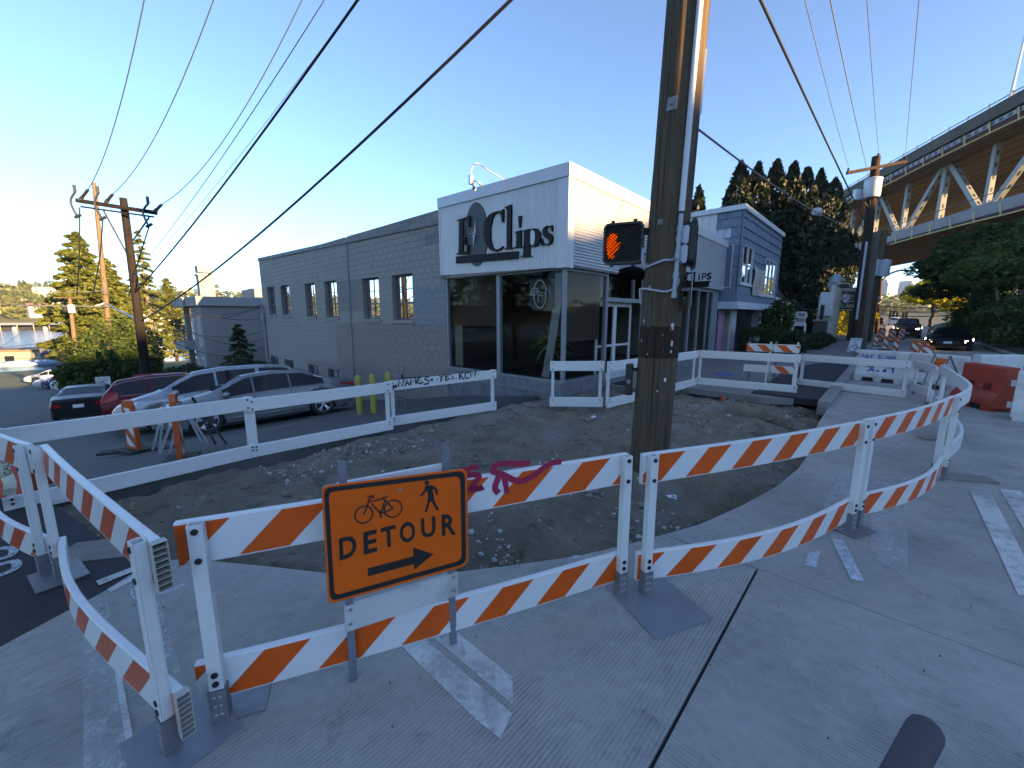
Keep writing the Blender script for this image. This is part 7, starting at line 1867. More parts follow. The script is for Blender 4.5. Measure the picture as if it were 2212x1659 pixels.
def car(kind, name, label, loc, rot, pm, group='parked cars', detail=2, lights=None, pitch=0.0):
 c = CARS[kind]; hl, W, wr, wb = c['L'] / 2, c['W'], c['wr'], c['wb']
 root = thing(name, label, 'car', loc, rot, group)
 tx, tz = [p[0] for p in c['top']], [p[1] for p in c['top']]
 def top(x): return float(np.interp(x, tx, tz))
 def shz(x): return min(float(np.interp(x, (-hl, hl), c['sh'])), top(x) - .02)
 def plan(x): return W * (1 - .16 * max(0, (abs(x) - hl * .62) / (hl * .38)) ** 2.2)
 def cabf(x): return smooth(c['cab'][0] - .05, c['cab'][0] + .5, x) * (1 - smooth(c['cab'][1] - .45, c['cab'][1] + .05, x))
 xs_ = sorted(set([round(x, 3) for x in list(np.linspace(tx[0], tx[-1], 41)) + [s * wb + d for s in (1, -1) for d in np.linspace(-wr * 1.16, wr * 1.16, 11)]]))
 def zbot(x):
  z = .20 + .10 * smooth(hl - .5, hl, abs(x))
  for s in (1, -1):
   d = abs(x - s * wb)
   if d < wr * 1.15: z = max(z, wr * .98 + math.sqrt(max(0, (wr * 1.15) ** 2 - d * d)) * 1.0)
  return z
 def sect(x):
  zb, zs, zt, w = zbot(x), shz(x), top(x), plan(x); k = cabf(x)
  zb = min(zb, zs - .05)
  wt = w * (.93 - .19 * k); roofw = wt - .08
  return [(w * .94, zb), (w * .985, zb + (zs - zb) * .35), (w, zb + (zs - zb) * .72), (w * .965, zs), (w * .955 - .015 * k, zs + (zt - zs) * .04 + .004), (wt, zt - .05 * (zt - zs) / (zt - zs + .1) - .01), (roofw, zt), (roofw * .5, zt + .018), (0, zt + .024)]
 rings = []
 for x in xs_:
  s = sect(x); rings.append([(x, y, z) for y, z in s] + [(x, -y, z) for y, z in s[::-1][1:]])
 k = len(rings[0]); vs = [p for r in rings for p in r]
 fs = [(i*k + j, i*k + j + 1, (i+1)*k + j + 1, (i+1)*k + j) for i in range(len(rings) - 1) for j in range(k - 1)]
 fs += [tuple(range(k))[::-1], tuple((len(rings)-1)*k + j for j in range(k))]
 m = MB(); m.add(vs, fs); m.build('body', pm, root, smooth=38, recalc=True)
 def side_pt(x, t, s, off):
  q = sect(x); a, b = Vector((x, q[4][0], q[4][1])), Vector((x, q[5][0], q[5][1])); p = a + (b - a) * t; return Vector((p.x, (p.y + off) * s, p.z))
 def patch(pts_fn, u, v, mt, nm, par=root):
  m = MB(); nu, nv = 8, 3
  vs = [pts_fn(u[0] + (u[1] - u[0]) * i / nu, v[0] + (v[1] - v[0]) * j / nv) for i in range(nu + 1) for j in range(nv + 1)]
  m.add(vs, [(i*(nv+1) + j, (i+1)*(nv+1) + j, (i+1)*(nv+1) + j + 1, i*(nv+1) + j + 1) for i in range(nu) for j in range(nv)]); return m.build(nm, mt, par, smooth=True, recalc=False)
 for s in (1, -1):
  for (a, b, ty) in c['side']:
   o = patch(lambda x, t: side_pt(x, t * min(1, .12 + smooth(tx[1] - .1, 0, x) * 9), s, .006), (a, b), (.06, .90), M_carglass, 'side_window')
   o['_x'] = 1; del o['_x']
  if detail > 1:
   m = MB(); a, b = c['side'][0][0], c['side'][-1][1]; m.tube([side_pt(a + (b - a) * i / 12, .95, s, .008) for i in range(13)], .010, 5); m.tube([side_pt(a + (b - a) * i / 12, .02, s, .010) for i in range(13)], .009, 5); m.build('window_trim', M_chrome, root)
   mx = c['side'][-1][1] - .08; q = side_pt(mx, .05, s, 0)
   m = MB(); cc = q + Vector((.02, .13 * s, .06)); m.lathe([(0, -.11), (.06, -.10), (.085, -.04), (.09, .05), (.05, .10), (0, .11)], cc, (.25, s, 0), 12); m.bar(q, cc, .03, .05); m.build('mirror', pm if kind != 'suv' else M_carblack, root, smooth=40)
   for (a, b, ty) in c['side']:
    if ty == 'd':
     m = MB(); x = a + .12; z = shz(x) - .12; y = (plan(x) * .985 + .012) * s; m.tube([(x, y - .01 * s, z), (x + .04, y + .022 * s, z), (x + .18, y + .022 * s, z), (x + .22, y - .01 * s, z)], .016, 6); m.build('door_handle', M_chrome, root)
   m = MB()
   for x in sorted({c['side'][0][0] + .3} | {q[1] + .03 for q in c['side'][:-1]} | {c['side'][-1][1] + .05}):
    q = sect(x); m.tube([(x, (y + .003) * s, z) for y, z in q[0:4]], .0065, 4)
   m.build('door_gap', M_carblack, root, kind='stuff')
   m = MB(); m.bar((-wb + wr + .15, plan(0) * 1.0 * s, .33), (wb - wr - .15, plan(0) * 1.0 * s, .31), .03, .025); m.build('side_moulding', M_chrome, root)
 def mid(x, v):
  q = sect(x); w = q[6][0] * .98; y = -w + 2 * w * v; return Vector((x, y, q[6][1] + .028 - .024 * abs(y / w) ** 2 * 1.0))
 patch(mid, c['ws'], (.05, .95), M_carglass, 'windscreen'); patch(mid, c['rw'], (.06, .94), M_carglass, 'rear_window')
 for sx in (1, -1):
  for s in (1, -1):
   m = MB(); x, y = sx * wb, s * (W - .12)
   o = Vector((x, y - .11 * s, wr)); ax = Vector((0, s, 0))
   m.lathe([(wr * .6, 0), (wr * .95, .0), (wr, .03), (wr, .20), (wr * .95, .225), (wr * .70, .23), (wr * .68, .21)], o, ax, 24); w_ = m.build('wheel', M_tyre, root, smooth=40)
   m = MB(); m.lathe([(wr * .70, .226), (wr * .66, .20), (wr * .62, .12), (0, .12)], o, ax, 24, 0)
   m.build('rim_barrel', M_carblack, w_)
   m = MB(); m.lathe([(wr * .70, .20), (wr * .70, .232), (wr * .64, .236), (wr * .63, .21)], o, ax, 24)
   for q in range(5 if detail > 1 else 5):
    for dd in (-.13, .13):
     a = 2 * math.pi * q / 5 + .3; m.bar(o + ax * .205 + Vector((math.cos(a), 0, math.sin(a))) * .03, o + ax * .225 + Vector((math.cos(a + dd), 0, math.sin(a + dd))) * wr * .66, .03, .016, 0, ax)
   m.lathe([(.055, .2), (.055, .225), (0, .23)], o, ax, 10); m.build('rim', M_rim, w_)
   m = MB(); m.lathe([(wr * 1.14, .0), (wr * 1.14, .02), (0, .02)], Vector((x, s * (W * .55), wr)), ax, 20); m.build('wheel_well', M_carblack, root)
 def nose(sx, y, z, depth=.012):
  x0 = hl * sx
  for i in range(60):
   x = x0 - sx * i * .02
   if abs(x) <= max(abs(tx[0]), abs(tx[-1])) and plan(x) >= abs(y) - .02 and top(x) >= z: return Vector((x + sx * depth, y, z))
  return Vector((x0, y, z))
 zf, zr = top(hl - .35) - .13, shz(-hl + .1) - .10
 for s in (1, -1):
  m = MB(); ps = [nose(1, s * W * .50, zf - .03), nose(1, s * W * .78, zf), (hl - .55, s * (plan(hl - .55) + .006), zf + .10), (hl - .50, s * (plan(hl - .5) + .008), zf - .02), nose(1, s * W * .70, zf - .12)]; m.add(ps + [Vector(p) - Vector((.05, .03 * s, 0)) for p in ps], [(0, 1, 2, 3, 4) if s > 0 else (4, 3, 2, 1, 0)]); m.build('headlight', M_headlens if not lights else lights, root)
  m = MB(); hi = .26 if kind in ('suv', 'van') else .07
  ps = [nose(-1, s * W * .52, zr - .06), nose(-1, s * W * .86, zr - .07), (-hl + .42, s * (plan(-hl + .42) + .006), zr + .02), (-hl + .45, s * (plan(-hl + .45) + .004), zr + hi), nose(-1, s * W * .80, zr + hi), nose(-1, s * W * .56, zr + min(hi, .08))]; m.add(ps, [(0, 1, 4, 5) if s < 0 else (5, 4, 1, 0), (1, 2, 3, 4) if s < 0 else (4, 3, 2, 1)]); m.build('tail_light', M_tail, root)
 m = MB(); m.box((hl - .10, -W * .5, .36), (hl + .004, W * .5, .56)); m.build('grille', M_carblack, root, bevel=.02)
 for sx in (1, -1): m = MB(); x = sx * (hl + .012); m.box((x - .01, -.16, .60 if sx < 0 else .40), (x + .01, .16, .74 if sx < 0 else .53)); m.build('number_plate', M_paint_white, root)
 m = MB(); m.box((-hl * .9, -W * .75, .16), (hl * .9, W * .75, .30)); m.build('underbody', M_carblack, root)
 return root
PM = dict(silver=paint('silver_car_paint', (.22, .22, .225)), pale=paint('pale_silver_car_paint', (.30, .31, .33)), red=paint('dark_red_car_paint', (.16, .008, .018), .2), black=paint('black_car_paint', (.006, .006, .007), .1), white=paint('white_car_paint', (.55, .57, .60), .1), dark=paint('dark_grey_car_paint', (.02, .018, .02), .2), blue=paint('blue_car_paint', (.04, .06, .16), .3))
def tilt(o, slope_dir, amt): o.rotation_euler = (Matrix.Rotation(amt, 3, slope_dir) @ o.rotation_euler.to_matrix()).to_euler()
gdir = Lv.copy()
def park(kind, name, label, fw, rw, pm, **kw):
 """from the ground points under the front and rear wheel on the near side"""
 f, r = Vector(fw), Vector(rw); d = (f - r); d.z = 0; d.normalize(); c = (f + r) / 2
 near = kw.pop('near', 1); n = Vector((-d.y, d.x, 0)) * near; c = c + n * (CARS[kind]['W'] - .06); c.z = gz(c) - .03
 o = car(kind, name, label, c, math.atan2(d.y, d.x), pm, **kw)
 sl = (gz(c + Lv) - gz(c - Lv)) / 2; o.rotation_euler = (Matrix.Rotation(math.atan(sl), 3, Rv) @ Matrix.Rotation(math.atan2(d.y, d.x), 3, 'Z')).to_euler(); return o
fw = gp(471, 938, -1.12); rw = gp(701, 896, -1.06);
dcar = (fw - rw).normalized(); cc = rw + dcar * 1.4
sed = park('sedan', 'silver_sedan', 'silver four-door sedan parked nearest, nose downhill behind the white barricade', rw + dcar * 2.8, rw, PM['silver'], near=-1)
p = rw + Lv * 2.75 + dcar * .55; park('van', 'silver_minivan', 'pale silver minivan with roof rack parked between the silver sedan and the red car', p + dcar * 2.8, p, PM['pale'], near=-1)
p = rw + Lv * 5.6 + dcar * 1.0; park('suv', 'red_suv', 'dark red sport utility car showing its rear with tall red tail lights', p - dcar * .0, p + dcar * 2.6, PM['red'], near=1)
ds = down(158, 908); car('coupe', 'dark_suv', 'dark car seen from behind on the side street below the far left barricade', ds + Vector((-.9, 1.6, -.02)), math.atan2(.78, -.62), PM['dark'], 'cars on the side street', 1)
for k, (px, py, kd, cl, lab) in enumerate(((58, 831, 'sedan', 'white', 'farthest white car of the row below the hedge tree, at its left end'), (78, 842, 'sedan', 'white', 'second white car of the row below the hedge tree'), (102, 842, 'sedan', 'blue', 'dark blue and white car between pale cars below the hedge tree'), (112, 850, 'suv', 'white', 'nearest white car of the row, a hatchback beside the hedge tree'))):
 q = down(px, py); car(kd, 'parked_car', lab, q + Vector((1.0, 2.2, -.02)), math.atan2(-.35, -.94), PM[cl], 'cars in the lower car park', 1)
M_beam = glow('headlight_beam', (1.0, .96, .85), 6.0)
q = gp(2047, 758); car('coupe', 'black_sports_car', 'low black sports car coming up the avenue with bright headlights', q + Rv * 1.9 - Lv * .15, math.atan2(-Rv.y, -Rv.x) - .10, PM['black'], 'cars on the avenue', 1, M_beam)
q = gp(1957, 731); car('suv', 'dark_pickup', 'dark oncoming car with round headlights farther up the avenue', q + Rv * 2, math.atan2(-Rv.y, -Rv.x), PM['dark'], 'cars on the avenue', 1, M_beam)
for k, (px, py, cl) in enumerate(((1897, 702, 'dark'), (1930, 703, 'white'))):
 q = gp(px, py); car('suv', 'distant_car', ('tiny dark', 'tiny white')[k] + ' car far up the hazy avenue', q, GA, PM[cl], 'distant cars', 1)
# ------------------------------------------------------------------ plants
NPR = np.random.default_rng(11)
def leaves_mesh(name, pts, size, mats, up=.3, jit=.5, aspect=.55, drop=0.0, mi=None, nrm=None):
 """one folded leaf (two triangles) per point"""
 n = len(pts); d = NPR.normal(size=(n, 3)); d[:, 2] = d[:, 2] * .6 - drop
 if nrm is not None: d = d * .6 + nrm
 d /= np.linalg.norm(d, axis=1)[:, None] + 1e-9
 r = NPR.normal(size=(n, 3)); r[:, 2] += up; s = np.cross(d, r); s /= np.linalg.norm(s, axis=1)[:, None] + 1e-9
 L_ = (size * NPR.uniform(1 - jit, 1 + jit, n))[:, None]
 a = pts - d * L_ * .5; b = pts + d * L_ * .5; m1 = pts + s * L_ * aspect * .5 + np.cross(d, s) * L_ * .12; m2 = pts - s * L_ * aspect * .5 + np.cross(d, s) * L_ * .12
 V = np.stack([a, m1, b, m2], 1).reshape(-1, 3); i = np.arange(n) * 4
 F = np.stack([i, i + 1, i + 2, i + 3], 1)
 return fast_mesh(name, V, F, mats, mi)
def blob_pts(n, c, r, shell=.55, lump=.35, sc=1.4, floor=None):
 """points through an uneven crown"""
 out = []; c = np.array(c); r = np.array(r)
 u = NPR.normal(size=(n, 3)); u /= np.linalg.norm(u, axis=1)[:, None]
 rad_ = NPR.uniform(shell, 1.0, n) ** .6
 lm = np.array([noise.noise(Vector((p[0] * sc, p[1] * sc, p[2] * sc)) + Vector((c[0], c[1], c[2]))) for p in u])
 q = u * (rad_ * (1 + lump * lm))[:, None] * r + c
 keep = np.array([noise.noise(Vector(p) * (1.6 / max(r) * 2)) > -.28 for p in q])
 q = q[keep]
 if floor is not None: q = q[q[:, 2] > floor]
 return q
LM = dict(hedge=leaf_mat('hedge_leaf', (.030, .060, .014), (.085, .13, .03), .25, .8), conif=leaf_mat('conifer_needle', (.065, .095, .02), (.16, .175, .045), .25, .35), conif_d=leaf_mat('dark_conifer_needle', (.018, .035, .014), (.05, .075, .025), .15, .6), cyp=leaf_mat('arborvitae_scale', (.010, .018, .009), (.028, .042, .017), .1, .7), street=leaf_mat('street_tree_leaf', (.030, .058, .020), (.085, .125, .038), .35, .6), light=leaf_mat('light_street_leaf', (.06, .105, .03), (.125, .18, .055), .4, .6), yellow=leaf_mat('sunlit_leaf', (.26, .27, .035), (.48, .42, .06), .6, .5), shrub=leaf_mat('garden_shrub_leaf', (.02, .04, .018), (.055, .085, .035), .25, 1.2), box=leaf_mat('clipped_box_leaf', (.014, .030, .010), (.045, .075, .018), .2, 1.5), far=leaf_mat('far_tree_leaf', (.065, .095, .028), (.15, .165, .05), .15, .08), far2=leaf_mat('far_conifer', (.05, .075, .03), (.11, .125, .045), .1, .08), palm=leaf_mat('sword_leaf', (.10, .20, .05), (.28, .38, .10), .3, 2))  # sunlit_leaf has the sunlight put into its bright yellow
M_bark = mat('tree_bark', (.055, .045, .036), .9, var=.3, vs=5, bump=.6, bs=25)
M_bark_pale = mat('pale_bark', (.17, .135, .10), .9, var=.3, vs=5, bump=.5, bs=25)
def loc_mesh(pts, base): return pts - np.array(base)
def limb(m, a, b, r0, r1, n=6, wob=.12):
 a, b = Vector(a), Vector(b); L_ = (b - a).length
 P = [a + (b - a) * (i / n) + Vector((noise.noise(a + Vector((i, 0, 0))), noise.noise(a + Vector((0, i, 0))), 0)) * (wob * L_ * math.sin(math.pi * i / n)) for i in range(n + 1)]
 m.tube(P, [r0 + (r1 - r0) * i / n for i in range(n + 1)], 8); return P
def broad_tree(name, label, base, h, crowns, n, leaf, lm, trunk=.18, cat='tree', group=None, bark=None, fork=.35, spread=True):
 base = Vector(base); root = thing(name, label, cat, base, 0, group); m = MB()
 top = base + Vector((0, 0, h * fork)); limb(m, base - Vector((0, 0, .2)), top, trunk, trunk * .75)
 pts = []
 for (cx, cy, cz, rx, ry, rz) in crowns:
  c = base + Vector((cx, cy, cz)); limb(m, top, c, trunk * .55, trunk * .15);
  for k in range(3 if spread else 0):
   a = RND.uniform(0, 6.3); limb(m, top + (c - top) * .6, c + Vector((math.cos(a) * rx * .7, math.sin(a) * ry * .7, RND.uniform(-.3, .5) * rz)), trunk * .22, trunk * .05)
  pts.append(blob_pts(int(n * (rx * ry * rz) ** .66 / sum((q[3] * q[4] * q[5]) ** .66 for q in crowns)), c, (rx, ry, rz)))
 m.build('trunk', bark or M_bark, root, world=True, smooth=50)
 q = np.concatenate(pts) - np.array(base); o = link_mesh('crown', leaves_mesh('crown', q, leaf, lm, drop=.2), root); return root
def conifer(name, label, base, h, r, n, leaf, lm, trunk=.3, group=None, thin=1.0, bark=None, start=.12, droop=.35, power=.8):
 base = Vector(base); root = thing(name, label, 'tree', base, 0, group); m = MB()
 m.tube([base - Vector((0, 0, .3)), base + Vector((0, 0, h * .5)), base + Vector((0, 0, h * .98))], [trunk, trunk * .6, .03], 9)
 P, D = [], []; nb = int(70 * thin); per = max(12, int(n / nb))
 for k in range(nb):
  t = start + (1 - start) * (k + RND.random()) / nb; z = h * t; rr = r * (1 - t) ** power * RND.uniform(.55, 1.12) + .15; a = k * 2.399 + RND.uniform(-.4, .4)
  d = Vector((math.cos(a), math.sin(a), 0)); tip = d * rr + Vector((0, 0, z - droop * rr + RND.uniform(-.2, .2)))
  if rr > 1.0 and k % 2 == 0: m.tube([base + Vector((0, 0, z)), base + tip * 1.0], [max(.02, trunk * .18), .012], 4)
  u = NPR.uniform(.12, 1, per) ** .75; sp = (0.05 + .20 * rr * (1 - u * .65))[:, None]
  q = np.array([0, 0, z])[None] * (1 - u)[:, None] + np.array(tip)[None] * u[:, None]
  side = np.array([-d.y, d.x, 0]); q = q + side[None] * NPR.normal(size=(per, 1)) * sp * .9 + np.array([0, 0, -1])[None] * np.abs(NPR.normal(size=(per, 1))) * sp * .55
  P.append(q); D.append(np.tile(np.array([d.x, d.y, -.25]), (per, 1)))
 m.build('trunk', bark or M_bark, root, world=True)
 o = link_mesh('crown', leaves_mesh('crown', np.concatenate(P), leaf, lm, nrm=np.concatenate(D), aspect=.42), root); return root
def shrub(name, label, base, r, n, leaf, lm, cat='shrub', group=None, rz=None, stem=True):
 base = Vector(base); root = thing(name, label, cat, base, 0, group); rz = rz or r[2]
 if stem:
  m = MB()
  for k in range(5): a = k * 1.26; m.tube([base, base + Vector((math.cos(a) * r[0] * .4, math.sin(a) * r[1] * .4, rz * 1.0))], [.03, .008], 5)
  m.build('stem', M_bark, root, world=True)
 q = blob_pts(n, base + Vector((0, 0, rz * .95)), (r[0], r[1], rz), floor=base.z - .02) - np.array(base)
 link_mesh('foliage', leaves_mesh('foliage', q, leaf, lm), root); return root
hb = down(258, 872); R_ = (hb - EYE).length
htree = thing('hedge_tree', 'big dense dark green round-topped tree beside the dark leaning pole', 'tree', hb)
m = MB(); limb(m, hb - Vector((0, 0, .2)), hb + Vector((0, 0, 1.4)), .32, .26)
for k in range(6): a = k * 1.05; limb(m, hb + Vector((0, 0, 1.0)), hb + Vector((math.cos(a) * 2.2, math.sin(a) * 1.6, 2.2)), .12, .04)
m.build('trunk', M_bark, htree, world=True, smooth=50)
lx = Vector((hb.y, -hb.x, 0)).normalized(); pts = []
for (u, v, w_, rx, rz, n) in ((-1.25, 0, 1.9, 1.1, 1.05, 7000), (-.5, -.3, 2.0, 1.3, 1.15, 8000), (.5, 0, 2.1, 1.3, 1.2, 8000), (1.1, .2, 2.0, 1.1, 1.15, 7000), (-.1, .5, 1.7, 1.8, 1.0, 8000)):
 c = hb + lx * u * 1.0 + Vector((0, 0, w_ - .15)); pts.append(blob_pts(n, c, (rx, rx * .85, rz), .6, .3, 2.2))
q = np.concatenate(pts) - np.array(hb); link_mesh('crown', leaves_mesh('crown', q, .15, LM['hedge'], drop=.3), htree)
def base_at(px, y, off=-.3): c = at_y(px, 700, y); c.z = gz(c) + off; return c
b0 = base_at(196, 72); conifer('conifer_tree', 'large full sunlit conifer behind the bare pole', b0, at_y(212, 500, 72).z - b0.z, 8.6, 32000, .85, LM['conif'], .45, bark=M_bark_pale, power=.62, start=.22)
b0 = base_at(248, 76); conifer('conifer_tree', 'broad sunlit conifer to the right of the bare pole', b0, at_y(252, 560, 76).z - b0.z, 7.0, 20000, .85, LM['conif'], .4, bark=M_bark_pale, power=.6, start=.2)
b0 = base_at(326, 80); conifer('conifer_tree', 'tall thin see-through conifer left of the apartment block', b0, at_y(320, 498, 80).z - b0.z, 4.8, 9000, .62, LM['conif'], .4, thin=.8, bark=M_bark_pale, power=.75, start=.2)
b0 = base_at(372, 92); conifer('conifer_tree', 'sunlit conifer just behind the apartment chimney', b0, at_y(372, 600, 92).z - b0.z, 4.8, 8000, .8, LM['conif'], .35, power=.7)
b0 = base_at(512, 25.5, 0); conifer('conifer_tree', 'small dark conifer against the blank apartment wall', b0, at_y(521, 700, 25.5).z - b0.z, 1.6, 5200, .17, LM['conif_d'], .09, power=.75, start=.05)
shrub('shrub', 'dark reddish shrub at the foot of the small conifer by the salon drain pipe', base_at(530, 24.0, 0), (1.5, 1.0, 1.1), 5000, .12, LM['shrub'])
for k, (px, y, r) in enumerate(((395, 27, (1.6, 1.2, 1.0)), (440, 25.5, (1.3, .8, .7)))): shrub('shrub', ('dark shrub below the apartment balconies', 'clipped dark shrub in front of the apartment corner')[k], base_at(px, y, 0), r, 5000, .13, LM['box'])
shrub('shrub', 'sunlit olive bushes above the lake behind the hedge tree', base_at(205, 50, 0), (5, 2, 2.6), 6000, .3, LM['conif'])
shrub('shrub', 'mid green bush behind the hedge tree at the dark pole', base_at(262, 36, 0), (3.6, 2, 3.2), 7000, .22, LM['hedge'])
for k, (px, py, y, r) in enumerate(((1511, 404, 31, 1.25), (1602, 350, 33, 2.0), (1640, 352, 33, 1.9), (1680, 346, 34, 2.0), (1716, 352, 33.5, 1.8), (1745, 362, 38, 2.1), (1775, 366, 42, 2.2), (1806, 385, 46, 2.5), (1824, 470, 50, 2.2))):
 t0 = at_y(px, py, y); b0 = Vector((t0.x, t0.y, gz(t0) - .2)); h = t0.z - b0.z
 root = thing('arborvitae', ['lone small arborvitae tip between the big pole and the blue house', 'leftmost tall arborvitae rising over the blue house roof', 'second arborvitae from the left behind the blue house', 'third and highest arborvitae behind the blue house', 'fourth arborvitae from the left behind the blue house', 'fifth arborvitae from the left, narrow tip', 'sixth arborvitae from the left, pointed tip near the thick cable', 'rightmost tall arborvitae touching the thick cable', 'low dark arborvitae beside the bridge deck'][k], 'tree', b0, 0, 'arborvitae row behind the blue house')
 n = int(5200 * (.5 if k == 0 else 1)); u = NPR.uniform(.03, 1, n); rr = r * np.minimum(1, ((1 - u) * 2.6)) ** .75 * (.85 + .3 * np.array([noise.noise(Vector((a * 14, k, 0))) for a in u]))
 ph = NPR.uniform(0, 6.283, n); lob = np.array([noise.noise(Vector((math.cos(p) * 1.5 + k * 7, math.sin(p) * 1.5, a * 9))) for p, a in zip(ph, u)])
 rr = rr * NPR.uniform(.45, 1, n) ** .5 * (1 + .45 * lob)
 P_ = np.stack([rr * np.cos(ph), rr * np.sin(ph), u * h], 1); keep = lob > -.42
 link_mesh('crown', leaves_mesh('crown', P_[keep], .42, LM['cyp'], nrm=np.tile(np.array([0, 0, .8]), (keep.sum(), 1))), root)
 m = MB(); m.tube([b0, b0 + Vector((0, 0, h * .7))], [.2, .05], 7); m.build('trunk', M_bark, root, world=True)
hg = thing('clipped_hedge', 'square clipped dark green hedge block before the blue house', 'hedge', g(12.7, -1.35, 0), GA)
m = MB(); m.box((-.85, -.55, 0), (1.05, .55, .35)); m.build('planter', mat('planter_concrete', (.12, .12, .125), .85, var=.2), hg)
n = 15000; P_ = NPR.uniform(-1, 1, (n, 3)); P_ = np.sign(P_) * np.abs(P_) ** .45; P_ = P_ * np.array([1.0, .62, .50]) + NPR.normal(size=(n, 3)) * .03 + np.array([.1, 0, .85]); link_mesh('foliage', leaves_mesh('foliage', P_, .055, LM['box']), hg)
broad_tree('garden_shrub', 'leafy dark shrub tree in front of the blue house windows', g(15.2, -1.5, 0), 2.6, [(0, 0, 1.7, .8, .75, .75), (.35, .2, 2.25, .55, .5, .5), (-.35, -.1, 1.2, .6, .6, .5)], 3600, .13, LM['street'], .05, 'shrub')
for k, (r, s, rx, rz, lab) in enumerate(((16.8, -1.9, 1.0, .6, 'low grey-green shrub right of the clipped hedge'), (18.6, -1.7, 1.1, .55, 'round shrub in the middle of the shop garden'), (20.6, -2.1, 1.1, .42, 'leafy shrub below the palm reader sign'), (23.6, -2.3, 1.0, .45, 'dark shrub at the right end of the shop garden'), (19.0, -.2, 1.0, 1.2, 'tall dark shrub in front of the low shop'))):
 shrub('garden_shrub', lab, g(r, s, 0), (rx, rx * .75, rz), 4200, .09, LM['shrub'], group='shrubs of the shop garden')
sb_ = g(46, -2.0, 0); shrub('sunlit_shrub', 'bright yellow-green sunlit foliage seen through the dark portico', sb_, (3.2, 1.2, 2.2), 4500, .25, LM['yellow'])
GT = 'trees along the right side of the avenue'
def rt(px, y): c = at_y(px, 735, y); c.z = .6; return c
b0 = rt(2098, 25); broad_tree('street_tree', 'large dark tree with spreading branches left of the right photo edge', b0, 8, [(-.4, 1, 4.4, 2.4, 2.4, 1.1), (2.4, 1, 5.6, 3.2, 3, 1.5), (1, .5, 4.4, 2.8, 2.4, 1.2)], 17000, .24, LM['street'], .26, 'tree', GT)
b0 = rt(2150, 21); broad_tree('street_tree', 'lighter green tree with several pale stems at the right edge', b0, 7, [(1.2, 0, 4.3, 2.2, 2.0, 1.0), (-.8, 0, 3.5, 1.8, 1.8, .8), (3.2, .5, 3.6, 2.2, 2, 1.2), (3.2, 0, 5.4, 2.2, 2.2, 1.1)], 13000, .20, LM['light'], .15, 'tree', GT, bark=M_bark_pale, fork=.2)
b0 = rt(2100, 31); broad_tree('street_tree', 'dark tree with a leaning trunk beside the black car', b0, 7, [(-.6, 0, 3.9, 2.0, 2.2, 1.0), (.8, 1, 4.9, 2.6, 2.4, 1.2), (-3.2, 0, 3.2, 1.6, 1.6, .7)], 10000, .25, LM['street'], .22, 'tree', GT)
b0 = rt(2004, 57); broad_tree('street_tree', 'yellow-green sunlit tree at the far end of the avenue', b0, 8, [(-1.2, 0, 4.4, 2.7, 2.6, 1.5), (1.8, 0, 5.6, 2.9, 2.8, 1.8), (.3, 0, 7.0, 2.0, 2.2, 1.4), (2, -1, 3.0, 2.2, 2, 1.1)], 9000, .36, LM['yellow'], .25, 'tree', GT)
b0 = rt(2120, 44); broad_tree('street_tree', 'dark green tree between the sunlit tree and the black car', b0, 7, [(0, 0, 4.6, 2.6, 2.6, 1.8), (1.8, 0, 6.4, 2.4, 2.4, 1.6)], 6000, .3, LM['street'], .2, 'tree', GT)
for k, (px, y, rx, rz, lab) in enumerate(((2200, 17, 1.6, 1.1, 'dark bush at the right photo edge above the kerb'), (2150, 24, 2.2, 1.3, 'dark undergrowth below the light green tree'), (2125, 30, 2.0, 1.0, 'dark undergrowth behind the black car'), (2180, 30, 3, 2.2, 'tall dark thicket at the right edge'), (2125, 48, 3, 1.6, 'far dark bushes left of the portable toilet'), (2215, 22, 2.6, 2.4, 'dark thicket cut by the right edge'))):
 shrub('undergrowth', lab, rt(px, y), (rx, rx, rz), 4500, .17, LM['street'], group='undergrowth on the right bank')
pl = thing('yucca_plant', 'sword-leaved potted plant standing behind the shop window', 'plant', P0 + Rv * .42 + Lv * .72)
pb_ = P0 + Rv * .42 + Lv * .72; m = MB(); m.tube([pb_ + Vector((0, 0, .05)), pb_ + Vector((.02, 0, 1.35))], .035, 8); m.build('stem', M_bark, pl, world=True); m = MB(); m.lathe([(.0, 0), (.15, 0), (.19, .33), (.17, .33), (0, .30)], pb_, (0, 0, 1), 14); m.build('pot', mat('dark_pot', (.05, .03, .025), .6), pl, world=True)
m = MB()
for k in range(64):
 a = k * 2.4; el = RND.uniform(-.9, 1.35); L_ = RND.uniform(.38, .68); d = Vector((math.cos(a) * math.cos(el), math.sin(a) * math.cos(el), math.sin(el))); o = pb_ + Vector((0, 0, 1.0 + .4 * RND.random())); s = d.cross(Vector((0, 0, 1))); s = s.normalized() * .024 if s.length > .1 else Vector((.024, 0, 0))
 q = [o, o + d * L_ * .35, o + d * L_ * .7 - Vector((0, 0, .05)), o + d * L_ - Vector((0, 0, .16))]; m.add([q[0] - s * .5, q[0] + s * .5, q[1] - s, q[1] + s, q[2] - s * .8, q[2] + s * .8, q[3]], [(0, 1, 3, 2), (2, 3, 5, 4), (4, 5, 6)])
m.build('foliage', LM['palm'], pl, world=True, kind='stuff')
for k, (x, y, h) in enumerate(((-25, -3, 17), (-24, -13, 17), (-32, 8, 14))):
 broad_tree('roadside_tree', ('large tree across the side street left of the picture', 'second large tree across the side street behind the viewer', 'rounded tree across the side street nearest the hedge tree')[k], (x, y, gz((x, y, 0))), h, [(0, 0, h * .62, 4.2, 4.2, h * .33), (-1, 3, h * .5, 3.5, 3.5, h * .3)], 7000, .4, LM['street'], .3, 'tree', 'trees left of the picture')
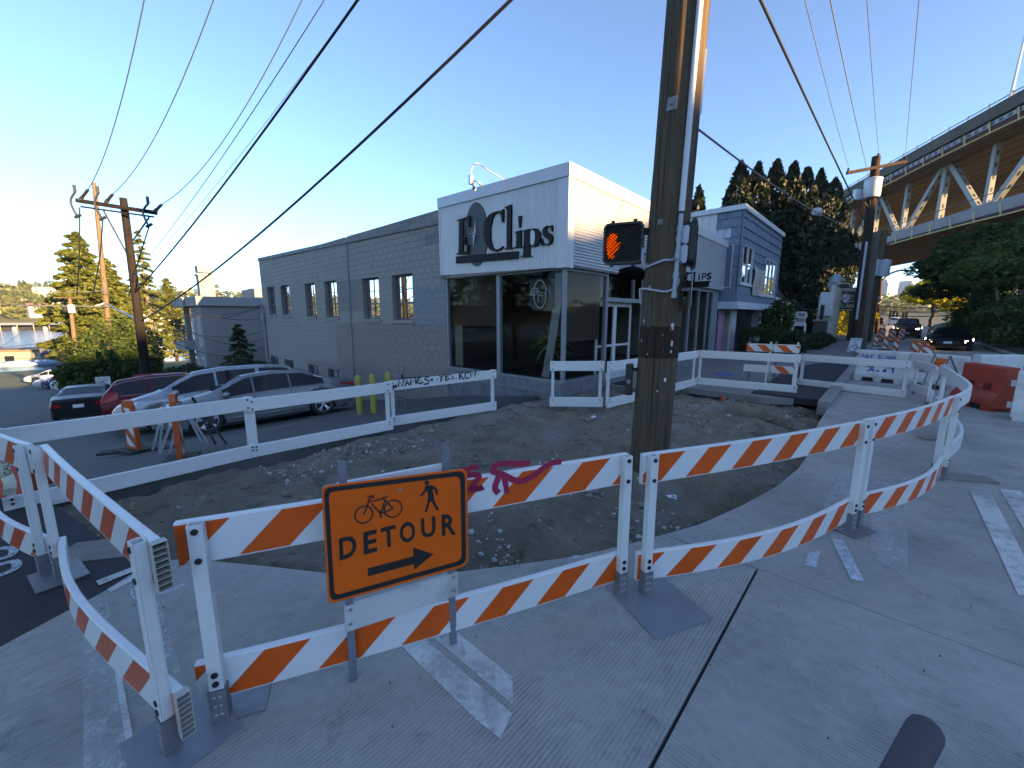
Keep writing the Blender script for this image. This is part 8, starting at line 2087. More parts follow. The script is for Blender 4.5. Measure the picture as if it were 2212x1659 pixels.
# ------------------------------------------------------------------ apartment block
ac0 = at_y(430, 640, 28); zt_ = ac0.z; ab = Vector((ac0.x, ac0.y, gz(ac0) - 1.0))
apt = thing('apartment_block', 'grey flat-roofed apartment block with balconies and chimneys beyond the parked cars', 'building', ab, GA)
H = zt_ - ab.z; WL, WR = 6.2, 11.5
M_stucco = mat('grey_stucco', (.235, .225, .215), .85, var=.08, vs=.6, bump=.2, bs=40); M_stucco2 = mat('pale_stucco', (.27, .27, .27), .85, var=.06)
m = MB(); m.box((0, 0, 0), (WR, 3.6, H - .3)); m.box((1.6, 3.6, 0), (WR, WL + 3, H - .3)); m.build('wall', M_stucco, apt)
m = MB(); m.box((-.25, -.25, H - .62), (WR, WL + 3.2, H)); m.build('parapet', M_stucco2, apt)
def awin(y0, y1, z0, z1):
 m = MB(); m.box((-.05, y0 - .08, z0 - .08), (.0, y1 + .08, z0)); m.box((-.05, y0 - .08, z1), (0, y1 + .08, z1 + .12)); m.box((-.05, y0 - .08, z0), (0, y0, z1)); m.box((-.05, y1, z0), (0, y1 + .08, z1)); m.box((-.045, (y0 + y1) / 2 - .02, z0), (-.002, (y0 + y1) / 2 + .02, z1)); f = m.build('window', M_frame_w, apt)
 m = MB(); m.add([(-.012, y0, z0), (-.012, y1, z0), (-.012, y1, z1), (-.012, y0, z1)], [(3, 2, 1, 0)]); m.build('pane', M_glass_up, f)
for zz in (H - 3.25, H - 6.1): awin(.7, 1.3, zz - .1, zz + 1.75); awin(2.75, 3.15, zz + .35, zz + 1.6)
awin(.6, 1.2, H - 8.4, H - 7.6); awin(2.8, 3.2, H - 8.6, H - 7.4)
for zz in (H - 3.3, H - 6.15):
 m = MB(); m.prism([(-.6, 3.62, zz - .55), (-.9, 5.6, zz - .55), (-.1, 6.7, zz - .55), (1.8, 6.9, zz - .55), (1.8, 3.62, zz - .55)], (0, 0, .6)); m.build('balcony', M_stucco2, apt, recalc=True)
 rl_ = [(-.58, 3.7), (-.86, 5.6), (-.08, 6.66), (1.7, 6.85)]
 for k in range(5):
  m = MB(); m.tube([(x, y, zz + .2 + .19 * k) for x, y in rl_], .025, 5); m.build('rail', mat('rusty_rail', (.25, .12, .08), .6), apt)
 m = MB(); [m.tube([(x, y, zz), (x, y, zz + 1.0)], .03, 5) for x, y in rl_]; m.build('railing_post', M_darkmetal, apt, kind='stuff')
 m = MB(); m.box((1.55, 3.9, zz + .06), (1.598, 6.6, zz + 2.1)); m.build('balcony_door', M_interior, apt)
 m = MB(); m.box((.2, 3.62, zz + .05), (.5, 3.9, zz + .5)); m.build('chair', mat('red_chair', (.4, .05, .03), .5) if zz > H - 4 else M_trimwhite, apt)
m = MB(); m.box((-.4, 3.6, H - .64), (1.6, 7.0, H - .02)); m.box((.0, 6.3, 0), (.35, 6.65, H - .6)); m.build('corner_roof', M_stucco2, apt)
for x, y, w, h in ((.9, 4.6, .95, 2.5), (4.6, 1.6, .8, 1.9), (7.6, 4, .9, 1.8)):
 m = MB(); m.box((x, y, H - .1), (x + w, y + w, H + h - .6)); m.box((x - .08, y - .08, H + h - .75), (x + w + .08, y + w + .08, H + h - .62)); m.box((x, y, H + h - .5), (x + w, y + w, H + h)); m.build('chimney', M_stucco2, apt)
m = MB(); m.box((3.6, 1.0, H), (8.4, 4.5, H + .75)); m.build('roof_box', M_stucco2, apt)
# ------------------------------------------------------------------ lake shore, marina and the far hillside
def house(name, label, p, rot, w, d, h, rh, cw, cr, group=None, flat=False, wins=3):
 root = thing(name, label, 'house', p, rot, group); m = MB(); m.box((-w/2, -d/2, -3), (w/2, d/2, h)); m.build('wall', cw, root); m = MB(); e = .5
 if flat: m.box((-w/2 - e, -d/2 - e, h), (w/2 + e, d/2 + e, h + .4))
 else: m.add([(-w/2 - e, -d/2 - e, h - .2), (w/2 + e, -d/2 - e, h - .2), (w/2 + e, d/2 + e, h - .2), (-w/2 - e, d/2 + e, h - .2), (-w/2 - e, 0, h + rh), (w/2 + e, 0, h + rh)], [(0, 1, 5, 4), (2, 3, 4, 5), (3, 0, 4), (1, 2, 5)])
 m.build('roof', cr, root)
 for k in range(wins):
  x = -w/2 + w * (k + .5) / wins; m = MB(); m.box((x - .7, -d/2 - .06, h - 2.2), (x + .7, -d/2, h - .9)); m.build('window', M_carglass, root)
 return root
HW = [mat('far_wall_%s' % k, c, .8) for k, c in (('white', (.55, .53, .5)), ('tan', (.36, .30, .22)), ('grey', (.3, .3, .31)), ('ochre', (.5, .33, .12)))]
HR = [mat('far_roof_%s' % k, c, .85) for k, c in (('grey', (.16, .15, .15)), ('brown', (.20, .12, .08)), ('pale', (.36, .34, .32)))]
def hill_pt(px, py):                      # first hit of a pixel's ray with the far hillside
 d = ray(px, py); d = d / math.hypot(d.x, d.y)
 t = 480.0
 while t < 1250:
  p = EYE + d * t; r, s = rs(p)
  if s > 512 and p.z <= terrain_z(r, s): return p
  t += 4
 return EYE + d * 1250
HL = (('white house with a dark roof on the far hillside at the left edge', 12, 655, 1, 0), ('long white house row above the covered docks', 110, 672, 0, 0), ('low ochre house at the far lake shore', 18, 682, 3, 1), ('white gabled house halfway up the far hillside', 100, 640, 0, 2), ('pale house under the crest of the far hillside', 132, 632, 0, 2), ('brown-roofed shed on the far shore', 103, 685, 0, 1), ('white gabled house behind the short transformer pole', 126, 680, 0, 0), ('flat pale house on the far shore by the trees', 62, 668, 2, 2), ('small pale house high at the left edge', 15, 628, 0, 2), ('white house seen between chimneys over the apartment roof', 350, 640, 0, 1), ('pale house on the hill right of the tall chimney', 402, 632, 0, 0), ('tan house on the hill left of the grey wall', 548, 634, 1, 0), ('small white house between the two chimneys', 470, 640, 0, 2), ('grey house on the far shore beyond the lit conifers', 150, 690, 2, 0), ('white house near the water right of the conifers', 345, 700, 0, 1))
for k, (lab, px, py, cw, cr) in enumerate(HL):
 p = hill_pt(px, py); w = 17 + (k * 7 % 9) + (12 if k == 1 else 0); house('hillside_house', lab, p, math.atan2(-p.x, p.y) + (k % 3 - 1) * .25, w, 9, 8 + k % 3, 3.4, HW[cw], HR[cr], 'houses on the far hillside', k in (0, 7))
dk = gp(115, 711, -8); md = thing('covered_dock', 'long covered boat dock with pale green roof on the far side of the lake', 'dock', dk, math.atan2(-dk.x, dk.y))
m = MB(); m.add([(-75, -7, 3.6), (62, -7, 3.6), (62, 0, 5.2), (-75, 0, 5.2), (62, 9, 3.6), (-75, 9, 3.6)], [(0, 1, 2, 3), (3, 2, 4, 5)]); m.build('roof', mat('dock_roof', (.34, .38, .34), .6), md); m = MB(); m.box((-75, 5, -1), (62, 9, 3.4)); m.build('back_wall', M_interior, md)
for k in range(18): m = MB(); m.box((-74 + 8 * k, -6.8, -1), (-73.6 + 8 * k, -6.4, 3.6)); m.build('post', HW[1], md)
m = MB(); m.box((-75, -6.9, .2), (-38, -6.5, 3.4)); m.build('side_wall', HW[2], md)
for k in range(6):
 bt_ = thing('moored_boat', 'small white boat moored under the covered dock roof', 'boat', dk + Vector((0, 0, 0)) + (Matrix.Rotation(math.atan2(-dk.x, dk.y), 3, 'Z') @ Vector((-34 + 15 * k, -9 - (k % 3), 0))), math.atan2(-dk.x, dk.y) + rad(90), 'boats at the covered dock')
 m = MB(); m.add([(-5, -1.4, .9), (3, -1.5, 1.0), (6, 0, 1.3), (3, 1.5, 1.0), (-5, 1.4, .9), (-4.5, -1, -.4), (3, -1, -.4), (5, 0, -.3), (3, 1, -.4), (-4.5, 1, -.4)], [(0, 1, 2, 3, 4), (0, 5, 6, 1), (1, 6, 7, 2), (2, 7, 8, 3), (3, 8, 9, 4), (4, 9, 5, 0)]); m.build('hull', HW[2], bt_); m = MB(); m.box((-2.5, -1, .9), (1.6, 1, 2.3)); m.build('cabin', HW[2], bt_)
bh = at_y(40, 768, 92); bh.z = -7.4; h_ = house('boat_house', 'brown flat-roofed building by the near shore at the left edge', bh, math.atan2(-bh.x, bh.y) - .3, 20, 9, at_y(40, 757, 92).z + 7.4, 2, HW[1], HR[1], None, True)
bn2 = at_y(132, 757, 86); o_ = thing('shop_banner', 'dark blue banner hanging at the boat yard beside the hedge tree', 'banner', bn2, math.atan2(-bn2.x, bn2.y)); m = MB(); m.box((-3, 0, -1.2), (3, .1, .9)); m.build('sheet', mat('navy_banner', (.03, .035, .09), .6), o_); m = MB(); text_on(m, 'WILD', Vector((-.8, -.02, .2)), (1, 0, 0), (0, 0, 1), h=.8, offset=.03); m.build('lettering', M_paint_white, o_); m = MB(); [m.box((x, .1, -3.5), (x + .15, .3, 1)) for x in (-2.9, 2.7)]; m.build('post', M_darkmetal, o_)
kb_ = at_y(50, 793, 80); o_ = thing('kayak_stack', 'row of pale blue boats lying before the brown boat house', 'boat', kb_, math.atan2(-kb_.x, kb_.y)); m = MB(); m.lathe([(0, -6), (.6, -4), (.8, 0), (.6, 4), (0, 6)], (0, 0, .6), (1, 0, 0), 10); m.build('hull', mat('pale_blue_hull', (.2, .35, .5), .5), o_)
def far_tree_mesh(kind, seed):
 n = 420
 if kind: u = NPR.uniform(0, 1, n); rr = (1 - u) ** .8 * .26 * NPR.uniform(.5, 1, n); a = NPR.uniform(0, 6.283, n); P = np.stack([rr * np.cos(a), rr * np.sin(a), u], 1)
 else: P = blob_pts(n + 150, (0, 0, .55), (.42, .42, .45), .4, .5, 1.8) + np.array([seed * .001, 0, 0])
 return leaves_mesh('crown', P, .13, LM['far2' if kind else 'far'])
FM = [far_tree_mesh(k, s) for k in (0, 1) for s in (1, 2, 3)]
tm = MB(); tm.tube([(0, 0, -.1), (0, 0, .5)], [.03, .02], 5); tme = tm.mesh('trunk', M_bark)
KT = 0
for k in range(190):
 px = RND.uniform(-60, 152) if k < 120 else RND.uniform(335, 566); py = RND.uniform(622, 698)
 if any(abs(px - q[1]) < 15 and -6 < py - q[2] < 26 for q in HL): continue
 p = hill_pt(px, py); cf = 1 if RND.random() < .42 else 0; hh = RND.uniform(8, 17) * (1.15 if cf else 1)
 root = thing('hillside_tree', 'pointed dark conifer among the houses of the far hillside' if cf else 'rounded green tree among the houses of the far hillside', 'tree', p - Vector((0, 0, .5)), RND.uniform(0, 6), 'conifers of the far hillside' if cf else 'round trees of the far hillside')
 for nm, me in (('crown', FM[cf * 3 + k % 3]), ('trunk', tme)):
  o = link_mesh(nm, me, root); o.scale = (hh * RND.uniform(.9, 1.5 if not cf else 1.1),) * 2 + (hh,)
V = []
for k in range(700):
 r = RND.uniform(-620, 260); s = RND.uniform(560, 1000); hh = RND.uniform(8, 15); V.append(blob_pts(26, tuple(g(r, s, terrain_z(r, s) + hh * .5)), (hh * .5, hh * .5, hh * .55), .5))
tag(link_mesh('hillside_wood', leaves_mesh('hillside_wood', np.concatenate(V), 5.5, LM['far'])), kind='stuff')
V = []
for k in range(420):
 r = RND.uniform(250, 700); s = RND.uniform(-260, 90)
 if -30 < s < 14 and r < 520: continue
 hh = RND.uniform(9, 17); V.append(blob_pts(34, tuple(g(r, s, terrain_z(r, s) + hh * .45)), (hh * .6, hh * .6, hh * .5), .5))
tag(link_mesh('far_wood', leaves_mesh('far_wood', np.concatenate(V), 4.0, LM['far'])), kind='stuff')
# ------------------------------------------------------------------ the high double-deck bridge
BX0, BK = 36.4, .263
bd_ = Vector((BK, 1, 0)).normalized(); bn_ = Vector((bd_.y, -bd_.x, 0)); B0 = Vector((BX0 + BK * 40, 40, 0))
bridge = thing('highway_bridge', 'high double-deck steel truss bridge crossing above the avenue at the right', 'bridge', B0, math.atan2(bd_.y, bd_.x))
def bt3(px, py, off=0.0):                 # -> (along, z) on the bridge's side plane, off metres behind its edge
 q = on_plane(px, py, B0 + bn_ * off, bn_); return (q - B0).dot(bd_), q.z
def brg(u, v, z): return (u, -v, z)
U0, U1 = -34, 210
ZT = bt3(1839, 401)[1]; ZU = bt3(1839, 436)[1]; ZL = bt3(1738, 577.5)[1]; ZLT = ZL + 1.25
M_conc_old = mat('old_bridge_concrete', (.10, .085, .07), .9, var=.3, vs=.8, dirt=(.05, .045, .04), ds=.4, stretch=(1, 1, .3)); M_steel = mat('pale_bridge_steel', (.27, .285, .28), .6, var=.06, vs=.5); M_ply = mat('plywood_platform', (.235, .205, .165), .8, var=.18, vs=.5, dirt=(.16, .12, .075), ds=.35, dt=(.45, .7), damt=.5); M_net = mat('maroon_netting', (.10, .025, .03), .9, var=.3, vs=2); M_rope = mat('yellow_rope', (.62, .50, .20), .6)
def bbox(nm, u0, u1, v0, v1, z0, z1, mt, **k): m = MB(); m.box(brg(u0, v0, z0), brg(u1, v1, z1), 0); return m.build(nm, mt, bridge, **k)
WU, WLo = 24.0, 15.0
bbox('upper_deck', U0, U1, .4, WU - .4, ZU + .30, ZT - .9, M_conc_old); bbox('parapet', U0, U1, -.1, .35, ZT - 1.35, ZT - .12, M_conc_old); bbox('parapet', U0, U1, WU - .4, WU, ZT - 1.2, ZT, M_conc_old)
bbox('girder', U0, U1, .1, .5, ZT - 1.95, ZT - 1.5, M_steel)
m = MB(); [m.box(brg(u, .06, ZT - 1.86), brg(u + .42, .1, ZT - 1.60)) for u in np.arange(U0, 120, .95)]; m.build('girder_hole', M_darkmetal, bridge, kind='stuff')
bbox('netting', U0, U1, .18, .24, ZU + .1, ZU + 1.1, M_net)
for k in range(16):
 v = .1 + (WU - .2) * k / 16; bbox('platform_board', U0, U1, v, v + (WU - .2) / 16 - .04, ZU - .02 - .012 * (k % 3), ZU + .12, M_ply)
for zz, nm in ((ZU, 'upper'), (ZL, 'lower')):
 m = MB(); m.tube([brg(u, .02, zz - .06 + .14 * abs(math.sin(u * .16)) ** .7) for u in np.arange(U0, 190, 1.2)], .075, 6); m.build('edge_rope', M_rope, bridge)
 for u in np.arange(U0 + 1, 130, 3.1): m = MB(); m.bar(brg(u, .0, zz), brg(u + .25, .0, zz + 1.15), .09, .09); m.build('edge_post', M_rope, bridge)
m = MB(); [m.tube([brg(u, 1 + 1.6 * j, ZU - .10 - .05 * math.sin(u * .3 + j)) for u in np.arange(U0, 150, 3.)], .03, 4) for j in range(14)]; m.build('platform_cable', M_darkmetal, bridge, kind='stuff')
bbox('lower_deck', U0, U1, .6, WLo, ZL + .05, ZLT, M_conc_old); bbox('lower_fascia', U0, U1, .3, .58, ZL + .45, ZLT + .35, mat('pink_stained_fascia', (.29, .245, .24), .8, var=.15, vs=.5)); bbox('netting', U0, U1, .2, .26, ZL + .02, ZL + .44, M_net); bbox('underside', U0, U1, .1, WLo + .5, ZL - .04, ZL + .03, mat('dark_platform', (.10, .075, .045), .9, var=.2))
m = MB(); m.tube([brg(u, .45, ZLT + 1.3) for u in (U0, 190)], .05, 5); m.tube([brg(u, .45, ZT + .45) for u in (U0, 190)], .05, 5); [m.bar(brg(u, .1, ZT - .1), brg(u, .1, ZT + .45), .06, .06) for u in np.arange(U0, 160, 2.6)]; m.build('railing', M_darkmetal, bridge, kind='stuff')
TO = 2.6
uM = bt3(1947, 511, TO)[0]; uN = bt3(1834, 539, TO)[0]; PS = (uN - uM) / 2
def member(a, b, w=.55, holes=True):
 m = MB(); m.bar(brg(a[0], TO, a[1]), brg(b[0], TO, b[1]), w, w * .9, 0, (0, 1, 0)); o = m.build('truss_member', M_steel, bridge)
 if holes:
  m = MB(); A, B = Vector(brg(a[0], TO, a[1])), Vector(brg(b[0], TO, b[1])); d = (B - A).normalized(); sd = d.cross(Vector((0, 1, 0))).normalized(); n = int((B - A).length / 1.15)
  if sd.x > 0: sd = -sd
  for i in range(1, n): c = A + (B - A) * (i / n) + sd * (w / 2 + .003); y = Vector((0, 1, 0)) * .10; m.add([c - d * .22 - y, c + d * .22 - y, c + d * .22 + y, c - d * .22 + y], [(0, 1, 2, 3)])
  m.build('truss_hole', M_darkmetal, o, kind='stuff')
for k in range(-5, 22):
 u = uM + PS * k
 if u < U0 or u > U1: continue
 member((u, ZLT), (u, ZU + .1), .62 if k % 2 else .5, abs(k) < 6)
 if k % 2 == 0:
  for s in (-1, 1): member((u + .5 * s, ZLT + .3), (u + PS * s * .93, ZU + .1), .55, abs(k) < 5)
  m = MB(); m.prism([brg(u + a, TO - .36, ZLT + b) for a, b in ((-2.0, -.2), (2.0, -.2), (1.5, 1.1), (-1.5, 1.1))], (0, .06, 0)); m.build('gusset', M_steel, bridge)
bbox('chord', U0, U1, TO - .35, TO + .35, ZLT - .1, ZLT + .45, M_steel); bbox('far_truss_chord', U0, U1, WLo - 1, WLo - .4, ZLT, ZLT + 1.1, M_steel)
for u in (62, 150, 205): bbox('pier', u, u + 4, 1.5, 6, -2, ZL, M_conc_old); bbox('pier', u, u + 4, 10, 14, -2, ZL, M_conc_old)
lp = bt3(2180, 222, .2); q = B0 + bd_ * lp[0] + bn_ * .2; o_ = thing('bridge_lamp_post', 'tall slim lamp post standing on the bridge parapet', 'lamp post', Vector((q.x, q.y, ZT - .3))); lt = on_plane(2216, 70, q, bn_); m = MB(); m.tube([Vector((q.x, q.y, ZT - .4)), lt], [.13, .08], 8); m.build('pole', M_trimwhite, o_, world=True)
# ------------------------------------------------------------------ towers and signals at the end of the avenue
M_tower_hazed = mat('tower_hazed', (.34, .37, .42), .7, var=.06, vs=.05); M_tower2 = mat('tower_blue_glass', (.16, .20, .27), .35)  # distance haze is put into the pale wall colour
for lab, px, py, w, y in (('pale apartment tower seen left of the far street lamp', 1911, 612, 38, 620), ('wide hazy blue-grey tower with a dark glass stripe', 1962, 614, 46, 700), ('hazy tower partly behind the sunlit tree', 1996, 616, 34, 720), ('lower pale block left of the far avenue', 1885, 640, 30, 520)):
 t0 = at_y(px, py, y); wm = w / FPX * y * 1.0; root = thing('far_tower', lab, 'tower', (t0.x, t0.y, 0), .4, 'towers at the end of the avenue'); h = t0.z; m = MB(); m.box((-wm/2, -wm * .4, -5), (wm/2, wm * .4, h)); m.box((-wm * .3, -wm * .25, h), (wm * .2, wm * .2, h + 5)); m.build('wall', M_tower_hazed, root)
 for k in range(int(h / 6)): m = MB(); m.box((-wm/2 + 1, -wm * .4 - .2, 4 + k * 6), (wm/2 - 1, -wm * .4 - .01, 6.6 + k * 6)); m.build('window_band', M_tower2, root)
 if 'stripe' in lab: m = MB(); m.box((-wm * .12, -wm * .4 - 1.2, 0), (wm * .14, -wm * .4 - .21, h - 4)); m.build('glass_stripe', M_tower2, root)
for k, (px, py) in enumerate(((1875, 661), (1903, 669), (1910, 668), (1918, 669), (1931, 670), (1938, 670))):
 c = at_y(px + 20 if k else 1890, py + 12, 118); o_ = thing('traffic_light', ('first', 'second', 'third', 'fourth', 'fifth', 'sixth')[k] + ' dark signal head from the left on the span wire over the far avenue', 'traffic light', c, GA, 'signals over the far avenue'); m = MB(); m.box((-.3, -.3, -1.1), (.3, .3, 1.1)); m.build('head', M_black, o_, bevel=.08); m = MB(); [m.disc((-.3, 0, z), (-1, 0, 0), .2, .12, 10) for z in (-.7, 0, .7)]; m.build('lens', M_darkmetal, o_, kind='stuff')
wire('span_wire', 'span wire carrying the signal heads over the far avenue', [at_y(1880, 679, 118), at_y(2000, 678, 118)], .06, M_wire, .5, 10, 'wire')
tb_ = rt(2128, 30); tb_.z = .8; o_ = thing('portable_toilet', 'turquoise portable toilet standing in the trees on the right', 'toilet cabin', tb_, .4); m = MB(); m.box((-.55, -.55, 0), (.55, .55, 2.1)); m.build('cabin', mat('turquoise_plastic', (.02, .16, .19), .5), o_, bevel=.04); m = MB(); m.box((-.42, -.565, .1), (.42, -.552, 1.95)); m.build('door', mat('turquoise_door', (.025, .20, .23), .5), o_); m = MB(); m.add([(-.6, -.6, 2.1), (.6, -.6, 2.1), (.6, .6, 2.1), (-.6, .6, 2.1), (0, 0, 2.4)], [(0, 1, 4), (1, 2, 4), (2, 3, 4), (3, 0, 4)]); m.build('roof', M_cream, o_)
# ------------------------------------------------------------------ road markings, sprayed marks and small litter
def ground_mark(name, pix, m_, z=.0045, label=None):
 P = [gp(x, y, z) for x, y in pix]; mb = MB(); mb.prism(P, Vector((0, 0, -.0012))); o = mb.build(name, m_); tag(o, kind='structure'); return o
kk = zpx(700, 1650, 1.276)
for pix in ([kk(1075, 1082), kk(1178, 1038), kk(1660, 1450), kk(1600, 1575), kk(1480, 1480)], [kk(1222, 1032), kk(1330, 1000), kk(1662, 1270), kk(1662, 1405)]): ground_mark('crossing_marking', pix, M_marking)
ground_mark('crossing_marking', [(2095, 1060), (2140, 1063), (2260, 1290), (2200, 1285)], M_marking); ground_mark('crossing_marking', [(2160, 1057), (2205, 1060), (2330, 1230), (2270, 1235)], M_marking)
ground_mark('sprayed_line', [(1796, 1165), (1822, 1166), (1868, 1257), (1838, 1250)], M_spray_white); ground_mark('sprayed_line', [(1745, 1195), (1772, 1190), (1764, 1226), (1738, 1220)], M_spray_white)
ground_mark('crossing_marking', [(1820, 1010), (1870, 1025), (1840, 1130), (1760, 1130)], M_marking_faint); ground_mark('crossing_marking', [(1880, 1030), (1960, 1030), (1960, 1250), (1880, 1200)], M_marking_faint)
ground_mark('stop_line', [(180, 1300), (232, 1290), (300, 1700), (180, 1700)], M_marking_faint); ground_mark('stop_line', [(240, 1400), (252, 1397), (300, 1660), (280, 1660)], M_marking, .006)
ground_mark('stop_line', [(283, 1262), (330, 1250), (425, 1560), (385, 1580)], M_marking_faint)
ground_mark('stop_line', [(207, 1255), (318, 1212), (322, 1220), (214, 1264)], M_marking, -.02 + .0245); ground_mark('stop_line', [(232, 1272), (345, 1213), (349, 1221), (238, 1280)], M_marking, .0046)
m = MB(); z = .005
def gstroke(nm, pts, w, mt): m = MB(); stroke(m, smooth_path([gp(x, y, .0045) for x, y in pts], 6), w, (0, 0, 1), 0, 0); tag(m.build(nm, mt), kind='structure')
gstroke('sprayed_mark', [(0, 1183), (28, 1185), (22, 1200), (-20, 1212)], .05, M_spray_white); gstroke('sprayed_mark', [(-10, 1222), (30, 1212), (32, 1228), (-20, 1250)], .05, M_spray_white)
gstroke('sprayed_mark', [(340, 1262), (295, 1270), (300, 1290), (345, 1282), (400, 1262)], .045, M_spray_white); gstroke('sprayed_mark', [(300, 1258), (350, 1240)], .05, M_spray_white)
gstroke('sprayed_mark', [(1235, 1201), (1330, 1222)], .05, M_spray_white)
P = [gp(x, y, .032) for x, y in ((1540, 806), (1570, 804), (1598, 810), (1560, 814))]; m = MB(); m.prism(P, Vector((0, 0, -.001))); tag(m.build('sprayed_mark', M_spray_ltblue), kind='structure')
for px, py in ((1150, 884), (1170, 887), (740, 872)):
 p = gp(px, py, -.15); r, s = rs(p); m = MB(); stroke(m, [g(r + .09 * i, s - .03 * i, soil_z(r + .09 * i, s - .03 * i) + .02) for i in range(7)], .10, (0, 0, 1)); tag(m.build('sprayed_mark', M_spray_pink), kind='structure')
for a, b in (((560, 930), (755, 890)), ((760, 884), (850, 868))):
 A, B = down(*a), down(*b); m = MB(); n = 8; stroke(m, [Vector(((A + (B - A) * i / n).x, (A + (B - A) * i / n).y, gz(A + (B - A) * i / n) - .02)) for i in range(n + 1)], .09, (0, 0, 1)); tag(m.build('bay_line', M_yellow_line), kind='structure')
def on_soil(px, py):
 p = gp(px, py, -.1);
 for _ in range(8): r, s = rs(p); p = gp(px, py, soil_z(r, s))
 return p
a, b = on_soil(1200, 895), on_soil(1275, 911); m = MB(); m.bar(a + Vector((0, 0, .03)), b + Vector((0, 0, .03)), .035, .02); tag(m.build('wooden_lath', mat('pale_lath', (.34, .25, .15), .8)), 'thin pale wooden lath lying on the soil near the short white barricade', 'lath')
c = on_soil(1276, 911) ; m = MB(); m.lathe([(0, 0), (.03, .005), (.03, .09), (0, .095)], on_soil(1277, 903), (1, .3, .25), 12); tag(m.build('drink_can', M_paint_white, smooth=40), 'small white can lying on the soil near the end of the lath', 'can')
c = gp(1562, 860, -.08); r, s = rs(c); c.z = soil_z(r, s); o_ = thing('small_cone', 'tiny orange cone on the soil below the pavement edge', 'traffic cone', c); m = MB(); m.box((-.11, -.11, 0), (.11, .11, .02)); m.lathe([(.07, .02), (.045, .13), (0, .14)], (0, 0, 0), (0, 0, 1), 12); m.build('body', M_orange_plastic, o_)
for k, (px, py, sz_, lab) in enumerate(((1452, 1080, .07, 'crumpled white paper on the soil slope right of the big pole'), (1446, 837, .12, 'bent white scrap beside the big pole by the pavement edge'), (1412, 1050, .13, 'torn brown cardboard at the foot of the big pole'))):
 c = on_soil(px, py); m = MB(); P = [c + Vector((RND.uniform(-1, 1) * sz_, RND.uniform(-.6, .6) * sz_, .02 + RND.uniform(0, .6) * sz_)) for _ in range(7)]; m.add(P, [(0, 1, 2), (2, 3, 4), (4, 5, 6), (0, 2, 4), (1, 3, 5), (0, 4, 6)]); tag(m.build('litter', M_paint_white if k < 2 else mat('torn_cardboard', (.36, .29, .2), .8)), lab, 'litter')
for k, (px, py, q) in enumerate(((230, 1190, .30), (165, 1062, .12))):
 c = gp(px, py, -.02); m = MB(); m.box((-q, -q * .55, 0), (q, q * .55, .022), 0, Matrix.Translation(c) @ Matrix.Rotation(.25, 4, 'Z')); tag(m.build('wooden_board', M_wood_board), ('grey plywood board on the ground behind the left striped barricade', 'small wooden block under the low end of the longest white barricade')[k], 'board')
m = MB()
for k in range(260):
 px, py = RND.choice(((RND.uniform(130, 300), RND.uniform(1085, 1180)), (RND.uniform(560, 1050), RND.uniform(900, 1010)), (RND.uniform(1400, 1750), RND.uniform(1000, 1100)), (RND.uniform(1380, 1800), RND.uniform(840, 900))))
 c = on_soil(px, py) + Vector((0, 0, .012)); a = RND.uniform(0, 6.3); L_ = RND.uniform(.02, .05); d = Vector((math.cos(a), math.sin(a), RND.uniform(-.3, .5))) * L_; s = Vector((-math.sin(a), math.cos(a), RND.uniform(-.3, .3))) * L_ * .5
 m.add([c - d, c + s, c + d, c - s], [(0, 1, 2, 3)])
tag(m.build('dry_leaf', mat('dry_leaf', (.28, .19, .09), .8, var=.4, vs=9)), kind='stuff')
m = MB()
for k in range(45):
 px, py = RND.uniform(0, 2212), RND.uniform(1150, 1650); c = gp(px, py, .004)
 if not inside(rs(c), CONC): continue
 d = RND.uniform(.002, .006); m.add([c + v * d for v in ico], icf)
tag(m.build('road_grit', mat('road_grit', (.10, .095, .09), .9, var=.4)), kind='stuff')
q = gp(14, 1062, 0); o_ = thing('red_barrier', 'red plastic barrier partly hidden behind the far left barricade', 'barrier', q, .3); m = MB(); m.add([(x, y * k, z) for x in (-.7, .32) for y, z in ((-.25, 0), (.25, 0), (.12, .32), (-.12, .32)) for k in (1,)], [(0, 1, 2, 3), (7, 6, 5, 4), (0, 4, 5, 1), (1, 5, 6, 2), (2, 6, 7, 3), (3, 7, 4, 0)]); m.build('shell', M_red_plastic, o_, recalc=True, bevel=.03)
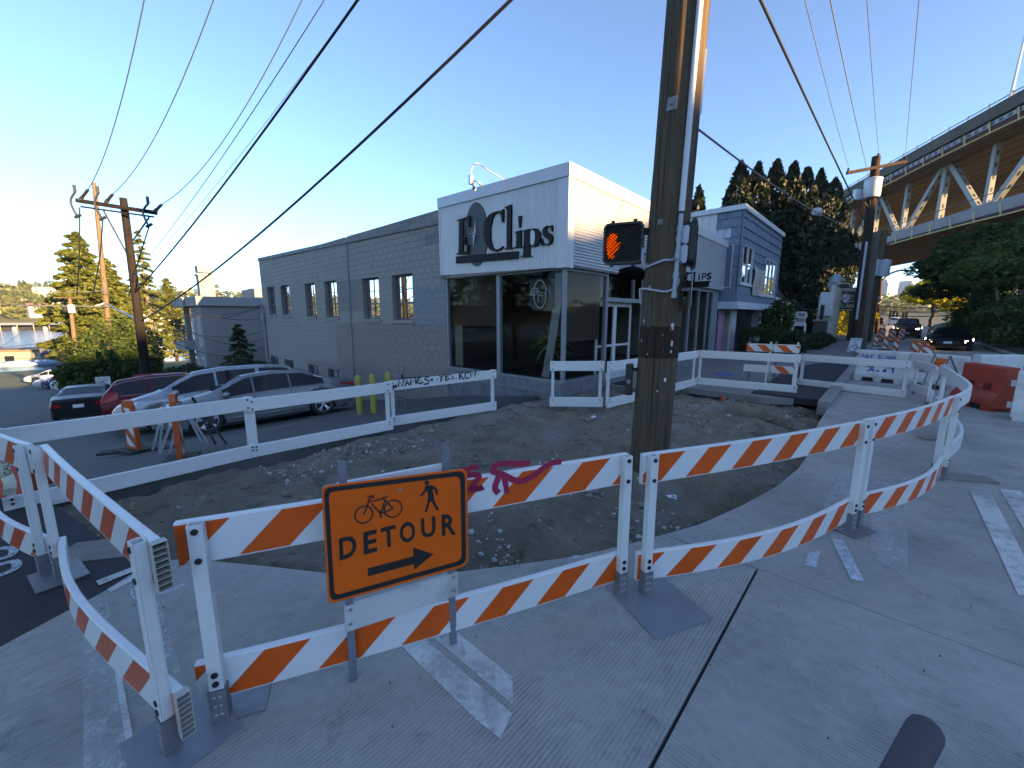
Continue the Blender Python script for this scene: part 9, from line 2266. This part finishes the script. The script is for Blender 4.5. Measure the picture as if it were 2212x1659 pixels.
bs_ = down(226, 880); bt_ = on_plane(223, 826, bs_, Vector((bs_.x, bs_.y, 0))); o_ = thing('post_sign', 'small white sign on a thin post in front of the hedge tree', 'sign', bs_); m = MB(); m.tube([bs_, bt_], .035, 6); m.build('post', M_galv, o_, world=True); m = MB(); x = Vector((bs_.y, -bs_.x, 0)).normalized(); n = Vector((-bs_.x, -bs_.y, 0)).normalized() * .04; m.prism([bt_ + n + x * a + Vector((0, 0, b)) for a, b in ((-.28, -.3), (.28, -.3), (.28, .3), (-.28, .3))], -n * .3); m.build('panel', M_paint_white, o_, world=True)
d_ = ray(1996, 1585); gt = EYE + d_ * .66; g2 = EYE + ray(1900, 1760) * .60
sc = thing('kick_scooter', 'dark rubber handlebar grip reaching into the lower right corner of the photo', 'scooter', (gt.x, gt.y, 0)); M_grip = mat('grip_rubber', (.06, .056, .064), .75, var=.1)
ax = (gt - g2).normalized(); m = MB(); m.lathe([(.022, -.02), (.0235, .10), (.0235, .128), (.021, .139), (.015, .146), (.006, .149), (0, .15)], gt - ax * .125, ax, 28); m.build('grip', M_grip, sc, world=True, smooth=60)
e2 = g2 - ax * .38; m = MB(); m.tube([gt - ax * .12, e2], .016, 10); m.build('handlebar', M_darkmetal, sc, world=True, smooth=True); m = MB(); m.lathe([(.034, 0), (.034, .12), (.02, .135), (0, .136)], e2 + ax * .1, -ax, 16); m.build('grip', M_grip, sc, world=True, smooth=60)
hb_ = (gt + e2) / 2 - Vector((0, 0, .0)); m = MB(); m.tube([hb_, Vector((hb_.x + .03, hb_.y + .05, .14))], .022, 10); m.build('stem', M_darkmetal, sc, world=True); m = MB(); hq = Vector((hb_.x, hb_.y, 0)); m.bar(hq + Vector((.03, .02, .12)), hq + Vector((-.05, -.75, .12)), .15, .03); m.build('deck', M_darkmetal, sc, world=True)
for o in (Vector((.04, .1, .1)), Vector((-.06, -.82, .1))): m = MB(); m.lathe([(.05, -.02), (.1, -.018), (.1, .018), (.05, .02)], hq + o, (1, -.1, 0), 18); m.build('wheel', M_rubber, sc, world=True, smooth=40)
# ------------------------------------------------------------------ thin evening haze, one closed box round everything
t = NT('thin_haze'); pv = t.n('ShaderNodeVolumePrincipled'); pv.inputs['Density'].default_value = 0.00012; pv.inputs['Color'].default_value = (.90, .93, 1, 1); pv.inputs['Anisotropy'].default_value = .3
t.l(pv.outputs[0], t.out.inputs['Volume']); mb = MB(); mb.box((-1750, -1600, -16), (1750, 1850, 125)); tag(mb.build('haze', t.m), kind='stuff')
